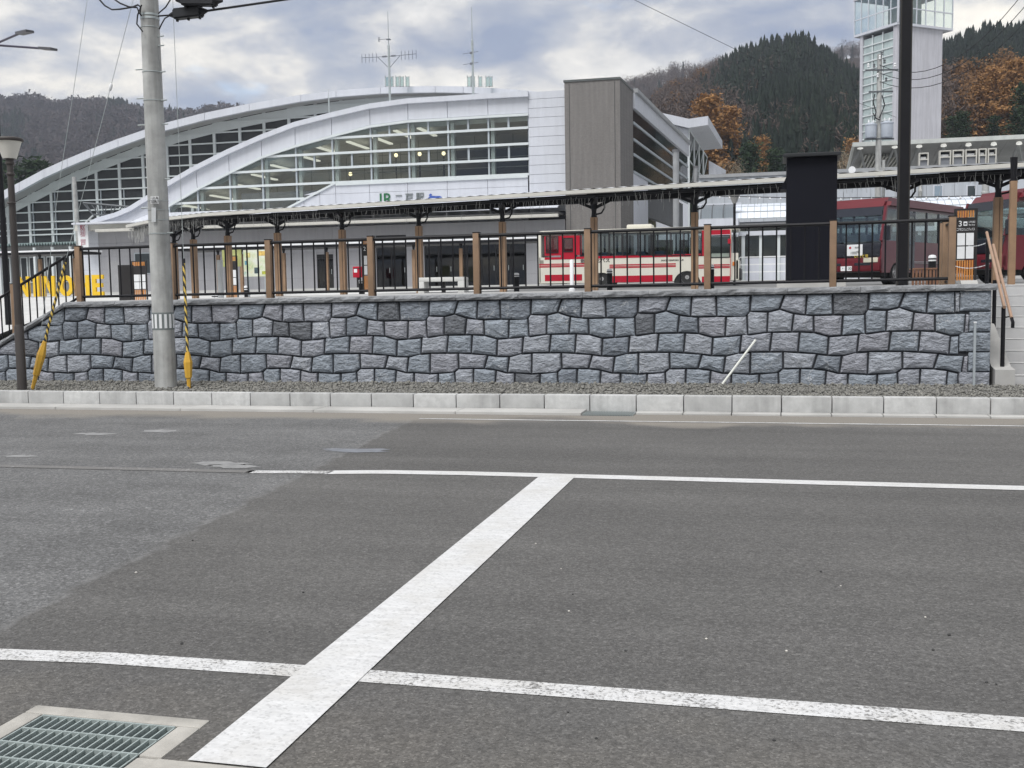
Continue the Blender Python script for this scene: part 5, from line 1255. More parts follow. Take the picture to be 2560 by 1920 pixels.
# interior of the upper hall
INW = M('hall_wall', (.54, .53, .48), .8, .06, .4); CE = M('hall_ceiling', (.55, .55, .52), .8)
xi0, xi1 = S(430, 450).x, S(1322, 450).x
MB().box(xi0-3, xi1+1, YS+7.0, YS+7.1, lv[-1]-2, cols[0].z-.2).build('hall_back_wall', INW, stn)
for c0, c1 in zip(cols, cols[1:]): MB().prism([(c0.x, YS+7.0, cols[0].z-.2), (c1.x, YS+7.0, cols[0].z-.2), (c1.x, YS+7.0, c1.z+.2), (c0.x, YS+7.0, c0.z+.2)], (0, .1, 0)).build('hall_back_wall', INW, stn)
for z in lv: MB().box(max(xi0, interp(z, sorted((c_.z, c_.x) for c_ in cols))), xi1, YS+6.97, YS+6.995, z-.25, z-.22).build('hall_wall_joint', M('joint_mid', (.2, .2, .19), .8), stn)
for k in range(18): x = xi0+(xi1-xi0)*k/18; MB().box(x, x+.03, YS+6.975, YS+6.998, lv[-1]-2, interp(x, [(c_.x, c_.z) for c_ in cols])).build('hall_wall_joint', M('joint_mid', (.2, .2, .19), .8), stn)
MB().box(D0.x, xi1+1, YS+.5, YS+7, zsill-.35, zsill-.2).build('hall_floor', INW, stn)
for i in range(len(cols)-1):
    c0, c1 = cols[i], cols[i+1]; MB().quad((c0.x, YS+.35, c0.z+.15), (c1.x, YS+.35, c1.z+.15), (c1.x, YS+7, c1.z-.1), (c0.x, YS+7, c0.z-.1)).build('hall_ceiling', CE, stn)
LEDM = emit('tube_light', (.9, .88, .78), .38); GLOBE = emit('globe_light', (1.0, .84, .50), 1.0)
for (px, py) in ((488, 518), (560, 494), (618, 467), (662, 443), (708, 420), (770, 395), (820, 376), (895, 363), (955, 351), (1010, 336), (1068, 330)):
    q = S(px, py, YS+3.2); MB().beam(q+Vector((0, 1.7, .0)), q+Vector((0, -1.7, .0)), .26, .09).build('ceiling_light', LEDM, stn)
for (px, py, pb_) in ((990, 388, 448), (1049, 385, 446), (1109, 383.5, 445), (876, 435, 452), (764, 482, 500), (710, 513, 524)):
    q = S(px, py, YS+1.6); g_ = MB().lathe([(.02, q.z-.12), (.10, q.z-.08), (.125, q.z), (.09, q.z+.09), (.02, q.z+.12)], (q.x, q.y, 0), 10).build('globe_lamp', GLOBE, stn, True)
    MB().tube([(q.x, q.y, S(px, pb_, YS+1.6).z), (q.x, q.y, q.z-.17)], .05, 6).build('lamp_stand', BLK, g_)
NV = M('booth_navy', (.016, .020, .035), .6); b0, b1 = S(1138, 400, YS+2), S(1335, 400, YS+2)
MB().box(b0.x, b1.x, YS+2.0, YS+6.9, zsill-.2, S(1230, 372, YS+2).z).build('ticket_booth', NV, stn)
for zz_ in (.9, 1.5): MB().box(S(870, 440, YS+1).x, b1.x, YS+1.0, YS+1.05, zsill+zz_-.3, zsill+zz_-.26).build('guard_rail', M('rail_grey', (.2, .2, .2), .5), stn)

# roof masts
def mast(px0, py0, py1, Y, label, r=.06):
    a_, b_ = W(px0, py1, Y), W(px0, py0, Y); t = thing('antenna_mast', a_, label, 'antenna', 'antennas on the station roof')
    h = b_.z-a_.z; MB().tube([(a_.x, Y, a_.z-1), (a_.x, Y, a_.z+h*.62), (a_.x, Y, a_.z+h*.63), (a_.x, Y, b_.z)], [r, r, r*.4, r*.25], 6).build('pole', GALV, t); return t, a_.x
YM = 66; t, mx_ = mast(975, 28, 252, YM, 'tall antenna mast with two wide comb arrays on the station roof', .075)
YD = M('antenna_dark', (.14, .15, .17), .5)
for s_ in (-1, 1):
    zq = W(975, 141, YM).z; MB().tube([(mx_, YM, zq), (mx_+s_*1.85, YM, zq+.04)], .02, 4).build('array_boom', YD, t)
    for k in range(5): x = mx_+s_*(.85+.25*k); MB().tube([(x, YM, zq-.28), (x, YM, zq+.28)], .016, 4).build('array_element', YD, t)
    MB().tube([(mx_, YM, zq-.75), (mx_+s_*.75, YM, zq)], .02, 4).build('array_stay', YD, t); MB().box(mx_+s_*.3-.15, mx_+s_*.3+.15, YM-.05, YM+.05, zq-.03, zq+.06).build('array_dipole', YD, t)
zq = W(975, 97, YM).z; MB().tube([(mx_, YM, zq), (mx_-.7, YM, zq)], .02, 4).build('array_boom', YD, t)
for k in range(2): MB().tube([(mx_-.6-.08*k, YM, zq-.14), (mx_-.6-.08*k, YM, zq+.16)], .018, 4).build('array_element', YD, t)
MB().box(mx_-.13, mx_+.13, YM-.1, YM+.1, zq-.06, zq).build('clamp', YD, t)
t, mx2 = mast(1183, 18, 236, YM, 'tall antenna mast with small aerials, right of the comb array mast', .075)
for py in (132, 159): zq = W(1183, py, YM).z; MB().tube([(mx2-.6, YM-.1, zq-.05), (mx2+.35, YM+.1, zq+.08)], .018, 4).build('aerial', YD, t); MB().box(mx2-.16, mx2+.02, YM-.08, YM+.08, zq-.06, zq+.06).build('clamp', YD, t)
t, _ = mast(823, 222, 284, YM-1, 'short white mast at the bend of the station roof', .05)
# framed panels on the roof ridge
for (xs_l, lb) in (((963, 974, 989, 1000, 1014), 'row of thin framed glass screens on the hall roof at the left mast'), ((1168, 1178, 1196, 1214, 1222), 'row of thin framed glass screens on the hall roof at the right mast')):
    q = W(xs_l[0], 217, 84); t = thing('roof_screens', q, lb, 'roof screen', 'screens on the hall roof')
    for k, px in enumerate(xs_l):
        a_, b_ = W(px, 217, 84+k*.4), W(px+9, 188, 84+k*.4); f_ = MB()
        for (x0, x1, z0, z1) in ((a_.x, a_.x+.05, a_.z, b_.z), (b_.x-.05, b_.x, a_.z, b_.z-.1), (a_.x, b_.x, a_.z, a_.z+.05), (a_.x, b_.x, b_.z-.15, b_.z-.1)): f_.box(x0, x1, a_.y, a_.y+.05, z0, z1)
        f_ = f_.build('screen_frame', GALV, t); MB().box(a_.x+.05, b_.x-.05, a_.y+.02, a_.y+.03, a_.z+.05, b_.z-.15).build('screen_pane', glass('screen_glass', (.8, .9, .9), .8, .9), f_)

# ================================================================== PLATFORM HALL BEHIND
YHL = 86.0
hall = thing('platform_hall', (W(400, 600, YHL).x, YHL, 2.06), 'huge arched platform hall with a white curved roof edge and dark gridded glazing', 'building')
ht = [(-120, 548), (9, 476), (48, 456), (110, 423), (168, 397), (226, 373), (295, 347), (365, 323), (412, 307), (511, 282), (623, 259), (752, 237), (840, 226), (951, 218), (1020, 216), (1088, 215), (1158, 216), (1230, 220), (1298, 225), (1345, 229)]
H_ = lambda px, py: W(px, py, YHL)
for (xa, ya), (xb, yb) in zip(ht, ht[1:]):
    th0 = 22-6*min(1, max(0, xa/900)); th1 = 22-6*min(1, max(0, xb/900))
    p = MB().prism([H_(xa+.4, ya+th0), H_(xb-.4, yb+th1), H_(xb-.4, yb), H_(xa+.4, ya)], (0, .4, 0)).build('fascia_panel', PAN, hall)
    A_, B_ = H_(xa, ya+th0), H_(xb, yb+th1)
    MB().quad(A_, B_, B_+Vector((0, 2.2, .15)), A_+Vector((0, 2.2, .15))).build('soffit', SOFF, p)
    MB().quad(H_(xa, ya), H_(xb, yb), H_(xb, yb)+Vector((0, 30, .8)), H_(xa, ya)+Vector((0, 30, .8))).build('roof_sheet', PAN, hall)
    C_, D_ = A_+Vector((0, 2.2, .1)), B_+Vector((0, 2.2, .1))
    MB().prism([C_-Vector((0, 0, .85)), D_-Vector((0, 0, .85)), D_, C_], (0, .1, 0)).build('truss_band', MUL, hall)
DGL = Mat('hall_glass'); DGL.set(.25, 0, .25); DGL.base(DGL.ramp(DGL.noise(.5, 4), [(.3, (.020, .023, .026)), (.7, (.045, .048, .05))]))
YG = YHL+2.35; vx = [W(p, 500, YG).x for p in (-100, -40, 19, 74, 130, 186, 245, 303, 363, 424, 482, 543, 607, 668, 730, 796, 860, 925)]
ztop = [(W(x, y+20, YG).x, W(x, y+20, YG).z-.2) for x, y in ht]
hz = [W(200, y, YG).z for y in (606+3, 584, 571, 552, 527, 502, 477, 452, 427, 402, 377, 352, 327, 302, 277, 252, 228)]
for x0, x1 in zip(vx, vx[1:]):
    t0, t1 = interp(x0, ztop), interp(x1, ztop)
    for z0, z1 in zip(hz, hz[1:]):
        poly = [(x0+.1, z0+.05), (x1-.1, z0+.05), (x1-.1, z1-.05), (x0+.1, z1-.05)]; m_ = (t1-t0)/(x1-x0)
        poly = clip(poly, -m_, 1, t0-m_*x0)
        if len(poly) > 2 and area(poly) > .1: MB().prism([(x, YG, z) for x, z in poly], (0, .05, 0)).build('glass_pane', DGL.m, hall)
        zm_ = z1; 
        if zm_ < max(t0, t1):
            xa = x0 if t0 > zm_ else x0+(zm_-t0)/m_
            MB().box(xa, x1, YG-.22, YG-.05, zm_-.06, zm_+.06).build('transom', MUL, hall)
for x in vx: zt_ = interp(x, ztop); MB().box(x-.13, x+.13, YG-.16, YG-.001, hz[0]-.5, zt_).build('column', MUL, hall)
for x0, x1 in zip(vx, vx[1:]): MB().box(x0+.35, x0+.43, YG-.14, YG-.002, hz[0], min(interp(x0+.4, ztop), hz[6])).build('column', M('mullion_grey', (.36, .40, .43), .5), hall)
# saw-tooth trim and low front below the glazing
b = MB(); x0, x1 = W(-100, 610, 80).x, W(206, 610, 80).x; zq = W(100, 611, 80).z; n = 44
for k in range(n):
    a_, c_ = x0+(x1-x0)*k/n, x0+(x1-x0)*(k+1)/n; b.prism([(a_, 80, zq+.16), (c_, 80, zq+.16), ((a_+c_)/2, 80, zq-.10)][::-1], (0, 8, 0))
b.build('ribbed_roof', M('ribbed_teal', (.20, .26, .26), .5), hall)
MB().box(x0, x1, 80.1, 80.3, zq-.55, zq-.12).build('eave_board', M('eave_dark', (.07, .075, .075), .7), hall)
MB().box(x0, x1+4, 81, 81.2, 2.0, zq-.5).build('low_wall', M('low_wall_grey', (.20, .205, .21), .7, .3, .5), hall)
for k in range(14):
    xa = x0+(x1-x0)*(k+.1)/14; f_ = MB().box(xa, xa+(x1-x0)/14*.8, 80.9, 80.99, 3.2, zq-1.0).build('low_window', MUL, hall); MB().box(xa+.1, xa+(x1-x0)/14*.8-.1, 80.85, 80.89, 3.3, zq-1.1).build('pane', DGL.m, f_)
    if k % 2: MB().box(xa, xa+.18, 79.2, 79.4, 2.0, zq-.3).build('low_column', MUL, hall)
# lattice truss left of the wing
ltr = thing('lattice_gantry', W(230, 520, 66), 'grey steel lattice gantry arm left of the station wing', 'gantry')
A_, B_, C_, D_ = W(208, 507, 66), W(325, 517, 66), W(232, 537, 66), W(300, 537, 66)
LAT = M('lattice_grey', (.10, .11, .12), .5)
MB().tube([A_, B_], .07, 5).build('chord', LAT, ltr); MB().tube([A_, C_, D_], .06, 5).build('chord', LAT, ltr)
for k in range(9):
    p = A_.lerp(B_, (k+.5)/9); q = C_.lerp(D_, ((k+(k % 2)))/9); MB().tube([p, q], .04, 4).build('lattice_bar', LAT, ltr)
MB().tube([W(233, 538, 66), W(214, 556, 66)], .06, 5).build('stay', MUL, ltr)
q0 = W(203, 680, 66); MB().tube([(q0.x, 66, 2.06), (q0.x-.2, 66, W(198, 442, 66).z)], [.2, .15], 10).build('pole', UPC, ltr)
# hall end roof at the right
ZE = 92; zt_ = PA(1745, 292, ZE).z
A_, B_, C_, D_ = PA(1640, 300, ZE), PA(1770, 292, ZE), PA(1806, 356, 106), PA(1700, 356, 106)
E_, = (PA(1722, 292, ZE),)
er = thing('end_roof', (B_.x, B_.y, 2.06), 'white folded roof overhang with glazed end wall right of the station', 'roof')
zr_ = lambda p, z: Vector((p.x, p.y, z))
zA, zE_, zB_ = PA(1640, 279, ZE).z, PA(1722, 297, ZE).z, PA(1770, 290, ZE).z
zC = PA(1806, 352, 106).z
def slab(a_, za, b_, zb, c_, zc, d_, zd, th, name, mat): return MB().hexa([zr_(a_, za-th), zr_(b_, zb-th), zr_(c_, zc-th), zr_(d_, zd-th), zr_(a_, za), zr_(b_, zb), zr_(c_, zc), zr_(d_, zd)]).build(name, mat, er)
slab(E_, zE_, B_, zB_, C_, zC, D_, zC-.3, .75, 'roof_slab', PAN); slab(A_, zA, E_, zE_, D_, zC-.3, PA(1640, 300, 106), zA, .75, 'roof_slab', PAN)
F_, G_ = PA(1722, 330, ZE+.6), PA(1768, 330, 112)
for k in range(4):
    p, q = F_.lerp(G_, k/4), F_.lerp(G_, (k+1)/4)
    for j in range(3):
        z0, z1 = 6+j*3.4, 9.4+j*3.4
        if z1 > zE_-.8: z1 = zE_-.8
        MB().prism([zr_(p, z0+.06), zr_(q, z0+.06), zr_(q, z1-.06), zr_(p, z1-.06)], (-.05, 0, 0)).build('glass_pane', SGD, er)
        MB().tube([zr_(p, z0), zr_(q, z1)], .05, 4).build('brace', MUL, er); MB().tube([zr_(p, z1), zr_(q, z1)], .07, 4).build('transom', MUL, er)
    MB().tube([zr_(p, 2), zr_(p, zE_-.7)], .09, 5).build('column', MUL, er)
MB().prism([zr_(A_, 6), zr_(F_, 6), zr_(F_, zE_-.8), zr_(A_, zA-.8)], FH*.3).build('end_wall', PAN, er)
q0, q1 = PA(1772, 430, 95), PA(1786, 398, 99); MB().hexa([q0+Vector((0, 0, -.3)), q0+Vector((.6, 0, -.5)), q0+Vector((1.2, 3, -.5)), q0+Vector((.4, 3, -.3)), q0+Vector((0, 0, 1.0)), q0+Vector((.6, 0, .6)), q0+Vector((1.4, 3, .4)), q0+Vector((.4, 3, .9))]).build('white_duct', PAN, er)
# vent stacks
for (px, y0, y1, r, Z, lb) in ((1690, 380, 460, .17, 58, 'tall grey cylindrical vent stack beside the station side wall'), (1739, 420, 460, .14, 66, 'short grey vent stack right of the tall one')):
    q = PA(px, y1, Z); t = thing('vent_stack', (q.x, q.y, 2.0), lb, 'vent'); MB().lathe([(r, 2.0), (r, PA(px, y0, Z).z)], (q.x, q.y, 0), 14).build('stack', M('stack_grey', (.28, .29, .30), .5, .15, 2), t, True); z_ = PA(px, y0, Z).z
    MB().lathe([(r*1.2, z_), (r*1.2, z_+.12)], (q.x, q.y, 0), 14).build('cap', M('stack_dark', (.15, .15, .16), .5), t, True)

# ================================================================== RIGHT-HAND STATION BUILDINGS
YR = 66
arc = thing('arcade_building', (W(1850, 690, YR).x, YR, 2.06), 'long pale grey station arcade with a ribbed white vault roof right of the bus', 'building')
GWL = M('arcade_wall', (.44, .47, .51), .55, .05, .5, streak=.10)
x0, x1 = W(1748, 470, YR).x, W(2640, 470, YR).x; zt_, zb_ = W(2100, 432, YR).z, W(2100, 505, YR).z
n = 26
for k in range(n): xa, xb = x0+(x1-x0)*k/n, x0+(x1-x0)*(k+1)/n; MB().box(xa+.008, xb-.008, YR, YR+.2, zb_-1.0, zt_).build('wall_panel', GWL, arc)
MB().box(x0, x1, YR+.2, YR+.5, 2, zt_-.05).build('wall_core', JNT, arc)
MB().box(x0, x1, YR-.15, YR+8, zt_+.002, zt_+.2).build('roof_edge', M('edge_grey', (.30, .31, .32), .5), arc)
for px in (2345, 2428):
    x = W(px, 480, YR).x; f_ = MB().box(x-.28, x+.28, YR-.06, YR-.001, W(px, 491, YR).z, W(px, 463, YR).z).build('window', PAN, arc); MB().box(x-.2, x+.2, YR-.075, YR-.061, W(px, 490, YR).z, W(px, 465, YR).z).build('pane', M('window_blue', (.22, .28, .34), .2) if px < 2400 else M('window_dark', (.04, .05, .055), .15), f_)
# vault roof: ribs of translucent sheet
YV = 60; zv0, zv1 = W(1900, 545, YV).z, W(1900, 508, YV+2.5).z
VLT = M('vault_sheet', (.62, .66, .74), .35, .05, 1)
xv0, xv1 = W(1836, 530, YV).x, W(2640, 530, YV).x; n = 46
for k in range(n):
    xa, xb = xv0+(xv1-xv0)*k/n, xv0+(xv1-xv0)*(k+1)/n; b = MB()
    for j in range(4):
        t0, t1 = j/4*pi/2, (j+1)/4*pi/2; ya, za = YV+3*(1-cos(t0)), zv0+(zv1-zv0)*sin(t0); yb, zb2_ = YV+3*(1-cos(t1)), zv0+(zv1-zv0)*sin(t1); b.quad((xa+.015, ya, za), (xb-.015, ya, za), (xb-.015, yb, zb2_), (xa+.015, yb, zb2_))
    b.build('vault_sheet', VLT, arc)
for j in range(4): t0 = j/4*pi/2; MB().box(xv0, xv1, YV+3*(1-cos(t0))-.03, YV+3*(1-cos(t0))+.01, zv0+(zv1-zv0)*sin(t0)-.03, zv0+(zv1-zv0)*sin(t0)+.015).build('vault_purlin', GALV, arc)
MB().box(xv0-2.5, xv1, YV-.1, YV+.1, W(1900, 583, YV).z-.12, W(1900, 583, YV).z+.12).build('eave_beam', PAN, arc)
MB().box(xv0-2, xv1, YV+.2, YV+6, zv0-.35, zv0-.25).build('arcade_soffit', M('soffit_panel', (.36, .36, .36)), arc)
for k, px in enumerate(range(1858, 2640, 44)):
    x = W(px, 640, YV).x; MB().box(x-.09, x+.09, YV, YV+.18, 2.0, W(1900, 583, YV).z-.12).build('column', MUL, arc)
    if k < 16: f_ = MB().box(x+.10, x+.85, YV+.08, YV+.12, 2.06, 3.3).build('lower_panel', PAN2, arc); MB().box(x+.10, x+.85, YV+.08, YV+.1, 3.35, 4.9).build('pane', glass('arcade_glass', (.7, .8, .8), .8, .7), arc)
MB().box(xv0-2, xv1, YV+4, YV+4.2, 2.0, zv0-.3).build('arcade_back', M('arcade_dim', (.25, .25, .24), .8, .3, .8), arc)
for z in (2.5, 2.9, 3.3): MB().box(W(1848, 640, YV-1).x, W(2100, 640, YV-1).x, YV-1.0, YV-.95, z, z+.06).build('guard_rail', WHT, arc)
# curved bicycle-shelter vault left of it
x0, x1 = W(1752, 530, 58).x, W(1836, 530, 58).x; sh = thing('curved_shelter', ((x0+x1)/2, 59, 2.06), 'small shelter with curved clear roof hoops beside the arcade', 'shelter')
zs0, zs1 = W(1800, 545, 58).z, W(1800, 505, 58).z
for k in range(4):
    x = x0+(x1-x0)*k/3; MB().tube([(x, 58+2*(1-cos(j/6*pi/2)), zs0+(zs1-zs0)*sin(j/6*pi/2)) for j in range(7)], .035, 5).build('hoop', LAT, sh)
for k in range(3):
    xa, xb = x0+(x1-x0)*k/3, x0+(x1-x0)*(k+1)/3; b = MB()
    for j in range(6): f = lambda j: (58+2*(1-cos(j/6*pi/2)), zs0+(zs1-zs0)*sin(j/6*pi/2)); (ya, za), (yb, zb2_) = f(j), f(j+1); b.quad((xa, ya, za), (xb, ya, za), (xb, yb, zb2_), (xa, yb, zb2_))
    b.build('roof_sheet', glass('shelter_glass', (.75, .8, .82), .7, .75, .15), sh)
MB().box(x0-.3, x1+.3, 60, 60.12, zs1, zs1+.1).build('ridge', PAN, sh); MB().box(x0-.2, x1+.2, 57.95, 60.1, zs0-.9, zs0-.05).build('front_beam', PAN2, sh)
for x in (x0, x1-.1): MB().box(x, x+.1, 58.2, 58.3, 2.0, zs0-.9).build('leg', MUL, sh)
# small lantern in front of it
q = W(1836, 610, 50); t = thing('small_lantern', (q.x, 50, plaza_z(50)), 'small black lamp post with flared lantern behind the bus nose', 'lamp post')
zt_ = W(1836, 484, 50).z; MB().tube([(q.x, 50, plaza_z(50)-.1), (q.x, 50, zt_-.45)], .06, 8).build('shaft', BLK, t); MB().lathe([(.08, zt_-.45), (.12, zt_-.35), (.27, zt_-.02), (.29, zt_)], (q.x, 50, 0), 14).build('lantern', M('frosted_dim', (.30, .30, .30), .4), t, True); MB().lathe([(.30, zt_), (.28, zt_+.05)], (q.x, 50, 0), 14).build('lantern_cap', BLK, t)
# platform roof on slanted struts with framed units
YP = 78
pr_ = thing('platform_roof', (W(2350, 420, YP).x, YP, 2.06), 'raised grey platform roof on slanting struts at the right', 'roof')
A_, B_ = W(2133, 360, YP), W(2700, 335, YP); C_ = W(2114, 405, YP+7); dz = C_.z-A_.z
PG = M('roof_grey', (.20, .205, .20), .6, .15, .8); PGL = M('roof_edge_pale', (.50, .52, .50), .5)
B2 = Vector((B_.x, B_.y, A_.z+.0)); n = 10
for k in range(n):
    xa, xb = A_.x+(B2.x-A_.x)*k/n, A_.x+(B2.x-A_.x)*(k+1)/n
    MB().hexa([(xa+.01, YP, A_.z-.12), (xb-.01, YP, A_.z-.12), (xb-.01, YP+9, A_.z-1.7), (xa+.01, YP+9, A_.z-1.7), (xa+.01, YP, A_.z), (xb-.01, YP, A_.z), (xb-.01, YP+9, A_.z-1.58), (xa+.01, YP+9, A_.z-1.58)]).build('roof_panel', PG, pr_)
MB().box(A_.x-.05, B2.x, YP-.2, YP-.001, A_.z-.2, A_.z+.08).build('roof_edge', PGL, pr_)
MB().hexa([(A_.x-.05, YP, A_.z-.2), (A_.x+.1, YP, A_.z-.2), (A_.x+.1, YP+9, A_.z-1.85), (A_.x-.05, YP+9, A_.z-1.85), (A_.x-.05, YP, A_.z+.05), (A_.x+.1, YP, A_.z+.05), (A_.x+.1, YP+9, A_.z-1.55), (A_.x-.05, YP+9, A_.z-1.55)]).build('roof_verge', PGL, pr_)
for k, px in enumerate((2150, 2236, 2297, 2358, 2420, 2483, 2546)):
    q = W(px, 371-(px-2150)*.028, YP+.8); MB().lathe([(.02, -.1), (.19, -.06), (.20, 0), (.15, .12), (.02, .16)], (q.x, q.y-.2, q.z), 12).build('round_lamp', emit('round_lamp', (.85, .85, .8), .25), pr_, True)
    MB().tube([q, W(px-32, 440, YP+3)], .09, 6).build('strut', M('strut_grey', (.28, .29, .29), .5), pr_); MB().tube([q, W(px+16, 440, YP+3)], .09, 6).build('strut', M('strut_grey', (.28, .29, .29), .5), pr_)
for k in range(11): q0, q1 = W(2165+k*9, 385+k*.5, YP+2), W(2130+k*8+14, 430, YP+5); MB().beam(q0, q1, .12, .2).build('louvre', M('louvre_pale', (.40, .40, .37), .6), pr_)
un = thing('rooftop_units', (W(2420, 420, YP-6).x, YP-6, W(2420, 440, YP-6).z), 'row of framed rooftop equipment boxes under the platform roof', 'equipment')
for (a0, a1) in ((2348, 2378), (2381, 2410), (2413, 2443), (2446, 2467), (2469, 2492), (2297, 2322)):
    yt = 375-(a0-2348)*.045 if a0 > 2330 else 381; qa, qb = W(a0, yt+45, YP-6), W(a1, yt, YP-6); f_ = MB(); e = .07; Yq = YP-6
    for (x0, x1, z0, z1) in ((qa.x, qa.x+e, qa.z, qb.z), (qb.x-e, qb.x, qa.z, qb.z), (qa.x+e, qb.x-e, qb.z-e, qb.z), (qa.x+e, qb.x-e, qa.z, qa.z+e), (qa.x+e, qb.x-e, qa.z+(qb.z-qa.z)*.58, qa.z+(qb.z-qa.z)*.58+e)): f_.box(x0, x1, Yq, Yq+.5, z0, z1)
    f_ = f_.build('unit_frame', M('unit_cream', (.48, .47, .43), .6), un); MB().box(qa.x+e, qb.x-e, Yq+.1, Yq+.12, qa.z+e, qa.z+(qb.z-qa.z)*.58).build('unit_screen', M('screen_grey', (.18, .19, .21), .5), f_); MB().box(qa.x+e+.05, qb.x-e-.05, Yq+.2, Yq+.4, qa.z+(qb.z-qa.z)*.60, qa.z+(qb.z-qa.z)*.78).build('unit_motor', WHT, f_)
    MB().box(qa.x+e, qb.x-e, Yq+.45, Yq+.48, qa.z+(qb.z-qa.z)*.66, qb.z-e).build('unit_back', NV, f_)
MB().box(W(2290, 425, YP-6).x, W(2500, 425, YP-6).x, YP-6.3, YP-4, zt_*0+W(2100, 432, YR).z+.05, W(2420, 418, YP-6).z).build('unit_deck', PG, un)
# dish
q = W(2132, 425, 62); t = thing('satellite_dish', q, 'small white round dish on the canopy line left of the black column', 'dish'); MB().tube([q-Vector((.05, .1, 0)), q+Vector((.02, .1, 0))], [.2, .16], 12).build('dish', WHT, t); MB().tube([q+Vector((0, .05, 0)), q+Vector((0, .3, -1.2))], .03, 5).build('stay', GALV, t)

# ================================================================== TOWER
TC = PA(2245, 60, 105); rd = (R0*.906+FH*.423).normalized(); ld = (-R0*.423+FH*.906).normalized()
tw = thing('observation_tower', (TC.x, TC.y, 2), 'tall concrete lift tower with a glazed lookout cab and glazed stair side', 'tower')
zc0 = TC.z; zc1 = zc0+4.6; LW, RW = 5.98, 7.3
def tq(a_, b_, z): p = TC+rd*a_+ld*b_; return Vector((p.x, p.y, z))
def tbox(a0, a1, b0, b1, z0, z1): return MB().hexa([tq(a0, b0, z0), tq(a1, b0, z0), tq(a1, b1, z0), tq(a0, b1, z0), tq(a0, b0, z1), tq(a1, b0, z1), tq(a1, b1, z1), tq(a0, b1, z1)])
TCN = M('tower_concrete', (.50, .50, .54), .8, .06, .6, .2, 20, streak=.16)
s0, s1, sb = .15, RW-1.15, LW-.75
tbox(1.6, s1, .25, sb, 0, zc0-.01).build('shaft', TCN, tw); tbox(.15, 1.599, .25, .75, 0, zc0-.01).build('shaft_edge', TCN, tw); tbox(.15, 1.599, sb-.35, sb, 0, zc0-.01).build('shaft_edge', TCN, tw)
TGL = glass('tower_glass', (.93, .98, .97), .9, .97, .03); TSKY = M('tower_sky_tint', (.36, .43, .43), .12, .25, .9, spec=.6)  # stair panes: sky reflection put into a pale opaque colour
nf = 19; zz0 = 12.0
for k in range(nf):
    z = zz0+(zc0-.4-zz0)*k/nf; z1 = zz0+(zc0-.4-zz0)*(k+1)/nf
    for j in range(3):
        b0 = .76+(sb-.36-.76)*j/3; b1 = .76+(sb-.36-.76)*(j+1)/3
        tbox(.30, .33, b0+.04, b1-.04, z+.10, z1-.04).build('glass_pane', TSKY, tw)
    tbox(.22, .36, .76, sb-.36, z-.05, z+.07).build('transom', MUL, tw)
    tbox(.5, 1.55, .76, sb-.36, z+.02+.3*(k % 2), z+.14+.3*(k % 2)).build('stair_flight', WHT if k % 2 else M('stair_grey', (.25, .27, .28), .6), tw)
for b0 in (2.2, 3.6): tbox(.28, .40, b0, b0+.14, zz0, zc0-.2).build('column', MUL, tw)
tbox(0, RW, 0, LW, zc0, zc0+.22).build('cab_floor', PAN, tw); tbox(-.05, RW+.05, -.05, LW+.05, zc1-1.0, zc1).build('cab_roof', TCN, tw)
tbox(3.2, RW-2, 2.2, LW-1.4, zc0+.22, zc1-1.0).build('lift_core', M('core_dim', (.35, .37, .38), .7, .2, 1), tw)
for k in range(6):
    b0, b1 = LW*k/6, LW*(k+1)/6
    for (z0, z1) in ((zc0+.26, zc0+1.6), (zc0+1.7, zc1-1.02)): tbox(.03, .06, b0+.06, b1-.06, z0, z1).build('glass_pane', TGL, tw)
    tbox(.0, .10, b0-.05, b0+.05, zc0+.2, zc1-1).build('cab_mullion', PAN, tw); tbox(.0, .09, b0+.05, b1-.05, zc0+1.6, zc0+1.7).build('cab_rail', PAN, tw)
    a0, a1 = RW*k/6, RW*(k+1)/6
    for (z0, z1) in ((zc0+.26, zc0+1.6), (zc0+1.7, zc1-1.02)): tbox(a0+.06, a1-.06, .03, .06, z0, z1).build('glass_pane', TGL, tw)
    tbox(a0-.05, a0+.05, .0, .10, zc0+.2, zc1-1).build('cab_mullion', PAN, tw); tbox(a0+.05, a1-.05, .0, .09, zc0+1.6, zc0+1.7).build('cab_rail', PAN, tw)
tbox(RW-.1, RW, 0, .1, zc0+.2, zc1-1).build('cab_mullion', PAN, tw); tbox(0, .1, LW-.1, LW, zc0+.2, zc1-1).build('cab_mullion', PAN, tw)

# utility pole with transformers before the tower
Z = 57; q = PA(2194, 530, Z); fp = thing('transformer_pole', (q.x, q.y, 2), 'grey utility pole with two transformer drums in front of the tower', 'utility pole')
zp = lambda py: PA(2198, py, Z).z
MB().tube([(q.x, q.y, 2), (q.x, q.y, zp(135))], [.19, .12], 14).build('shaft', UPC, fp, True)
for py, w_ in ((176, .75), (172, .0), (230, .55)):
    if w_: MB().beam(Vector((q.x, q.y-.1, zp(py)))-R0*w_, Vector((q.x, q.y-.1, zp(py)))+R0*w_*1.3, .07, .08).build('crossarm', LAT, fp)
for k, (dx, py) in enumerate(((-.6, 170), (-.3, 170), (.0, 150), (.25, 160), (.8, 170), (.1, 140), (-.1, 195), (.35, 205))): p = Vector((q.x, q.y-.12, zp(py)))+R0*dx; MB().lathe([(.03, 0), (.07, .04), (.04, .10), (.07, .16), (.03, .22)], p, 8).build('insulator', LAT if k % 2 else WHT, fp)
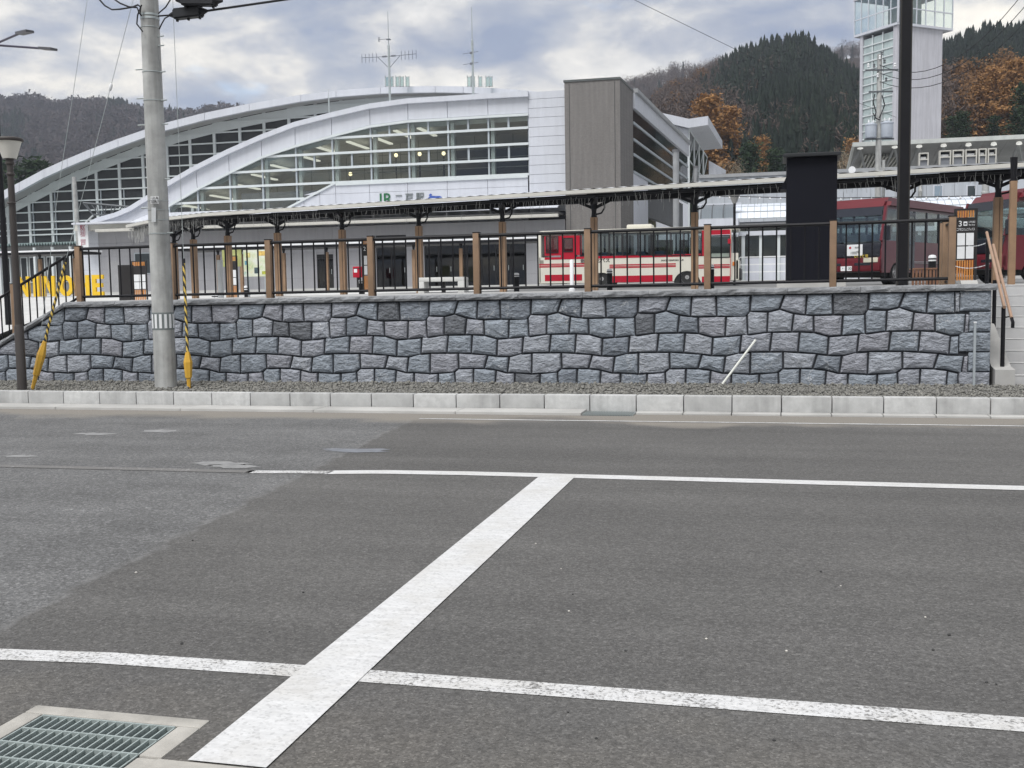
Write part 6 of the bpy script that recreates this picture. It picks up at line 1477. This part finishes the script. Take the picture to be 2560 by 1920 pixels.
for dx, s_ in ((-.42, 1.0), (.42, 1.12)):
    p = Vector((q.x, q.y-.1, zp(345)))+R0*dx; d_ = MB().lathe([(.27*s_, 0), (.29*s_, .05), (.29*s_, .62*s_), (.31*s_, .64*s_), (.31*s_, .70*s_), (.1, .78*s_)], p, 18).build('transformer', M('drum_grey', (.42, .46, .52), .5, .06, 3), fp, True)
    for k in (-1, 1): MB().lathe([(.03, 0), (.05, .08), (.02, .2)], p+R0*.12*k+Vector((0, 0, .75*s_)), 6).build('bushing', WHT, d_)
MB().beam(Vector((q.x, q.y-.1, zp(348)))-R0*.75, Vector((q.x, q.y-.1, zp(348)))+R0*.8, .10, .08).build('crossarm', LAT, fp)
for k, pts in enumerate((((2187, 235), (2183, 255), (2190, 280), (2186, 300)), ((2205, 238), (2212, 262), (2203, 285), (2198, 295)), ((2183, 283), (2190, 296), (2200, 300)))): MB().tube([PA(a_, b_, Z-.2) for a_, b_ in pts], .03, 5).build('jumper_cable', RUB, fp)
for k, (y0, x1, y1, lb) in enumerate(((167, 2540, -8, 'uppermost of the three wires rising right past the tower'), (187, 2562, 4, 'middle of the three wires rising right past the tower'), (209, 2585, 20, 'lowest of the three wires rising right past the tower'))):
    a_ = PA(2199, y0-5, Z-.1); b_ = PA(x1+30, y1-25, Z-10); cable(sag(a_, b_, 1.6), .017, lb, 'wire')
cable([PA(1560, -14, 60), PA(1587, 0, 60.5), PA(1750, 80, 64), PA(1920, 163, 68), PA(2146, 257, 74), PA(2240, 293, 76)], .014, 'long thin wire slanting down across the sky to the tower foot', 'wire')
sl2 = [W(1740, 489, 46), W(1965, 494, 44), W(2090, 495, 43), W(2330, 492, 41), W(2600, 486, 39)]
t = thing('bulb_string', sl2[0], 'thin black cable with small bulbs strung across before the arcade roof', 'string lights'); MB().tube(sl2, .018, 5).build('cable', RUB, t)
for a_, b_ in zip(sl2, sl2[1:]):
    for k in range(9): q = a_.lerp(b_, (k+.5)/9); MB().lathe([(.02, -.10), (.04, -.07), (.02, 0)], q, 6).build('bulb', WHT, t)
# grey poles of the platform
for px, y0, y1, r, Z, lb in ((2300, 447, 515, .10, 62, 'thin grey steel post before the pale arcade wall'), (2462, 425, 545, .20, 60, 'stout grey pole between stop board 3 and the brown posts'), (2208, 400, 500, .09, 60, 'slim pale pole right beside the transformer pole')):
    q = PA(px, y1, Z); tag(MB().lathe([(r, 2.0), (r*1.02, PA(px, (y0+y1)/2, Z).z), (r*1.12, PA(px, (y0+y1)/2, Z).z+.02), (r*1.12, PA(px, (y0+y1)/2, Z).z+.12), (r*.95, PA(px, (y0+y1)/2, Z).z+.14), (r*.9, PA(px, y0, Z).z)], (q.x, q.y, 0), 12).build('platform_pole', UPC, None, True), lb, 'pole')
# ================================================================== HILLS AND TREES
def proj(p):
    q = Vector(p)-CAM; z = q.dot(FW); return 1280+F*q.dot(RT)/z, 960-F*q.dot(UP)/z
rng = np.random.default_rng(11)
class Hill:
    def __init__(s, sky_pts, Zr, Zb, zb, th, pw=.85, seed=0, rough=5):
        s.p, s.Zr, s.Zb, s.zb, s.th, s.pw, s.seed, s.rough = sky_pts, Zr, Zb, zb, th, pw, seed, rough
    def pt(s, px, t):
        y = interp(px, s.p); top = PA(px, y, s.Zr).z-s.th
        if t <= 1: Z = s.Zb+(s.Zr-s.Zb)*t; z = s.zb+(top-s.zb)*t**s.pw
        else: Z = s.Zr+(t-1)*(s.Zr-s.Zb); z = top-(t-1)*(top-s.zb)*1.1
        q = R0*((px-1280)/F*Z)+FH*Z
        a_ = sin(q.x*.021+s.seed)*cos(q.y*.017+s.seed*2)+.6*sin(q.x*.05+q.y*.043+s.seed)
        return Vector((q.x, q.y, z+s.rough*a_*(1-abs(1-t)**2 if t < 1 else 1)*(.2 if abs(t-1) < .08 else 1)))
    def mesh(s, name, mat, x0, x1):
        nx, ts = 60, [0, .1, .2, .3, .4, .5, .6, .7, .8, .9, .97, 1, 1.03, 1.1, 1.3, 1.6]; b = MB()
        for i in range(nx+1):
            for t in ts: b.v.append(s.pt(x0+(x1-x0)*i/nx, t))
        m_ = len(ts)
        for i in range(nx):
            for j in range(m_-1): b.f.append((i*m_+j, (i+1)*m_+j, (i+1)*m_+j+1, i*m_+j+1))
        return tag(b.build(name, mat, None, True, Vector((0, 0, 0))), kind='structure')
    def sample(s, n, x0, x1, t0=0.02, t1=1.03):
        P_ = []
        px = rng.uniform(x0, x1, n); t = rng.uniform(t0, t1, n)
        return [(s.pt(a_, b_), a_) for a_, b_ in zip(px, t)]
hl = Hill([(-700, 150), (-300, 200), (-60, 240), (0, 247), (60, 246), (120, 236), (150, 246), (185, 258), (235, 251), (330, 262), (362, 272), (420, 280), (470, 284), (520, 288), (700, 300), (1000, 330), (1300, 350)], 900, 420, 8, 8, .9, 1.2, 7)
hb = Hill([(1150, 330), (1400, 245), (1500, 222), (1565, 206), (1600, 196), (1640, 186), (1690, 166), (1720, 163), (1745, 168), (1800, 160), (1900, 140), (2050, 118), (2082, 112), (2150, 106), (2300, 108), (2500, 120), (2900, 120)], 720, 430, 20, 9, .8, 3.1, 5)
hr_ = Hill([(1300, 560), (1420, 470), (1540, 340), (1620, 262), (1680, 215), (1740, 190), (1790, 168), (1800, 147), (1850, 125), (1900, 101), (1950, 89), (2007, 75), (2030, 90), (2060, 110), (2110, 145), (2160, 180), (2220, 205), (2300, 190), (2420, 200), (2700, 150)], 430, 125, 3, 14, .92, 5.0, 3)
hq = Hill([(2180, 330), (2260, 200), (2320, 120), (2366, 92), (2400, 80), (2418, 68), (2470, 60), (2500, 66), (2530, 62), (2560, 58), (2650, 20), (2900, -40), (3300, -120)], 360, 110, 3, 13, .92, 2.2, 3)
LEAFL = M('forest_floor', (.085, .070, .055), .95, .4, .05); 
hl.mesh('hill_far', M('forest_floor_far', (.09, .078, .075), .95, .4, .03), -700, 1300); hb.mesh('hill_back', LEAFL, 1150, 2900); hr_.mesh('hill_conifer', LEAFL, 1300, 2700); hq.mesh('hill_right', LEAFL, 2180, 3300)
# prototypes (unit height): triangles only
def conifer(nw=13, nb=7, w_=.15):
    v, f = [], []
    for k in range(nw):
        z = .06+.94*k/nw; r = w_*(1-z)**.85*rng.uniform(.8, 1.15)+.012
        for j in range(nb):
            a_ = 2*pi*(j+rng.random()*.7)/nb+k*.6; ra = r*rng.uniform(.75, 1.2); i = len(v)
            ca, sa = cos(a_), sin(a_); wd = ra*.42+.01
            v += [(0, 0, z+.07), (ca*ra-sa*wd, sa*ra+ca*wd, z-.05-ra*.25), (ca*ra*1.15, sa*ra*1.15, z-.03-ra*.35), (ca*ra+sa*wd, sa*ra-ca*wd, z-.05-ra*.25)]
            f += [(i, i+1, i+2), (i, i+2, i+3)]
    return np.array(v), np.array(f)
def puff(n=130, rx=.38, zc=.60, rz=.38, s0=.05, twig=.25):
    v, f = [], []
    for k in range(n):
        d_ = rng.normal(size=3); d_ /= np.linalg.norm(d_); r = rng.random()**.45; c_ = np.array([d_[0]*rx*r, d_[1]*rx*r, zc+d_[2]*rz*r])
        t_ = rng.normal(size=3); t_[2] += .8; t_ /= np.linalg.norm(t_); b_ = np.cross(t_, rng.normal(size=3)); b_ /= np.linalg.norm(b_); s_ = s0*rng.uniform(.6, 1.5); i = len(v)
        v += [c_-t_*s_, c_+t_*s_+b_*s_*twig, c_+t_*s_-b_*s_*twig]; f.append((i, i+1, i+2))
    for k in range(3):
        a_ = 2*pi*k/3; i = len(v); v += [(.018*cos(a_), .018*sin(a_), 0), (.018*cos(a_+2), .018*sin(a_+2), 0), (0, 0, .75)]; f.append((i, i+1, i+2))
    for k in range(7):
        a_ = rng.random()*6.28; i = len(v); q = np.array([cos(a_)*rx*.75, sin(a_)*rx*.75, zc+rz*rng.uniform(0, .6)]); v += [(0, 0, .3+.05*k), (0, .012, .33+.05*k), q]; f.append((i, i+1, i+2))
    return np.array(v, float), np.array(f)
CON = [conifer() for _ in range(5)]; CONN = [conifer(22, 10, .15) for _ in range(4)]; BARE = [puff(330, .40, .62, .36, .04, .20) for _ in range(4)]; LAR = [puff(800, .22, .54, .44, .020, .5) for _ in range(3)]; FARB = [puff(60, .45, .55, .42, .10, .45) for _ in range(4)]
def leafmat(name, stops, sc=.06, rough=.9):
    a_ = Mat(name); a_.set(rough, 0, .15); n1 = a_.noise(sc, 2, .5); n2 = a_.noise(sc*9, 3, .6); k = a_.math('ADD', a_.math('MULTIPLY', n1, .45), a_.math('MULTIPLY', n2, .55)); a_.base(a_.ramp(k, stops))
    return a_.m
CM = leafmat('conifer_needles', [(.32, (.008, .013, .010)), (.5, (.014, .022, .017)), (.68, (.027, .038, .026))], .05)
BMt = leafmat('bare_twigs', [(.30, (.058, .047, .043)), (.5, (.090, .070, .062)), (.70, (.13, .096, .076))], .03)
OM = leafmat('larch_orange', [(.30, (.10, .055, .026)), (.5, (.17, .093, .042)), (.70, (.25, .145, .07))], .12)
FM = leafmat('far_twigs', [(.30, (.040, .035, .036)), (.5, (.064, .054, .053)), (.70, (.094, .075, .068))], .012)
def forest(name, pts, protos, hmin, hmax, mat, label, cat, wmul=1.0):
    if not pts: return
    n = len(pts); P_ = np.array([tuple(p) for p in pts]); h = rng.uniform(hmin, hmax, n); P_[:, 2] -= .4
    S_ = np.stack([h*wmul*rng.uniform(.85, 1.25, n), h*wmul*rng.uniform(.85, 1.25, n), h], 1)
    me = scatter_mesh(name, mat, protos, P_, S_, rng.random(n)*6.28, rng.integers(0, len(protos), n))
    o = bpy.data.objects.new(name, me); COL.objects.link(o); return tag(o, label, cat, kind='stuff')
# left hill: bare woodland with a dark conifer patch on the shoulder
bare, con = [], []
for p, px in hl.sample(5200, -120, 640, .12):
    x, y = proj(p)
    if (300 < px < 470 and y < 305+(px-360)*.05 and rng.random() < .93) or (px < 95 and 320 < y < 420 and rng.random() < .7) or rng.random() < .03: con.append(p)
    else: bare.append(p)
forest('far_woodland', bare, FARB, 10, 15, FM, 'brown bare woodland covering the far left hill', 'forest', .8)
forest('far_conifers', con, CON, 12, 17, CM, 'dark conifer patches on the far left hill', 'forest', 1.15)
# right hills
bare, con, lar = [], [], []
for p, px in hb.sample(2600, 1480, 2600, .2):
    (con if rng.random() < .10 else bare).append(p)
for p, px in hr_.sample(6500, 1480, 2380, .03):
    x, y = proj(p)
    if p.dot(FH) < 160: continue
    edge = 1775-30*sin(y*.025)+max(0, (y-250))*.2+rng.normal()*22
    if y < 215: edge = 1765
    if x > edge: (con if rng.random() < .985 else bare).append(p)
    elif y < interp(px, hr_.p)+45 and rng.random() < .8 and px > 1690: con.append(p)
    elif (x-1690)**2/70**2+(y-265)**2/40**2 < 1 and rng.random() < .15: lar.append(p)
    else: (bare if rng.random() < .985 else lar).append(p)
for p, px in hq.sample(2600, 2300, 2700, .03):
    x, y = proj(p)
    if p.dot(FH) < 160: continue
    if y > 285+max(0, (2440-x))*.6 and x > 2400 and rng.random() < .45: lar.append(p)
    elif y > 300 and x < 2420: (bare if rng.random() < .9 else lar).append(p)
    else: con.append(p)
forest('bare_woodland', bare, BARE, 9, 14, BMt, 'brown leafless woodland on the hills behind the station', 'forest', .85)
near = [p for p in con if p.dot(FH) < 265]; con = [p for p in con if p.dot(FH) >= 265]
forest('conifer_forest', con, CON, 8, 14, CM, 'dense dark cedar forest on the hill behind the tower', 'forest', 1.0)
forest('larch_stand', lar, LAR, 9, 15, OM, 'scattered rusty orange larches on the hill slopes', 'forest', 1.0)
forest('conifer_slope', near, CONN, 6, 12, CM, 'dark cedars on the lower slope behind the platform roof', 'forest', 1.0)
und = [p for p, px in hr_.sample(1500, 1500, 2380, 0.0, .13)]+[p for p, px in hq.sample(700, 2300, 2700, 0.0, .2)]
forest('undergrowth', und[::2], BARE, 2, 3.6, BMt, 'brown scrub at the foot of the hills behind the station', 'scrub', 1.5)
forest('green_undergrowth', und[1::2], BARE, 2, 3.6, leafmat('scrub_green', [(.3, (.02, .03, .016)), (.5, (.045, .055, .028)), (.7, (.11, .095, .045))], .3), 'dark green scrub at the foot of the hills behind the station', 'scrub', 1.6)
# individual nearer trees
BARK = M('bark', (.06, .045, .035), .9, .3, 3)
def tree(px, py_top, py_base, Z, kind, label, wr=.30, n=2600):
    q = PA(px, py_base, Z); z0 = 4.0; top_ = PA(px, py_top, Z).z; z0 = -1.2
    if px > 1000:
        hh_ = hq if px > 2300 else hr_; t0_ = hh_.pt(px, (Z-hh_.Zb)/(hh_.Zr-hh_.Zb)); q.x, q.y, z0 = t0_.x, t0_.y, min(t0_.z, top_-6)
    h = top_-z0; wr = wr/F*Z/h*1.15
    t = thing({'larch': 'larch_tree', 'ever': 'evergreen_tree', 'bare': 'bare_tree'}[kind], (q.x, q.y, z0), label, 'tree', 'trees behind the station')
    b = MB(); b.tube([(q.x, q.y, z0-3), (q.x+h*.01, q.y, z0+h*.4), (q.x-h*.01, q.y, z0+h*.94)], [h*.022, h*.015, h*.003], 7)
    v, f = [], []; nl = 46
    if kind == 'bare':
        for k in range(26):
            a_ = rng.random()*6.28; zz_ = z0+h*rng.uniform(.1, .6); e = Vector((q.x+cos(a_)*h*wr*rng.uniform(.5, 1), q.y+sin(a_)*h*wr*rng.uniform(.5, 1), zz_+h*rng.uniform(.2, .4))); b.tube([(q.x, q.y, zz_), e], [h*.006, h*.002], 4)
    else:
        for k in range(nl):
            zf = .10+.86*k/nl; a_ = k*2.4+rng.random(); r = h*wr*(1-zf)**(.8 if kind == 'ever' else .6)*rng.uniform(.7, 1.15)*(1 if zf > .2 else .7); e = Vector((q.x+cos(a_)*r, q.y+sin(a_)*r, z0+h*zf-r*.12)); b.tube([(q.x, q.y, z0+h*zf), e], [h*.006, h*.0015], 4)
    b.build('trunk', BARK, t)
    cv, cf = [], []
    clumps = []
    for k in range(nl*(3 if kind != 'bare' else 2)):
        if kind == 'bare':
            d_ = rng.normal(size=3); d_ /= np.linalg.norm(d_); r = rng.random()**.4; clumps.append((q.x+d_[0]*r*h*wr*1.3, q.y+d_[1]*r*h*wr*1.3, z0+h*(.58+.38*d_[2]*r)))
        else:
            zf = rng.random()**1.2*.93+.05; a_ = rng.random()*6.28; r = h*wr*(1-zf)**(.85 if kind == 'ever' else .55)*rng.uniform(.35, 1.05); clumps.append((q.x+cos(a_)*r, q.y+sin(a_)*r, z0+h*zf-r*.08))
    per = int(n*1.7)//len(clumps)
    for c_ in clumps:
        sg = h*(.030 if kind != 'bare' else .045)
        for k in range(per):
            p = np.array(c_)+rng.normal(size=3)*sg*np.array([1.4, 1.4, .6 if kind != 'bare' else 1.4]); t_ = rng.normal(size=3)
            if kind == 'bare': t_[2] = abs(t_[2])+.6
            else: t_[2] *= .5
            t_ /= np.linalg.norm(t_); b_ = np.cross(t_, rng.normal(size=3)); b_ /= np.linalg.norm(b_); s_ = h*(.016 if kind != 'bare' else .018)*rng.uniform(.6, 1.5); tw_ = .45 if kind != 'bare' else .14
            i = len(cv); cv += [Vector(p-t_*s_), Vector(p+t_*s_+b_*s_*tw_), Vector(p+t_*s_-b_*s_*tw_)]; cf.append((i, i+1, i+2))
    m_ = MB(); m_.v, m_.f = cv, cf; m_.build('crown', {'larch': OM2, 'ever': EM, 'bare': PM}[kind], t)
OM2 = leafmat('larch_foliage', [(.30, (.16, .085, .034)), (.5, (.28, .150, .058)), (.70, (.40, .235, .105))], .5)
EM = leafmat('evergreen_foliage', [(.3, (.012, .024, .014)), (.5, (.026, .046, .024)), (.7, (.055, .078, .04))], .5)
PM = leafmat('pale_twigs', [(.3, (.20, .16, .11)), (.7, (.34, .28, .20))], .6)
for a_ in ((1772, 238, 430, 160, 'larch', 'tall rusty orange larch above the white end roof', 45, 4200), (1824, 262, 440, 163, 'larch', 'second orange larch right of the tallest one behind the end roof', 42, 3600), (1735, 300, 440, 157, 'larch', 'orange larch half hidden behind the folded white roof', 36, 2800),
           (1905, 338, 450, 158, 'larch', 'small orange larch just left of the black cabinet top', 22, 2200), (1838, 395, 470, 150, 'bare', 'pale beige leafless bushy tree right of the end roof', 45, 3600), (1878, 355, 480, 140, 'ever', 'dark round evergreen tree behind the pale bushy tree', 38, 3400), (1935, 372, 480, 140, 'ever', 'low green evergreen left of the black cabinet', 30, 2600), (2110, 372, 470, 150, 'bare', 'pale brown leafless tree right of the black cabinet top', 30, 2400), (2128, 340, 450, 160, 'larch', 'small rusty larch at the left foot of the tower', 20, 1800),
           (2470, 168, 420, 160, 'larch', 'broad orange larch right of the tower', 60, 4200), (2525, 150, 420, 157, 'larch', 'tallest orange larch near the right edge', 55, 4000), (2432, 205, 420, 162, 'larch', 'orange larch closest to the tower shaft', 40, 3000), (2395, 275, 400, 150, 'ever', 'dark layered evergreen beside the tower foot', 30, 3200), (2372, 292, 400, 150, 'ever', 'narrow dark evergreen left of the layered one', 18, 2400), (2545, 210, 420, 150, 'ever', 'big dark evergreen at the right edge', 45, 3600), (2475, 290, 420, 150, 'ever', 'dark evergreen below the orange larches', 30, 2400),
           (95, 395, 560, 150, 'ever', 'dark evergreen rising behind the hall roof at the far left', 30, 3000), (60, 408, 560, 150, 'ever', 'dark evergreen just right of the lantern', 26, 2600), (18, 396, 560, 155, 'ever', 'dark evergreen left of the lantern', 26, 2600)):
    tree(*a_)

# ================================================================== AIR
HZ = bpy.data.materials.new('haze_air'); HZ.use_nodes = True; t_ = HZ.node_tree; t_.nodes.clear()
o_ = t_.nodes.new('ShaderNodeOutputMaterial'); v_ = t_.nodes.new('ShaderNodeVolumePrincipled'); t_.links.new(v_.outputs[0], o_.inputs['Volume'])
v_.inputs['Color'].default_value = (.80, .86, 1.0, 1); v_.inputs['Density'].default_value = .00027
tag(MB().box(-1510, 1510, -410, 2510, -2.2, 260).build('haze', HZ), 'thin blue haze in the air over the whole place', 'haze', kind='stuff')
